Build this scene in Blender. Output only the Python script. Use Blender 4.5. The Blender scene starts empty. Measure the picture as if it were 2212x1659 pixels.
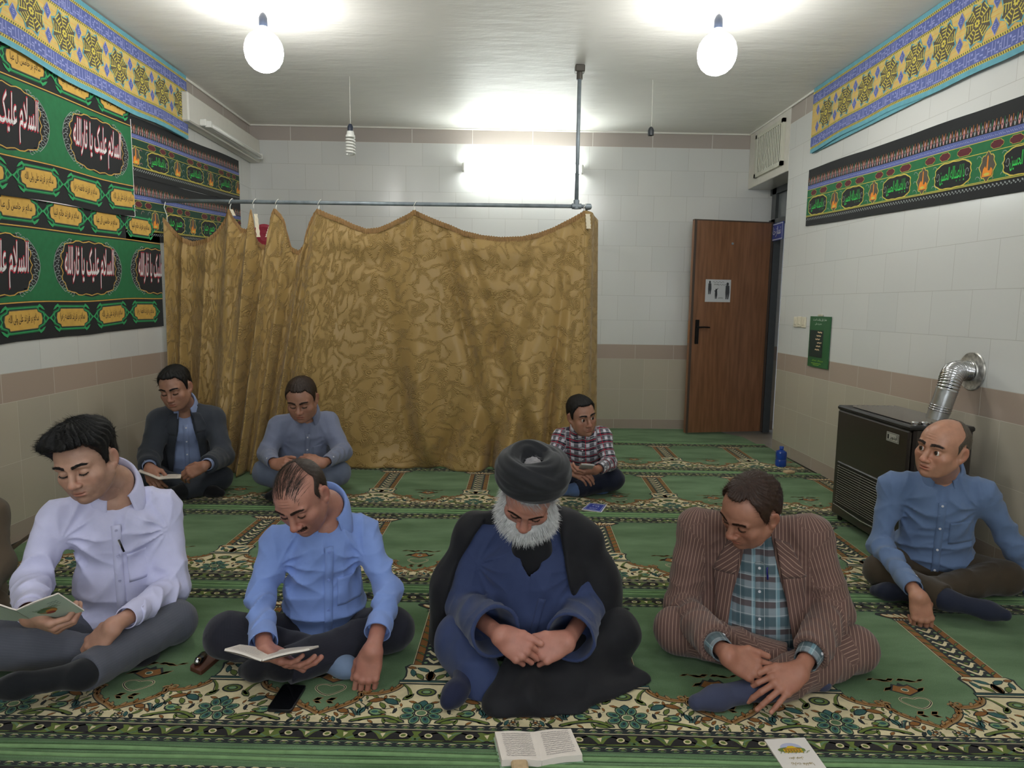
import bpy, math, random
import numpy as np
from mathutils import Vector, Matrix
from mathutils.bvhtree import BVHTree
sin, cos, pi = math.sin, math.cos, math.pi
SC = bpy.context.scene
COL = SC.collection
rnd = random.Random(7)

# ---------------------------------------------------------------- camera
F_PX, PITCH, YAW, ROLL, CAM_H = 1452.14, 0.1160, 0.0187, 0.0150, 1.2606
_f = np.array([sin(YAW)*cos(PITCH), cos(YAW)*cos(PITCH), -sin(PITCH)])
_r = np.array([cos(YAW), -sin(YAW), 0.0]); _u = np.cross(_r, _f)
CR = cos(ROLL)*_r + sin(ROLL)*_u
CU = -sin(ROLL)*_r + cos(ROLL)*_u
CF = _f
cam = bpy.data.cameras.new('camera'); cam_o = bpy.data.objects.new('camera', cam)
COL.objects.link(cam_o)
cam.sensor_width = 36.0; cam.lens = F_PX/2212*36.0; cam.clip_start = 0.05; cam.clip_end = 60
cam_o.matrix_world = Matrix(((CR[0], CU[0], -CF[0], 0), (CR[1], CU[1], -CF[1], 0), (CR[2], CU[2], -CF[2], CAM_H), (0, 0, 0, 1)))
SC.camera = cam_o

def at(u, v, Y):
    "the point at distance Y into the room seen at photo position u, v"
    d = CF + (u-1106)/F_PX*CR - (v-829.5)/F_PX*CU
    return np.array([0, 0, CAM_H]) + Y/d[1]*d
def onx(u, v, X):
    d = CF + (u-1106)/F_PX*CR - (v-829.5)/F_PX*CU
    return np.array([0, 0, CAM_H]) + X/d[0]*d
def onz(u, v, Z=0.0):
    d = CF + (u-1106)/F_PX*CR - (v-829.5)/F_PX*CU
    return np.array([0, 0, CAM_H]) + (Z-CAM_H)/d[2]*d

# ---------------------------------------------------------------- room size
XL, XR, YB, YF, H = -2.504, 2.485, 6.931, -2.6, 3.0

# ---------------------------------------------------------------- world, lights, exposure
w = bpy.data.worlds.new('world'); SC.world = w; w.use_nodes = True
w.node_tree.nodes['Background'].inputs[0].default_value = (0.85, 0.92, 1, 1)
w.node_tree.nodes['Background'].inputs[1].default_value = 0.25
SC.view_settings.view_transform = 'Standard'; SC.view_settings.look = 'None'
SC.view_settings.exposure = 0.14; SC.view_settings.gamma = 1.0
SC.view_settings.use_curve_mapping = False
SC.cycles.use_denoising = True
SC.cycles.max_bounces = 6; SC.cycles.diffuse_bounces = 5; SC.cycles.glossy_bounces = 3
SC.cycles.transmission_bounces = 4; SC.cycles.transparent_max_bounces = 6
SC.cycles.sample_clamp_indirect = 6.0
SC.cycles.caustics_reflective = False; SC.cycles.caustics_refractive = False
BULB_E, TUBE_E, DAY_FILL_E, BULB_FILL_E = 52.0, 55.0, 120.0, 20.0

def light(name, kind, loc, energy, color=(1, 1, 1), size=0.1, sy=None, rot=(0, 0, 0)):
    l = bpy.data.lights.new(name, kind); l.energy = energy; l.color = color
    if kind == 'AREA':
        l.size = size
        if sy: l.shape = 'RECTANGLE'; l.size_y = sy
    else: l.shadow_soft_size = size
    o = bpy.data.objects.new(name, l); o.location = loc; o.rotation_euler = rot; COL.objects.link(o)
    return o
# unseen lights added for brightness: assumed daylight from behind, two assumed ceiling bulbs
light('assumed_daylight_fill', 'AREA', (0.2, YF+0.05, 1.75), DAY_FILL_E, (0.86, 0.93, 1.0), 2.6, 1.3, (math.radians(118), 0, 0))  # added area light, tilted up to brighten the ceiling; no window is built
light('assumed_bulb_fill', 'POINT', (-1.3, 0.6, 2.62), BULB_FILL_E, (0.97, 0.98, 1.0), 0.11)  # added point light for an assumed bulb; no lamp is modelled here
light('assumed_bulb_fill', 'POINT', (1.25, 0.6, 2.62), BULB_FILL_E, (0.97, 0.98, 1.0), 0.11)  # its added twin on the right, likewise without a lamp
# ---------------------------------------------------------------- materials
def nodes_of(m):
    m.use_nodes = True
    nt = m.node_tree
    return nt, nt.nodes, nt.links, nt.nodes['Principled BSDF']
def srgb(r, g, b):
    f = lambda c: (c/255/12.92) if c/255 <= 0.04045 else ((c/255+0.055)/1.055)**2.4
    return (f(r), f(g), f(b), 1)
def mat(name, col, rough=0.6, metal=0.0, noise=0.0, scale=20.0, bump=0.0, bscale=None, coat=0.0, sheen=0.0, emit=0.0, sss=0.0, spec=0.5, alpha=1.0, trans=0.0):
    m = bpy.data.materials.new(name); nt, N, L, B = nodes_of(m)
    if len(col) == 3: col = (*col, 1)
    B.inputs['Base Color'].default_value = col
    B.inputs['Roughness'].default_value = rough; B.inputs['Metallic'].default_value = metal
    B.inputs['Specular IOR Level'].default_value = spec
    B.inputs['Coat Weight'].default_value = coat; B.inputs['Sheen Weight'].default_value = sheen
    B.inputs['Transmission Weight'].default_value = trans
    if sss:
        B.inputs['Subsurface Weight'].default_value = sss; B.inputs['Subsurface Radius'].default_value = (0.012, 0.005, 0.003); B.inputs['Subsurface Scale'].default_value = 1.0
    if emit: B.inputs['Emission Color'].default_value = col; B.inputs['Emission Strength'].default_value = emit
    if noise or bump:
        tc = N.new('ShaderNodeTexCoord')
        nz = N.new('ShaderNodeTexNoise'); nz.inputs['Scale'].default_value = scale; nz.inputs['Detail'].default_value = 4
        L.new(tc.outputs['Object'], nz.inputs['Vector'])
        if noise:
            mx = N.new('ShaderNodeMix'); mx.data_type = 'RGBA'; mx.blend_type = 'MULTIPLY'; mx.inputs[0].default_value = 1
            mr = N.new('ShaderNodeMapRange'); mr.inputs[3].default_value = 1-noise; mr.inputs[4].default_value = 1+noise*0.6
            mr.inputs[1].default_value = 0.3; mr.inputs[2].default_value = 0.7
            L.new(nz.outputs[0], mr.inputs[0]); mx.inputs[6].default_value = col; L.new(mr.outputs[0], mx.inputs[7])
            L.new(mx.outputs[2], B.inputs['Base Color'])
        if bump:
            nb = N.new('ShaderNodeTexNoise'); nb.inputs['Scale'].default_value = bscale or scale*3; nb.inputs['Detail'].default_value = 3
            L.new(tc.outputs['Object'], nb.inputs['Vector'])
            bp = N.new('ShaderNodeBump'); bp.inputs['Strength'].default_value = bump; bp.inputs['Distance'].default_value = 0.003
            L.new(nb.outputs[0], bp.inputs['Height']); L.new(bp.outputs[0], B.inputs['Normal'])
    return m
def math_n(N, L, op, a, b=None, c=None):
    n = N.new('ShaderNodeMath'); n.operation = op
    for i, x in enumerate((a, b, c)):
        if x is None: continue
        if isinstance(x, (int, float)): n.inputs[i].default_value = x
        else: L.new(x, n.inputs[i])
    return n.outputs[0]
def mixc(N, L, fac, a, b, mode='MIX'):
    n = N.new('ShaderNodeMix'); n.data_type = 'RGBA'; n.blend_type = mode
    for i, x in ((0, fac), (6, a), (7, b)):
        if isinstance(x, (int, float)): n.inputs[i].default_value = x
        elif isinstance(x, tuple): n.inputs[i].default_value = x if len(x) == 4 else (*x, 1)
        else: L.new(x, n.inputs[i])
    return n.outputs[2]

# ---------------------------------------------------------------- mesh builder
class MB:
    def __init__(s): s.v = []; s.f = []; s.m = []
    def add(s, vs, fs, mi=0):
        b = len(s.v); s.v.extend([tuple(map(float, x)) for x in vs]); s.f.extend([tuple(i+b for i in f) for f in fs]); s.m.extend([mi]*len(fs))
        return s
    def box(s, c, d, mi=0, rot=None, bev=0.0):
        c = np.array(c, float); hx, hy, hz = d[0]/2, d[1]/2, d[2]/2
        if bev <= 0:
            vs = [(x*hx, y*hy, z*hz) for x in (-1, 1) for y in (-1, 1) for z in (-1, 1)]
            fs = [(0, 1, 3, 2), (4, 6, 7, 5), (0, 4, 5, 1), (2, 3, 7, 6), (0, 2, 6, 4), (1, 5, 7, 3)]
        else:
            b = bev; vs = []; idx = {}
            for x in (-1, 1):
                for y in (-1, 1):
                    for z in (-1, 1):
                        for a in range(3):
                            p = [x*(hx-b), y*(hy-b), z*(hz-b)]; p[a] += (x, y, z)[a]*b
                            idx[(x, y, z, a)] = len(vs); vs.append(p)
            fs = []
            for a in range(3):
                o = [i for i in range(3) if i != a]
                for sg in (-1, 1):
                    q = []
                    for s1, s2 in ((-1, -1), (1, -1), (1, 1), (-1, 1)):
                        k = [0, 0, 0]; k[a] = sg; k[o[0]] = s1; k[o[1]] = s2; q.append(idx[(*k, a)])
                    if sg*(1 if a != 1 else -1) < 0: q = q[::-1]
                    fs.append(tuple(q))
                for s1 in (-1, 1):
                    for s2 in (-1, 1):
                        k0 = [0, 0, 0]; k1 = [0, 0, 0]; k0[a] = -1; k1[a] = 1
                        for k in (k0, k1): k[o[0]] = s1; k[o[1]] = s2
                        fs.append((idx[(*k0, o[0])], idx[(*k1, o[0])], idx[(*k1, o[1])], idx[(*k0, o[1])]))
            for x in (-1, 1):
                for y in (-1, 1):
                    for z in (-1, 1): fs.append(tuple(idx[(x, y, z, a)] for a in range(3)))
        vs = np.array(vs)
        if rot is not None: vs = vs @ np.array(rot).T
        return s.add(vs + c, fs, mi)
    def tube(s, path, r, n=12, mi=0, cap=True):
        P = [np.array(p, float) for p in path]; R = r if hasattr(r, '__len__') else [r]*len(P)
        vs = []; fs = []; up = None
        for i, p in enumerate(P):
            t = P[min(i+1, len(P)-1)] - P[max(i-1, 0)]; t = t/(np.linalg.norm(t)+1e-12)
            if up is None: up = np.array([0, 0, 1.0]) if abs(t[2]) < 0.9 else np.array([1.0, 0, 0])
            a = np.cross(t, up); a /= np.linalg.norm(a); b = np.cross(a, t); up = b
            for k in range(n):
                th = 2*pi*k/n; vs.append(p + R[i]*(cos(th)*a + sin(th)*b))
        for i in range(len(P)-1):
            for k in range(n):
                fs.append((i*n+k, i*n+(k+1) % n, (i+1)*n+(k+1) % n, (i+1)*n+k))
        if cap: fs.append(tuple(range(n))[::-1]); fs.append(tuple((len(P)-1)*n+k for k in range(n)))
        return s.add(vs, fs, mi)
    def lathe(s, c, prof, n=24, mi=0, axis=(0, 0, 1)):
        ax = np.array(axis, float); ax /= np.linalg.norm(ax)
        a = np.cross(ax, (0, 0, 1) if abs(ax[2]) < 0.9 else (1, 0, 0)); a /= np.linalg.norm(a); b = np.cross(ax, a)
        vs = []; fs = []; m = len(prof)
        for r, z in prof:
            for k in range(n):
                th = 2*pi*k/n; vs.append(np.array(c)+ax*z+r*(cos(th)*a+sin(th)*b))
        for i in range(m-1):
            for k in range(n): fs.append((i*n+k, i*n+(k+1) % n, (i+1)*n+(k+1) % n, (i+1)*n+k))
        return s.add(vs, fs, mi)
    def build(s, name, mats, parent=None, smooth=False, auto=False):
        me = bpy.data.meshes.new(name)
        me.from_pydata([tuple(v) for v in s.v], [], s.f)
        for m in (mats if isinstance(mats, (list, tuple)) else [mats]): me.materials.append(m)
        if len(s.f):
            me.polygons.foreach_set('material_index', s.m)
            if smooth: me.polygons.foreach_set('use_smooth', [True]*len(s.f))
        me.update()
        if smooth and auto: me.set_sharp_from_angle(angle=math.radians(38))
        o = bpy.data.objects.new(name, me); COL.objects.link(o)
        if parent is not None:
            o.parent = parent; o.matrix_parent_inverse = Matrix.Translation(-parent.location)
        return o
def tag(o, label=None, cat=None, group=None, kind=None):
    if label: o['label'] = label
    if cat: o['category'] = cat
    if group: o['group'] = group
    if kind: o['kind'] = kind
    return o
def empty(name, loc, label, cat, group=None):
    o = bpy.data.objects.new(name, None); COL.objects.link(o); o.location = tuple(float(x) for x in loc); o.empty_display_size = 0.1
    bpy.context.view_layer.update()
    return tag(o, label, cat, group)
def struct(name, mb, mats, parent=None, **k):
    o = mb.build(name, mats, parent, **k)
    if parent is None: tag(o, kind='structure')
    return o

# ---------------------------------------------------------------- Persian writing, joined letter shapes laid out right to left
AR = {'\u0627': (0xFE8D, 0xFE8E, 0, 0), '\u0622': (0xFE81, 0xFE82, 0, 0), '\u0628': (0xFE8F, 0xFE90, 0xFE91, 0xFE92), '\u067E': (0xFB56, 0xFB57, 0xFB58, 0xFB59),
 '\u062A': (0xFE95, 0xFE96, 0xFE97, 0xFE98), '\u062B': (0xFE99, 0xFE9A, 0xFE9B, 0xFE9C), '\u062C': (0xFE9D, 0xFE9E, 0xFE9F, 0xFEA0), '\u062D': (0xFEA1, 0xFEA2, 0xFEA3, 0xFEA4),
 '\u062E': (0xFEA5, 0xFEA6, 0xFEA7, 0xFEA8), '\u062F': (0xFEA9, 0xFEAA, 0, 0), '\u0630': (0xFEAB, 0xFEAC, 0, 0), '\u0631': (0xFEAD, 0xFEAE, 0, 0), '\u0632': (0xFEAF, 0xFEB0, 0, 0),
 '\u0633': (0xFEB1, 0xFEB2, 0xFEB3, 0xFEB4), '\u0634': (0xFEB5, 0xFEB6, 0xFEB7, 0xFEB8), '\u0635': (0xFEB9, 0xFEBA, 0xFEBB, 0xFEBC), '\u0637': (0xFEC1, 0xFEC2, 0xFEC3, 0xFEC4),
 '\u0639': (0xFEC9, 0xFECA, 0xFECB, 0xFECC), '\u0641': (0xFED1, 0xFED2, 0xFED3, 0xFED4), '\u0642': (0xFED5, 0xFED6, 0xFED7, 0xFED8), '\u06A9': (0xFB8E, 0xFB8F, 0xFB90, 0xFB91),
 '\u0644': (0xFEDD, 0xFEDE, 0xFEDF, 0xFEE0), '\u0645': (0xFEE1, 0xFEE2, 0xFEE3, 0xFEE4), '\u0646': (0xFEE5, 0xFEE6, 0xFEE7, 0xFEE8), '\u0647': (0xFEE9, 0xFEEA, 0xFEEB, 0xFEEC),
 '\u0648': (0xFEED, 0xFEEE, 0, 0), '\u06CC': (0xFBFC, 0xFBFD, 0xFBFE, 0xFBFF)}
def shape_fa(t):
    out = []; n = len(t); i = 0
    def joins_next(ch): return ch in AR and AR[ch][2] != 0
    while i < n:
        ch = t[i]
        if ch not in AR: out.append(ch); i += 1; continue
        prev = i > 0 and joins_next(t[i-1])
        if ch == '\u0644' and i+1 < n and t[i+1] == '\u0627':
            out.append(chr(0xFEFC if prev else 0xFEFB)); i += 2
            continue
        nxt = joins_next(ch) and i+1 < n and t[i+1] in AR
        f = AR[ch]
        out.append(chr(f[3] if prev and nxt else f[2] if nxt else f[1] if prev else f[0])); i += 1
    return ''.join(reversed(out))
_TX = {}
def text_geo(t, off=0.0, res=3):
    "flat letter outlines, centred, 1 unit wide"
    k = (t, off, res)
    if k in _TX: return _TX[k]
    c = bpy.data.curves.new('lettering', 'FONT'); c.body = shape_fa(t); c.size = 1; c.resolution_u = res; c.offset = off; c.fill_mode = 'FRONT'
    o = bpy.data.objects.new('lettering', c); COL.objects.link(o)
    dg = bpy.context.evaluated_depsgraph_get(); m = bpy.data.meshes.new_from_object(o.evaluated_get(dg))
    V = np.array([tuple(v.co) for v in m.vertices]) if len(m.vertices) else np.zeros((1, 3)); Fc = [tuple(p.vertices) for p in m.polygons]
    bpy.data.objects.remove(o); bpy.data.curves.remove(c); bpy.data.meshes.remove(m)
    _TX[k] = (V, Fc)
    return _TX[k]
class Sheet:
    "a flat printed cloth: coloured shapes in (s, t) stacked in thin layers"
    def __init__(s, step=0.0004): s.mb = MB(); s.step = step
    def poly(s, pts, mi, lay=1, dx=0, dy=0, fl=1, sc=1, rot=0):
        c, sn = cos(rot), sin(rot)
        vs = [((p[0]*c-p[1]*sn)*sc*fl+dx, (p[0]*sn+p[1]*c)*sc+dy, lay*s.step) for p in pts]
        n = len(vs)
        ar = sum(vs[i][0]*vs[(i+1) % n][1]-vs[(i+1) % n][0]*vs[i][1] for i in range(n))
        s.mb.add(vs, [tuple(range(n)) if ar > 0 else tuple(range(n))[::-1]], mi)
    def rect(s, x0, y0, x1, y1, mi, lay=1): s.poly([(x0, y0), (x1, y0), (x1, y1), (x0, y1)], mi, lay)
    def ell(s, x, y, a, b, mi, lay=1, n=12, rot=0): s.poly([(a*cos(2*pi*i/n), b*sin(2*pi*i/n)) for i in range(n)], mi, lay, x, y, 1, 1, rot)
    def ribbon(s, pts, wd, mi, lay=1, dx=0, dy=0, fl=1):
        P = np.array(pts, float); n = len(P); W = wd if hasattr(wd, '__len__') else [wd]*n
        T = np.gradient(P, axis=0); T /= (np.linalg.norm(T, axis=1)[:, None]+1e-9); Nn = np.stack([-T[:, 1], T[:, 0]], 1)
        W = np.array(W)[:, None]/2; A = P+Nn*W; Bq = P-Nn*W
        vs = [((x)*fl+dx, y+dy, lay*s.step) for x, y in A]+[((x)*fl+dx, y+dy, lay*s.step) for x, y in Bq]
        fs = [((i, i+n, i+n+1, i+1) if fl > 0 else (i, i+1, i+n+1, i+n)) for i in range(n-1)]
        s.mb.add(vs, fs, mi)
    def text(s, t, x, y, wd, ht, mi, lay=1, off=0.0, rot=0.0, shear=0.0, res=3):
        V, Fc = text_geo(t, off, res); V0, _ = text_geo(t, 0.0, res)
        lo, hi = V0.min(0), V0.max(0); c = (lo+hi)/2; sx = wd/max(hi[0]-lo[0], 1e-6); sy = ht/max(hi[1]-lo[1], 1e-6)
        q = (V-c)*np.array([sx, sy, 1]); q[:, 0] += q[:, 1]*shear
        cr, sr = cos(rot), sin(rot); vs = np.stack([q[:, 0]*cr-q[:, 1]*sr+x, q[:, 0]*sr+q[:, 1]*cr+y, np.full(len(q), lay*s.step)], 1)
        s.mb.add(vs, Fc, mi)
    def place(s, fn):
        V = np.array(s.mb.v); s.mb.v = [tuple(p) for p in fn(V)]
# ---------------------------------------------------------------- the room shell
def tile_mat(name, axis):
    m = bpy.data.materials.new(name); nt, N, L, B = nodes_of(m)
    g = N.new('ShaderNodeNewGeometry'); sp = N.new('ShaderNodeSeparateXYZ'); L.new(g.outputs['Position'], sp.inputs[0])
    h = sp.outputs[axis]; z = sp.outputs[2]
    def brick(z0, bw, bh, off, mort, c1, c2, cm, xo=0.0):
        cb = N.new('ShaderNodeCombineXYZ'); L.new(math_n(N, L, 'ADD', h, 20+xo), cb.inputs[0]); L.new(math_n(N, L, 'ADD', z, 10*bh*2-z0), cb.inputs[1])
        b = N.new('ShaderNodeTexBrick'); L.new(cb.outputs[0], b.inputs['Vector'])
        b.inputs['Scale'].default_value = 1; b.inputs['Brick Width'].default_value = bw; b.inputs['Row Height'].default_value = bh
        b.inputs['Mortar Size'].default_value = mort; b.inputs['Mortar Smooth'].default_value = 0.2; b.offset = off; b.squash = 1
        b.inputs['Color1'].default_value = c1; b.inputs['Color2'].default_value = c2; b.inputs['Mortar'].default_value = cm; b.inputs['Bias'].default_value = 0
        return b
    W = brick(0.88, 0.333, 0.25, 0.5, 0.0012, srgb(212, 212, 208), srgb(207, 208, 205), srgb(176, 174, 168), 0.11)
    Lo = brick(0.10, 0.25, 0.315, 0.0, 0.0016, srgb(182, 173, 156), srgb(177, 169, 153), srgb(198, 192, 176))
    Bd = brick(0.73, 0.40, 0.15, 0.0, 0.0016, srgb(173, 155, 141), srgb(166, 150, 137), srgb(206, 198, 186), 0.2)
    Sk = brick(0.0, 0.40, 0.10, 0.0, 0.0016, srgb(170, 155, 142), srgb(164, 150, 138), srgb(200, 192, 180))
    Up = brick(2.85, 0.60, 0.15, 0.0, 0.003, srgb(176, 166, 158), srgb(170, 161, 154), srgb(222, 220, 214), 0.1)
    nz = N.new('ShaderNodeTexNoise'); nz.inputs['Scale'].default_value = 1.2; L.new(g.outputs['Position'], nz.inputs['Vector'])
    def gt(v): return math_n(N, L, 'GREATER_THAN', z, v)
    c = mixc(N, L, gt(0.10), Sk.outputs[0], Lo.outputs[0]); c = mixc(N, L, gt(0.73), c, Bd.outputs[0]); c = mixc(N, L, gt(0.88), c, W.outputs[0]); c = mixc(N, L, gt(2.85), c, Up.outputs[0])
    mr = N.new('ShaderNodeMapRange'); mr.inputs[3].default_value = 0.95; mr.inputs[4].default_value = 1.03; L.new(nz.outputs[0], mr.inputs[0])
    c = mixc(N, L, 1.0, c, mr.outputs[0], 'MULTIPLY'); L.new(c, B.inputs['Base Color'])
    B.inputs['Roughness'].default_value = 0.22; B.inputs['Specular IOR Level'].default_value = 0.45
    hh = mixc(N, L, gt(0.73), Lo.outputs[1], Bd.outputs[1]); hh = mixc(N, L, gt(0.88), hh, W.outputs[1]); hh = mixc(N, L, gt(2.85), hh, Up.outputs[1])
    n2 = N.new('ShaderNodeTexNoise'); n2.inputs['Scale'].default_value = 2.2; L.new(g.outputs['Position'], n2.inputs['Vector'])
    hs = math_n(N, L, 'MULTIPLY_ADD', n2.outputs[0], 1.2, math_n(N, L, 'MULTIPLY', hh, -0.35))
    bp = N.new('ShaderNodeBump'); bp.inputs['Strength'].default_value = 0.35; bp.inputs['Distance'].default_value = 0.004
    L.new(hs, bp.inputs['Height']); L.new(bp.outputs[0], B.inputs['Normal'])
    return m
T = 0.16
XD = 2.72                                     # the door frame sits this far out in the wall opening
DY0 = 5.97                                    # near jamb of the doorway
DZ = 2.46
mb = MB(); mb.box(((XL+XR)/2+0.6, (YB+YF)/2, -0.07), (XR-XL+2.6, YB-YF+0.4, 0.10)); fl = struct('floor', mb, mat('floor_tile', srgb(150, 142, 128), 0.45, noise=0.15, scale=3))
def ceil_mat():
    m = mat('ceiling_paint', srgb(232, 231, 225), 0.5, noise=0.05, scale=1.3)
    nt, N, L, B = nodes_of(m)
    g = N.new('ShaderNodeNewGeometry'); mp = N.new('ShaderNodeMapping'); mp.inputs['Scale'].default_value = (1.1, 3.2, 1); L.new(g.outputs['Position'], mp.inputs[0])
    n = N.new('ShaderNodeTexNoise'); n.inputs['Scale'].default_value = 2.6; n.inputs['Detail'].default_value = 5; L.new(mp.outputs[0], n.inputs['Vector'])
    bp = N.new('ShaderNodeBump'); bp.inputs['Strength'].default_value = 0.7; bp.inputs['Distance'].default_value = 0.012
    L.new(n.outputs[0], bp.inputs['Height']); L.new(bp.outputs[0], B.inputs['Normal']); return m
mb = MB(); mb.box(((XL+XR)/2, (YB+YF)/2, H+0.06), (XR-XL+0.8, YB-YF+0.4, 0.12)); struct('ceiling', mb, ceil_mat())
TX, TY = tile_mat('tile_back', 0), tile_mat('tile_side', 1)
mb = MB(); mb.box(((XL+XD)/2, YB+T/2, H/2), (XD-XL+2*T, T, H)); struct('wall_back', mb, TX)
mb = MB(); mb.box((XL-T/2, (YB+YF)/2, H/2), (T, YB-YF, H)); struct('wall_left', mb, TY)
mb = MB(); mb.box((XR+0.12, (DY0+YF)/2, H/2), (0.24, DY0-YF, H)); mb.box((XR+0.12, (DY0+YB)/2, (H+DZ)/2), (0.24, YB-DY0, H-DZ)); struct('wall_right', mb, TY)
mb = MB(); mb.box(((XL+XR)/2, YF-T/2, H/2), (XR-XL+2*T, T, H)); struct('wall_front', mb, TX)
# plain plaster above the doorway, no brown border course there
mb = MB(); mb.box((XR-0.003, (DY0+YB)/2, (H+DZ)/2), (0.006, YB-DY0-0.02, H-DZ-0.004)); struct('trim_1', mb, mat('lintel_plaster', srgb(216, 212, 202), 0.5, noise=0.04))
# white filler bead under the ceiling
mb = MB(); mb.tube([(XL+0.01, 4.9, H-0.006), (XL+0.012, YB-0.02, H-0.006)], 0.011, 6); mb.tube([(XL+0.01, YB-0.01, H-0.006), (XR-0.02, YB-0.01, H-0.006)], 0.010, 6); mb.tube([(XR-0.012, YB, H-0.006), (XR-0.012, 5.4, H-0.006)], 0.010, 6)
struct('trim_2', mb, mat('filler', srgb(230, 228, 220), 0.6))
# corridor seen through the doorway
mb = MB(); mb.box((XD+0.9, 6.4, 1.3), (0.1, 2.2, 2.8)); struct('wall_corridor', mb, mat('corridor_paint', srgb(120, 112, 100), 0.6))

# raised ledge of plaster along the left wall
mb = MB(); mb.box((XL+0.05, 6.16, 2.74), (0.10, 1.54, 0.22), bev=0.01); struct('trim_3', mb, mat('ledge_paint', srgb(214, 211, 202), 0.5, noise=0.03))

steel = mat('galvanised_pipe', srgb(134, 144, 150), 0.45, 0.25, noise=0.25, scale=18)
dark = mat('dark_frame', srgb(64, 68, 70), 0.4, noise=0.1)
# door set: frame in the opening, leaf swung into the room
mb = MB()
mb.box((XD+0.03, YB-0.10, DZ/2), (0.07, 0.10, DZ)); mb.box((XD+0.03, DY0+0.04, DZ/2), (0.07, 0.08, DZ)); mb.box((XD+0.03, (DY0+YB)/2, DZ-0.03), (0.07, YB-DY0, 0.06)); mb.box((XD+0.03, (DY0+YB)/2, 2.13), (0.07, YB-DY0, 0.05))
fr = struct('door_2', mb, dark)
mb = MB(); mb.box((XD+0.03, (DY0+YB)/2, 2.29), (0.012, YB-DY0-0.16, 0.26)); struct('transom_pane', mb, mat('dusty_glass', srgb(110, 116, 118), 0.25, noise=0.1, scale=6), fr)
# closed second leaf behind
mb = MB(); mb.box((XD+0.55, 6.5, 1.05), (0.05, 1.0, 2.1)); struct('door_3', mb, mat('far_door_wood', srgb(92, 66, 50), 0.4, noise=0.2, scale=8))
def wood_mat():
    m = bpy.data.materials.new('door_wood'); nt, N, L, B = nodes_of(m)
    tc = N.new('ShaderNodeTexCoord'); mp = N.new('ShaderNodeMapping'); mp.inputs['Scale'].default_value = (16, 16, 1.2); L.new(tc.outputs['Object'], mp.inputs[0])
    n = N.new('ShaderNodeTexNoise'); n.inputs['Scale'].default_value = 2.5; n.inputs['Detail'].default_value = 6; L.new(mp.outputs[0], n.inputs['Vector'])
    cr = N.new('ShaderNodeValToRGB'); L.new(n.outputs[0], cr.inputs[0]); cr.color_ramp.elements[0].color = srgb(112, 76, 52); cr.color_ramp.elements[1].color = srgb(140, 98, 70)
    cr.color_ramp.elements[0].position = 0.3; cr.color_ramp.elements[1].position = 0.72
    L.new(cr.outputs[0], B.inputs['Base Color']); B.inputs['Roughness'].default_value = 0.35
    return m
hinge = np.array([XD-0.02, 6.80]); free = np.array([1.872, 6.66]); dv = free-hinge; dl = np.linalg.norm(dv); ang = math.atan2(dv[1], dv[0])
Rd = np.array([[cos(ang), -sin(ang), 0], [sin(ang), cos(ang), 0], [0, 0, 1]])
mid = (hinge+free)/2
door = struct('door_1', MB().box((mid[0], mid[1], 1.065), (dl, 0.04, 2.10), rot=Rd), wood_mat())
nrm = np.array([-sin(ang), cos(ang)]);
if nrm[1] > 0: nrm = -nrm
mb = MB(); 
for s in (0.008, dl-0.014): 
    q = hinge+dv/dl*s; mb.box((q[0]+nrm[0]*0.004, q[1]+nrm[1]*0.004, 1.065), (0.022, 0.046, 2.104), rot=Rd)
mb.box((mid[0], mid[1], 2.118), (dl, 0.044, 0.012), rot=Rd)
struct('door_edge', mb, mat('door_edging', srgb(74, 62, 54), 0.4), door)
hp = free-dv/dl*0.075+nrm*0.024
mb = MB(); mb.box((hp[0], hp[1], 1.03), (0.042, 0.010, 0.24), rot=Rd, bev=0.004)
a = np.array([hp[0], hp[1], 1.075])+np.array([nrm[0], nrm[1], 0])*0.03; b = a-np.array([dv[0], dv[1], 0])/dl*0.12
mb.tube([a-np.array([nrm[0], nrm[1], 0])*0.03, a+np.array([nrm[0], nrm[1], 0])*0.012], 0.010); mb.tube([a, a*0.5+b*0.5+np.array([0, -0.004, 0.003]), b], [0.009, 0.008, 0.007])
mb.lathe((hp[0]+nrm[0]*0.006, hp[1]+nrm[1]*0.006, 0.965), [(0.012, 0), (0.012, 0.006), (0, 0.006)], 12, 0, (nrm[0], nrm[1], 0))
struct('door_handle', mb, mat('handle_black', srgb(30, 28, 28), 0.3, 0.6), door)
mb = MB(); q = free+nrm*0.004; mb.box((free[0]-0.002, free[1]-0.002, 1.03), (0.006, 0.03, 0.22), rot=Rd); struct('lock_plate', mb, mat('brass_plate', srgb(170, 120, 80), 0.3, 0.8), door)
mb = MB(); q = free-dv/dl*0.41+nrm*0.021; mb.lathe((q[0], q[1], 1.90), [(0.012, 0), (0.012, 0.005), (0.005, 0.007), (0, 0.007)], 14, 0, (nrm[0], nrm[1], 0)); struct('peephole', mb, steel, door)

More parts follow.
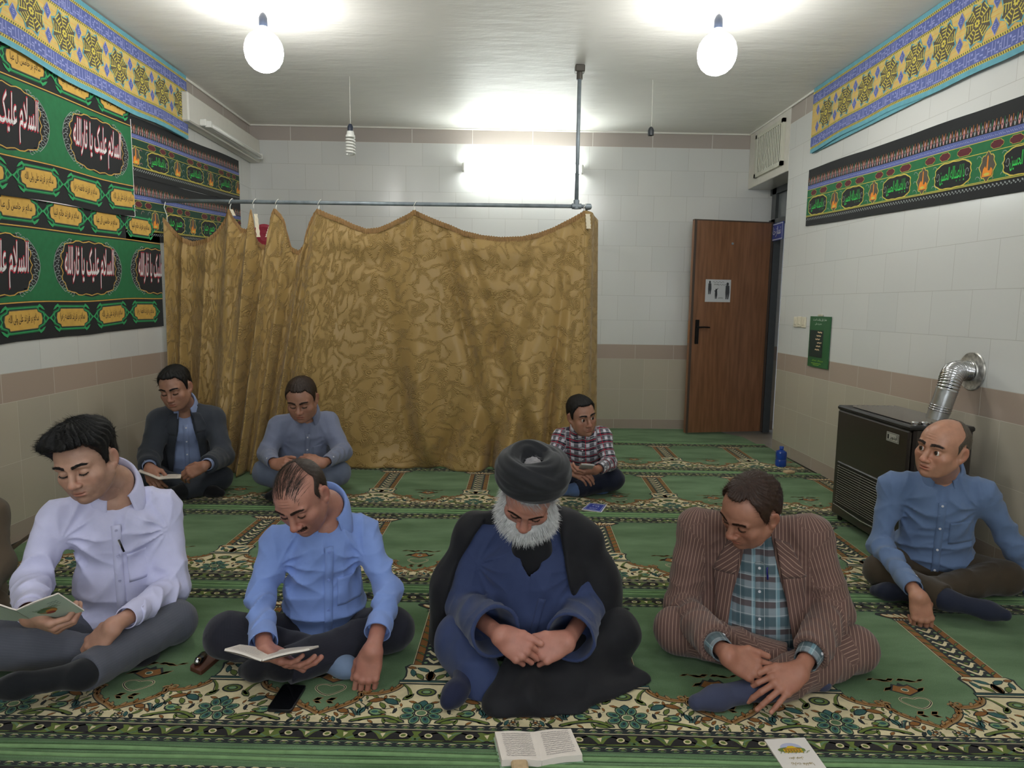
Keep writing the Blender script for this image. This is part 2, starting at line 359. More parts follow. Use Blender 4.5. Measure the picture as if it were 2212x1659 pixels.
# notice sheet on the door
s = Sheet(0.0006); s.rect(-0.135, -0.11, 0.135, 0.11, 0, 1)
ink = 1
def silhouette(x, y, k):                       # a small standing figure in plain dark ink
    s.ell(x, y+0.045*k, 0.009*k, 0.011*k, ink, 2); s.poly([(-0.013, 0.035), (0.013, 0.035), (0.016, -0.01), (0.009, -0.055), (0.002, -0.055), (0, -0.02), (-0.003, -0.055), (-0.010, -0.055), (-0.014, -0.01)], ink, 2, x, y, 1, k)
silhouette(-0.09, 0.03, 1.2); silhouette(0.10, 0.0, 1.5); silhouette(-0.02, -0.03, 0.9); s.poly([(-0.02, 0.0), (0.005, 0.012), (0.02, 0.03), (0.022, 0.026), (0.008, 0.002), (-0.016, -0.008)], ink, 2, -0.02, 0.0)
for i, (x, y, w_) in enumerate([(0.0, 0.085, 0.12), (0.04, 0.06, 0.10), (-0.02, 0.062, 0.05), (0.03, -0.07, 0.05)]):
    s.ribbon([(x-w_/2+w_*t/12, y+0.007*sin(t*1.9+i)) for t in range(13)], 0.003, ink, 2)
c3 = np.array([hinge[0]+dv[0]/dl*0.56+nrm[0]*0.0215, hinge[1]+dv[1]/dl*0.56+nrm[1]*0.0215, 1.437])
xd = np.array([-dv[0]/dl, -dv[1]/dl, 0])
s.place(lambda V: c3+V[:, :1]*xd+V[:, 1:2]*np.array([0, 0, 1.0])+V[:, 2:3]*np.array([nrm[0], nrm[1], 0]))
tag(s.mb.build('notice_sheet', [mat('notice_paper', srgb(196, 198, 200), 0.6), mat('notice_ink', srgb(60, 62, 66), 0.6)]), 'white printed notice sheet with dark figures taped on the brown door', 'notice')

# blue name sign hanging in the doorway
s = Sheet(0.0008); s.rect(-0.17, -0.085, 0.17, 0.085, 0, 1); s.rect(-0.163, -0.078, 0.163, 0.078, 1, 2); s.rect(-0.155, -0.070, 0.155, 0.070, 0, 3)
s.text('\u0646\u0645\u0627\u0632\u062e\u0627\u0646\u0647', 0, 0, 0.25, 0.10, 1, 4, 0.01)
s.mb.box((0, 0, -0.003), (0.34, 0.17, 0.008), 0)
s.place(lambda V: np.array([XD-0.02, 6.70, 2.02])+V[:, :1]*np.array([0.0, -1.0, 0])+V[:, 1:2]*np.array([0, 0, 1.0])+V[:, 2:3]*np.array([-1.0, 0, 0]))
ds = empty('door_sign', (XD-0.02, 6.70, 2.02), 'small blue sign with white Persian word and a pull cord hanging in the doorway', 'sign'); s.mb.build('sign_board', [mat('sign_blue', srgb(70, 84, 160), 0.4), mat('sign_white', srgb(220, 222, 228), 0.4)], ds)
mb = MB(); mb.tube([(XD-0.022, 6.78, 1.93), (XD-0.024, 6.79, 1.35)], 0.004, 6); mb.build('cord', [mat('cord_white', srgb(196, 196, 190), 0.6)], ds)

# ventilation grille above the doorway
g = empty('ventilation_grille', (XR-0.01, 6.39, 2.73), 'cream ventilation grille with upright slats above the doorway', 'vent')
gm = mat('grille_cream', srgb(206, 205, 190), 0.5); mb = MB(); y0, y1, z0, z1 = 6.07, 6.71, 2.53, 2.93
for (ya, yb, za, zb) in ((y0, y1, z0, z0+0.035), (y0, y1, z1-0.035, z1), (y0, y0+0.035, z0, z1), (y1-0.035, y1, z0, z1)): mb.box((XR-0.018, (ya+yb)/2, (za+zb)/2), (0.03, yb-ya, zb-za))
mb.build('grille_frame', gm, g)
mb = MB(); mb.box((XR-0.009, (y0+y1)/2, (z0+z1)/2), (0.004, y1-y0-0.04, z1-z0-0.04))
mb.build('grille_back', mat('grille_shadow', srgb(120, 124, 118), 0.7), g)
for i in range(15):
    yy = y0+0.05+i*(y1-y0-0.10)/14; mb = MB(); mb.box((XR-0.020, yy, (z0+z1)/2), (0.016, 0.010, z1-z0-0.07), rot=[[cos(0.6), -sin(0.6), 0], [sin(0.6), cos(0.6), 0], [0, 0, 1]]); mb.build('slat', gm, g)

# light switches
for i, (yy, dz) in enumerate(((5.62, 0.0), (5.545, 0.004), (5.47, 0.0))):
    sw = empty('light_switch', (XR-0.008, yy, 1.16+dz), ['cream wall switch farthest from the green calendar', 'cream wall switch in the middle of three', 'cream wall switch nearest the green calendar'][i], 'switch', 'wall switches by the doorway')
    cm = mat('switch_cream', srgb(216, 208, 186), 0.4)
    MB().box((XR-0.006, yy, 1.16+dz), (0.012, 0.068, 0.085), bev=0.003).build('switch_plate', cm, sw)
    MB().box((XR-0.014, yy, 1.16+dz), (0.008, 0.03, 0.045), bev=0.002).build('rocker', cm, sw)

# green hanging calendar
s = Sheet(0.0008); s.mb.box((0, 0, -0.003), (0.33, 0.395, 0.008), 0); s.rect(-0.165, -0.1975, 0.165, 0.1975, 0, 1)
s.rect(-0.15, -0.12, 0.07, 0.09, 1, 2)
s.text('\u0646\u0645\u0627\u0632 \u0627\u0648\u0644 \u0648\u0642\u062a \u0627\u0633\u062a', -0.0, 0.172, 0.22, 0.022, 2, 3, 0.006); s.text('\u062d\u0636\u0631\u062a \u0639\u0644\u06cc'.replace('\u0636', '\u0635'), -0.02, 0.14, 0.11, 0.02, 2, 3, 0.006)
for k in range(7):
    z_ = 0.075-k*0.027; s.rect(-0.14, z_-0.010, 0.06, z_+0.006, 1, 3)
    if k < 6: s.ribbon([(-0.02-0.015*(k % 3)+t*0.012, z_+0.003*sin(t*2.1+k)) for t in range(7)], 0.009, 4, 4)
s.text('\u0633\u062a\u0627\u062f \u0646\u0645\u0627\u0632', 0.0, -0.145, 0.18, 0.016, 3, 3, 0.006); s.ribbon([(-0.1+t*0.02, -0.168+0.002*sin(t*3)) for t in range(9)], 0.003, 3, 3); s.ribbon([(-0.07+t*0.02, -0.18+0.002*sin(t*3)) for t in range(6)], 0.003, 3, 3)
s.place(lambda V: np.array([XR-0.012, 5.18, 1.015])+V[:, :1]*np.array([0, -1.0, 0])+V[:, 1:2]*np.array([0, 0, 1.0])+V[:, 2:3]*np.array([-1.0, 0, 0]))
cal = empty('wall_calendar', (XR-0.01, 5.18, 1.015), 'green hanging calendar with dark panel and photo rows beside the switches', 'calendar')
s.mb.build('calendar_sheet', [mat('cal_green', srgb(38, 92, 52), 0.35), mat('cal_dark', srgb(24, 44, 38), 0.35), mat('cal_white', srgb(220, 224, 214), 0.4), mat('cal_lime', srgb(160, 200, 50), 0.4), mat('cal_peach', srgb(206, 176, 140), 0.4)], cal)
MB().box((XR-0.012, 5.18, 1.222), (0.012, 0.07, 0.016), bev=0.003).build('hanger', mat('hanger_cream', srgb(196, 190, 170), 0.5), cal)

# ---------------------------------------------------------------- lamps
def bulb_light(x, y, zc, label, lit):
    e = empty('hanging_bulb', (x, y, H), label, 'light bulb', 'bare bulbs on ceiling wires')
    MB().tube([(x, y, H), (x+0.003, y, (H+zc)/2), (x, y, zc+0.20)], 0.0022, 6).build('wire', mat('wire_white', srgb(212, 210, 200), 0.5), e)
    MB().lathe((x, y, zc+0.125), [(0, 0), (0.022, 0), (0.024, 0.012), (0.024, 0.05), (0.017, 0.068), (0.008, 0.078), (0, 0.08)], 20).build('socket', mat('socket_navy', srgb(40, 48, 64), 0.45), e, smooth=True, auto=True)
    MB().lathe((x, y, zc), [(0.020, 0.13), (0.026, 0.115), (0.036, 0.10), (0.060, 0.088), (0.082, 0.070), (0.100, 0.042), (0.109, 0.010), (0.110, -0.018), (0.103, -0.054), (0.086, -0.086), (0.060, -0.110), (0.031, -0.123), (0, -0.127)], 32).build('glass_globe', mat('bulb_glow', (1, 0.99, 0.96), 0.3, emit=BULB_E), e, smooth=True)
    return e
b = at(570, 107, 4.16); bulb_light(b[0], 4.16, b[2], 'large glowing white bulb hanging at upper left of the room', True)
b = at(1549, 112, 4.02); bulb_light(b[0], 4.02, b[2], 'large glowing white bulb hanging nearer the door side', True)
# unlit spiral lamp
b = at(757, 300, 5.45); x, y, zc = b[0], 5.45, b[2]
e = empty('spiral_lamp', (x, y, H), 'unlit white spiral energy saving lamp hanging over the curtain rail', 'lamp')
MB().tube([(x, y, H), (x, y, zc+0.08)], 0.0022, 6).build('wire', mat('wire_white', srgb(212, 210, 200), 0.5), e)
MB().lathe((x, y, zc+0.055), [(0, 0), (0.021, 0), (0.022, 0.035), (0.012, 0.055), (0, 0.06)], 18).build('socket', mat('socket_navy', srgb(40, 48, 64), 0.45), e, smooth=True, auto=True)
wp = mat('lamp_white', srgb(226, 226, 220), 0.35)
MB().lathe((x, y, zc), [(0, 0.058), (0.026, 0.056), (0.030, 0.030), (0.036, 0.026), (0.036, 0.010), (0.0, 0.006)], 24).build('ballast', wp, e, smooth=True, auto=True)
path = [(x+0.031*cos(t*0.32), y+0.031*sin(t*0.32), zc+0.008-t*0.00118) for t in range(112)]
MB().tube(path, 0.0075, 8).build('glass_spiral', mat('lamp_tube_off', srgb(232, 232, 226), 0.2), e, smooth=True)
# empty socket
b = at(1406, 284, 5.38); x, zc = b[0], b[2]
e = empty('empty_lamp_socket', (x, 5.38, H), 'empty dark lamp socket hanging on a wire with no bulb', 'socket')
MB().tube([(x, 5.38, H), (x+0.004, 5.38, zc+0.03)], 0.002, 6).build('wire', mat('wire_white', srgb(212, 210, 200), 0.5), e)
MB().lathe((x, 5.38, zc-0.03), [(0.013, 0), (0.023, 0), (0.024, 0.035), (0.017, 0.055), (0.006, 0.065), (0, 0.066)], 18).build('socket', mat('socket_dark', srgb(50, 54, 58), 0.45), e, smooth=True, auto=True)
# fluorescent fitting, lit, on the back wall
e = empty('fluorescent_light', (0.205, YB, 2.62), 'lit fluorescent tube light on the back tiled wall', 'light', None)
MB().box((0.205, YB-0.022, 2.615), (1.19, 0.044, 0.07), bev=0.006).build('fitting_body', wp, e)
for sx in (-1, 1): MB().box((0.205+sx*0.588, YB-0.060, 2.615), (0.026, 0.05, 0.085), bev=0.005).build('end_cap', wp, e)
for dz in (0.026, -0.026):
    MB().tube([(0.205-0.578, YB-0.068, 2.615+dz), (0.205+0.578, YB-0.068, 2.615+dz)], 0.0165, 14).build('tube', mat('tube_glow', (0.95, 1.0, 0.97), 0.3, emit=TUBE_E), e, smooth=True)
# unlit tube fitting on the left wall ledge
a = np.array([XL+0.11, 5.57, 2.665]); 
e = empty('unlit_tube_light', a, 'unlit white tube light fitting on left wall above the dark banner', 'light')
MB().box((XL+0.125, 6.18, 2.668), (0.05, 1.22, 0.055), bev=0.006).build('fitting_body', wp, e)
MB().tube([(XL+0.17, 5.62, 2.655), (XL+0.17, 6.74, 2.655)], 0.014, 10).build('tube', mat('lamp_tube_off', srgb(228, 228, 222), 0.25), e, smooth=True)
for k, yy in enumerate((5.60, 6.76)): MB().box((XL+0.16, yy, 2.658), (0.05, 0.03, 0.05), bev=0.004).build('end_cap', wp, e)

# ---------------------------------------------------------------- pipe rail
RY, RZ, RX = 5.10, 2.00, 0.600
rail = empty('curtain_rail', (RX, RY, RZ), 'grey galvanised pipe rail hung from the ceiling by an upright pipe', 'rail')
MB().tube([(XL+0.005, RY, RZ-0.012), (RX, RY, RZ)], 0.0145, 14).build('rail_pipe', steel, rail, smooth=True)
MB().tube([(RX-0.01, RY, RZ), (RX+0.035, RY, RZ), (RX+0.045, RY+0.012, RZ), (RX+0.046, RY+0.05, RZ), (RX+0.046, YB-0.2, RZ)], 0.0145, 14).build('return_pipe', steel, rail, smooth=True)
MB().tube([(0.553, RY, RZ), (0.553, RY, H-0.005)], 0.0145, 14).build('upright_pipe', steel, rail, smooth=True)
mb = MB(); mb.tube([(0.553, RY, RZ-0.02), (0.553, RY, RZ+0.045)], 0.021, 14); mb.tube([(0.52, RY, RZ), (0.59, RY, RZ)], 0.021, 14); mb.tube([(RX+0.02, RY, RZ), (RX+0.052, RY, RZ), (RX+0.052, RY+0.03, RZ)], 0.021, 12)
mb.build('pipe_fitting', steel, rail, smooth=True, auto=True)
mb = MB(); mb.tube([(0.553, RY, H-0.10), (0.553, RY, H-0.05)], 0.022, 12); mb.box((0.553, RY, H-0.028), (0.07, 0.07, 0.05), bev=0.006); mb.build('ceiling_bracket', mat('bracket_dark', srgb(88, 84, 78), 0.5, 0.6), rail)
# ---------------------------------------------------------------- prayer carpets: one woven strip per row
CG = lambda n, r, g, b, nz=0.16: mat(n, srgb(r, g, b), 0.95, noise=nz, scale=26, sheen=0.12, spec=0.15, bump=0.5, bscale=900)
def pile_green():
    m = CG('pile_green', 78, 116, 76); nt, N, L, B = nodes_of(m)
    g = N.new('ShaderNodeNewGeometry'); mp = N.new('ShaderNodeMapping'); mp.inputs['Scale'].default_value = (1.0, 2.6, 1); L.new(g.outputs['Position'], mp.inputs[0])
    n = N.new('ShaderNodeTexNoise'); n.inputs['Scale'].default_value = 2.6; n.inputs['Detail'].default_value = 5; L.new(mp.outputs[0], n.inputs['Vector'])
    cr = N.new('ShaderNodeValToRGB'); L.new(n.outputs[0], cr.inputs[0]); cr.color_ramp.elements[0].color = srgb(76, 104, 68); cr.color_ramp.elements[1].color = srgb(106, 134, 98)
    cr.color_ramp.elements[0].position = 0.35; cr.color_ramp.elements[1].position = 0.68
    n2 = N.new('ShaderNodeTexNoise'); n2.inputs['Scale'].default_value = 260; L.new(g.outputs['Position'], n2.inputs['Vector'])
    mr = N.new('ShaderNodeMapRange'); mr.inputs[1].default_value = 0.3; mr.inputs[2].default_value = 0.7; mr.inputs[3].default_value = 0.86; mr.inputs[4].default_value = 1.12; L.new(n2.outputs[0], mr.inputs[0])
    L.new(mixc(N, L, 1.0, cr.outputs[0], mr.outputs[0], 'MULTIPLY'), B.inputs['Base Color']); return m
CM = [pile_green(), CG('pile_navy', 26, 34, 36), CG('pile_olive', 96, 112, 44), CG('pile_cream', 214, 200, 160), CG('pile_rust', 134, 86, 30), CG('pile_black', 26, 22, 22), CG('pile_teal', 44, 88, 84), CG('pile_light_green', 118, 150, 102), CG('pile_sand', 150, 118, 74)]
GRN, NAVY, OLV, CRM, RUST, BLK, TEAL, LGR, SAND = range(9)
CW, CH = 0.638, 1.13
def bez(p, n=10):
    P = [np.array(q, float) for q in p]; out = []
    for i in range(len(P)-1):
        a0 = P[max(i-1, 0)]; a = P[i]; b = P[i+1]; b1 = P[min(i+2, len(P)-1)]
        for k in range(n):
            t = k/n; out.append(tuple(0.5*((2*a)+(-a0+b)*t+(2*a0-5*a+4*b-b1)*t*t+(-a0+3*a-3*b+b1)*t**3)))
    out.append(tuple(P[-1])); return out
def leaf(s, x, y, l, w_, rot, c, lay, fl=1, out=NAVY):
    def shp(k): return [(-l/2*k, 0), (-l*0.25*k, w_*0.42*k), (l*0.1*k, w_*0.5*k), (l*0.35*k, w_*0.25*k), (l/2*k, 0), (l*0.35*k, -w_*0.25*k), (l*0.05*k, -w_*0.42*k), (-l*0.3*k, -w_*0.3*k)]
    if out is not None: s.poly(shp(1.28), out, lay, x*fl, y, fl, 1, rot)
    s.poly(shp(1.0), c, lay+1, x*fl, y, fl, 1, rot)
def cell(s, q=2):
    # border chains and vine bands
    for (v0, v1) in ((0.043, 0.063), (0.124, 0.146), (0.985, 1.003), (1.058, 1.076)):
        s.rect(-CW/2, v0, CW/2, v1, NAVY, 1); vm = (v0+v1)/2; n = 17
        for i in range(n):
            x = -CW/2+CW*(i+0.5)/n
            s.poly([(-0.013, 0.001), (-0.006, 0.0075), (0.006, 0.0072), (0.014, 0.002), (0.006, 0.0042), (-0.005, 0.0035)], CRM, 2, x, vm+0.0006); s.poly([(-0.013, -0.003), (-0.003, -0.0068), (0.008, -0.006), (0.013, -0.0025), (0.003, -0.0042)], LGR, 2, x, vm)
            s.ell(x+0.001, vm-0.0005, 0.0055, 0.0028, OLV, 3, 6)
        s.rect(-CW/2, v0-0.0015, CW/2, v0+0.001, CRM, 2) if v0 in (0.124,) else None
    for (v0, v1, fy) in ((0.066, 0.122, 1), (1.006, 1.056, 1)):
        s.rect(-CW/2, v0, CW/2, v1, OLV, 1); vm = (v0+v1)/2; hh = (v1-v0)/2
        s.rect(-CW/2, v1-0.006, CW/2, v1, BLK, 2); s.rect(-CW/2, v0, CW/2, v0+0.005, BLK, 2)
        xs = [-0.265, -0.155, -0.04, 0.04, 0.155, 0.265]
        for i, x in enumerate(xs):
            f = 1 if i in (0, 2, 4) else -1
            s.poly([(-0.052, -hh*0.7), (-0.036, hh*0.2), (-0.012, hh*0.92), (0.022, hh*0.92), (0.034, hh*0.2), (0.02, -hh*0.55), (-0.008, -hh*0.62)], BLK, 3, x, vm, f)
            s.ell(x+0.003*f, vm+0.001, 0.0125, 0.0105, CRM, 4, 10, 0.3*f); s.ell(x+0.003*f, vm+0.001, 0.0082, 0.0062, OLV, 5, 8, 0.3*f)
            s.ribbon(bez([(x-0.06*f, vm-hh*0.2), (x-0.03*f, vm+hh*0.6), (x+0.015*f, vm+hh*0.0), (x+0.05*f, vm-hh*0.75)], 5), 0.006, GRN, 3)
        for x, f in ((-0.21, 1), (-0.097, -1), (0.097, 1), (0.21, -1), (0.315, 1)):
            s.poly([(-0.006, 0.011), (0.009, 0.008), (-0.001, -0.010)], CRM, 4, x, vm, f); s.poly([(-0.03, hh*0.9), (0.0, hh*0.45), (0.03, hh*0.9)], BLK, 3, x, vm+0.002)
            s.poly([(-0.028, -hh), (0.0, -hh*0.55), (0.028, -hh)], BLK, 3, x, vm)
    # cream flower ground with scalloped arch line
    half = bez([(0.088, 0.372), (0.092, 0.350), (0.112, 0.325), (0.150, 0.305), (0.195, 0.300), (0.213, 0.310), (0.208, 0.288), (0.222, 0.262), (0.250, 0.235), (0.288, 0.212), (0.319, 0.190)], 5)
    cont = [(-x, y) for x, y in half[::-1]] + half
    s.poly([(-CW/2, 0.148)]+[(-0.319, 0.190)]+cont[1:-1]+[(0.319, 0.190), (CW/2, 0.148)][:] if False else [(-CW/2, 0.147)]+cont+[(CW/2, 0.147)], CRM, 1)
    s.ribbon([(-CW/2, 0.1475), (CW/2, 0.1475)], 0.003, NAVY, 2)
    for f in (1, -1):
        s.ribbon(half, 0.024, NAVY, 2, 0, 0.002, f); s.ribbon(half, 0.018, SAND, 3, 0, 0.0025, f); s.ribbon(half, 0.006, RUST, 4, 0, 0.003, f)
        for k in range(3, len(half)-2, 4):
            x, y = half[k]; leaf(s, x-0.001, y+0.014, 0.026, 0.012, (1.9+0.4*sin(k)), RUST if k % 8 == 3 else SAND, 3, f)
        s.ribbon([(0.213+0.014*cos(a)*k_, 0.312+0.012*sin(a)*k_) for a, k_ in [(t*0.55, 1-t*0.07) for t in range(11)]], 0.006, SAND, 5, 0, 0, f)
        s.ribbon([(0.192+0.012*cos(pi-a)*k_, 0.318+0.012*sin(a)*k_) for a, k_ in [(t*0.55, 1-t*0.07) for t in range(11)]], 0.006, SAND, 5, 0, 0, f)
        # leaves and buds on the cream ground
        for (x, y, l, w_, r, c) in ((0.105, 0.262, 0.05, 0.026, 0.5, TEAL), (0.152, 0.268, 0.05, 0.022, -0.3, RUST), (0.128, 0.240, 0.034, 0.016, 1.0, OLV), (0.245, 0.208, 0.034, 0.022, 0.2, RUST), (0.19, 0.212, 0.036, 0.02, 2.1, TEAL),
              (0.205, 0.236, 0.03, 0.013, 0.9, OLV), (0.085, 0.160, 0.045, 0.016, 0.25, OLV), (0.265, 0.166, 0.026, 0.012, 1.2, TEAL), (0.236, 0.178, 0.03, 0.012, 2.4, OLV), (0.055, 0.290, 0.04, 0.02, 2.3, OLV), (0.172, 0.246, 0.03, 0.013, 2.0, OLV)):
            leaf(s, x, y, l, w_, r, c, 3, f)
        s.ell(f*0.142, 0.205, 0.026, 0.019, NAVY, 3, 10, 0.2*f); s.ell(f*0.142, 0.206, 0.021, 0.014, LGR, 4, 10, 0.2*f); s.ell(f*0.146, 0.207, 0.011, 0.007, TEAL, 5, 8); leaf(s, 0.122, 0.204, 0.022, 0.014, 0.2, OLV, 5, f)
        s.ribbon(bez([(0.045, 0.156), (0.10, 0.182), (0.16, 0.176), (0.215, 0.156)], 5), [0.003]+[0.016]*14+[0.004], NAVY, 3, 0, 0, f); s.ribbon(bez([(0.05, 0.158), (0.10, 0.184), (0.16, 0.178), (0.21, 0.159)], 5), [0.002]+[0.009]*14+[0.002], OLV, 4, 0, 0, f)
        for k in range(5): s.ribbon(bez([(0.186+0.004*k, 0.186), (0.192+0.008*k, 0.206+0.003*k), (0.184+0.013*k, 0.224-0.002*k)], 4), 0.0035, TEAL if k % 2 else NAVY, 4, 0, 0, f)
        s.ribbon(bez([(0.09, 0.235), (0.12, 0.222), (0.17, 0.232), (0.20, 0.255)], 5), 0.003, NAVY, 2, 0, 0, f)
        for (x, y) in ((0.285, 0.168),):
            for a in range(5): s.ell(f*x+0.011*cos(a*1.257+0.3), y+0.009*sin(a*1.257+0.3), 0.0075, 0.006, NAVY, 3, 8); s.ell(f*x+0.011*cos(a*1.257+0.3), y+0.009*sin(a*1.257+0.3), 0.004, 0.003, CRM, 4, 6)
            s.ell(f*x, y, 0.006, 0.005, RUST, 5, 6)
    rq = random.Random(4)
    for (x, y) in ((0.03, 0.167), (0.068, 0.176), (0.110, 0.163), (0.150, 0.158), (0.180, 0.168), (0.212, 0.190), (0.232, 0.195), (0.262, 0.190), (0.300, 0.186), (0.300, 0.158), (0.245, 0.158), (0.270, 0.155), (0.085, 0.215), (0.098, 0.235), (0.070, 0.245), (0.085, 0.272), (0.105, 0.290), (0.128, 0.285), (0.160, 0.288), (0.186, 0.282), (0.176, 0.228), (0.160, 0.228), (0.222, 0.222), (0.205, 0.268), (0.035, 0.262), (0.150, 0.185), (0.122, 0.190)):
        a = rq.uniform(0, 3.1); l_ = rq.uniform(0.016, 0.026); c = rq.choice((OLV, TEAL, RUST, OLV, NAVY))
        for f in (1, -1): leaf(s, x, y, l_, l_*0.45, a, c, 2, f); s.ribbon([(x-0.012*cos(a), y-0.012*sin(a)), (x-0.02*cos(a+0.5), y-0.016*sin(a+0.5))], 0.002, NAVY, 2, 0, 0, f)
    # rosette
    for a in range(8):
        th = a*pi/4+pi/8; px, py = 0.046*cos(th), 0.202+0.036*sin(th)
        s.ell(px, py, 0.023, 0.016, NAVY, 5, 12, th); s.ell(px, py, 0.0195, 0.0128, LGR, 6, 12, th); s.ell(px, py, 0.0165, 0.010, TEAL, 7, 10, th); s.ell(px-0.004*cos(th), py-0.003*sin(th), 0.007, 0.004, NAVY, 8, 8, th)
    s.ell(0, 0.202, 0.023, 0.019, NAVY, 8, 14); s.ell(0, 0.202, 0.019, 0.0155, CRM, 9, 14); s.ell(0, 0.202, 0.015, 0.012, GRN, 10, 12)
    leaf(s, 0, 0.252, 0.034, 0.03, pi/2, TEAL, 4); leaf(s, 0.02, 0.250, 0.026, 0.012, 0.5, OLV, 4); leaf(s, 0.02, 0.250, 0.026, 0.012, 0.5, OLV, 4, -1)
    # fan below pillar foot
    s.ell(0, 0.318, 0.034, 0.024, NAVY, 3, 14); s.ell(0, 0.318, 0.028, 0.018, OLV, 4, 14); s.ell(0, 0.318, 0.018, 0.012, NAVY, 5, 12); s.ell(0, 0.318, 0.013, 0.008, LGR, 6, 10)
    for f in (1, -1): s.ribbon(bez([(0.082, 0.36), (0.060, 0.335), (0.048, 0.30), (0.062, 0.285)], 5), 0.010, OLV, 4, 0, 0, f); s.ribbon(bez([(0.086, 0.362), (0.066, 0.335), (0.056, 0.30)], 5), 0.003, NAVY, 5, 0, 0, f)
    # pillar foot
    s.poly([(-0.10, 0.362), (0.10, 0.362), (0.10, 0.386), (-0.10, 0.386)], NAVY, 5); s.rect(-0.097, 0.368, 0.097, 0.373, CRM, 6); s.rect(-0.097, 0.377, 0.097, 0.382, TEAL, 6)
    s.poly([(-0.092, 0.386), (0.092, 0.386), (0.086, 0.41), (0.088, 0.44), (0.098, 0.470), (0.080, 0.487), (-0.080, 0.487), (-0.098, 0.470), (-0.088, 0.44), (-0.086, 0.41)], NAVY, 5)
    s.poly([(-0.086, 0.389), (0.086, 0.389), (0.080, 0.41), (0.082, 0.44), (0.088, 0.465), (0.076, 0.482), (-0.076, 0.482), (-0.088, 0.465), (-0.082, 0.44), (-0.080, 0.41)], CRM, 6)
    for (x, y, l, w_, r, c) in ((0, 0.412, 0.05, 0.028, pi/2, RUST), (0.035, 0.408, 0.04, 0.02, 0.9, OLV), (0.062, 0.43, 0.04, 0.018, 1.3, TEAL), (0.028, 0.45, 0.045, 0.02, 0.5, TEAL), (0.07, 0.462, 0.03, 0.016, 0.2, RUST)):
        leaf(s, x, y, l, w_, r, c, 7); leaf(s, x, y, l, w_, r, c, 7, -1)
    # pillar shaft
    s.rect(-0.072, 0.484, 0.072, 0.905, CRM, 4); s.rect(-0.0695, 0.484, 0.0695, 0.905, NAVY, 5); s.rect(-0.067, 0.484, 0.067, 0.905, RUST, 6); s.rect(-0.041, 0.484, 0.041, 0.905, NAVY, 7)
    for k in range(8):
        y = 0.505+k*0.051
        s.poly([(-0.034, 0.010), (-0.022, 0.021), (-0.012, 0.008), (0, -0.004), (0.012, 0.008), (0.022, 0.021), (0.034, 0.010), (0.024, 0.008), (0.014, -0.008), (0, -0.019), (-0.014, -0.008), (-0.024, 0.008)], CRM, 8, 0, y+0.006)
        s.ell(0, y+0.018, 0.008, 0.006, OLV, 8, 8); s.ell(-0.028, y-0.008, 0.007, 0.006, LGR, 8, 6); s.ell(0.028, y-0.008, 0.007, 0.006, LGR, 8, 6)
        for f in (1, -1): s.poly([(0.040, -0.012), (0.068, 0.010), (0.068, 0.016), (0.052, 0.012), (0.040, -0.002)], NAVY, 8, 0, y, f); s.poly([(0.043, -0.007), (0.066, 0.011), (0.053, 0.009), (0.043, -0.001)], OLV, 9, 0, y, f)
    s.rect(-0.078, 0.903, 0.078, 0.919, NAVY, 7)
    for k in range(12): s.ell(-0.071+k*0.0129, 0.911, 0.0048, 0.0042, CRM, 8, 6)
    # palmette
    s.poly([(-0.075, 0.919), (0.075, 0.919), (0.128, 0.957), (0.120, 0.972), (0.07, 0.983), (-0.07, 0.983), (-0.120, 0.972), (-0.128, 0.957)], NAVY, 5)
    for k in range(8):
        t = (k-3.5)/3.5; x0 = 0.052*t; x1 = 0.108*t; d = math.atan2(0.034, x1-x0); m_ = ((x0+x1)/2, 0.944)
        s.ell(m_[0], m_[1], 0.030-0.004*(1-abs(t)), 0.0115, RUST, 6, 10, d); s.ell(m_[0]+0.002*t, m_[1]+0.003, 0.023-0.004*(1-abs(t)), 0.0072, CRM, 7, 10, d)
    # lamp ornament in the middle of each niche (drawn right of the pillar)
    ox = CW/2
    for dx in (ox,):
        s.poly([(-0.052, 0.392), (0, 0.36), (0.052, 0.392), (0.028, 0.432), (0.012, 0.425), (0, 0.44), (-0.012, 0.425), (-0.028, 0.432)], NAVY, 2, dx, 0); s.poly([(-0.044, 0.391), (0, 0.366), (0.044, 0.391), (0.024, 0.423), (0.008, 0.416), (-0.008, 0.416), (-0.024, 0.423)], RUST, 3, dx, 0)
        s.ell(dx, 0.395, 0.013, 0.011, CRM, 4, 10); s.ell(dx, 0.395, 0.010, 0.008, TEAL, 5, 8)
        hp_ = bez([(0, 0.345), (0.022, 0.352), (0.044, 0.345), (0.046, 0.325), (0.022, 0.300), (0, 0.290)], 5)
        for f in (1, -1): s.ribbon(hp_, 0.0075, CRM, 2, dx, 0, f); s.ribbon(hp_, 0.0035, NAVY, 3, dx, 0, f)
        for (x, y, l, w_, r, c) in ((0.055, 0.400, 0.04, 0.014, 0.6, OLV), (0.045, 0.452, 0.05, 0.014, -0.25, OLV), (0.085, 0.458, 0.03, 0.010, 0.4, OLV), (0.018, 0.458, 0.03, 0.014, 0.3, RUST), (0.022, 0.268, 0.03, 0.016, 0.5, TEAL), (0.02, 0.252, 0.026, 0.012, -0.4, TEAL)):
            for f in (1, -1): leaf(s, x, y, l, w_, r if f > 0 else pi-r, c, 3, 1) if False else s.poly([(-l/2, 0), (0, w_/2), (l/2, 0), (0, -w_/2)], SAND, 2, dx+f*x, y, f, 1.3, r*f); s.poly([(-l/2, 0), (0, w_/2), (l/2, 0), (0, -w_/2)], c, 3, dx-x, y, -1, 1, -r); s.poly([(-l/2, 0), (0, w_/2), (l/2, 0), (0, -w_/2)], c, 3, dx+x, y, 1, 1, r)
CA = -math.radians(1.85)
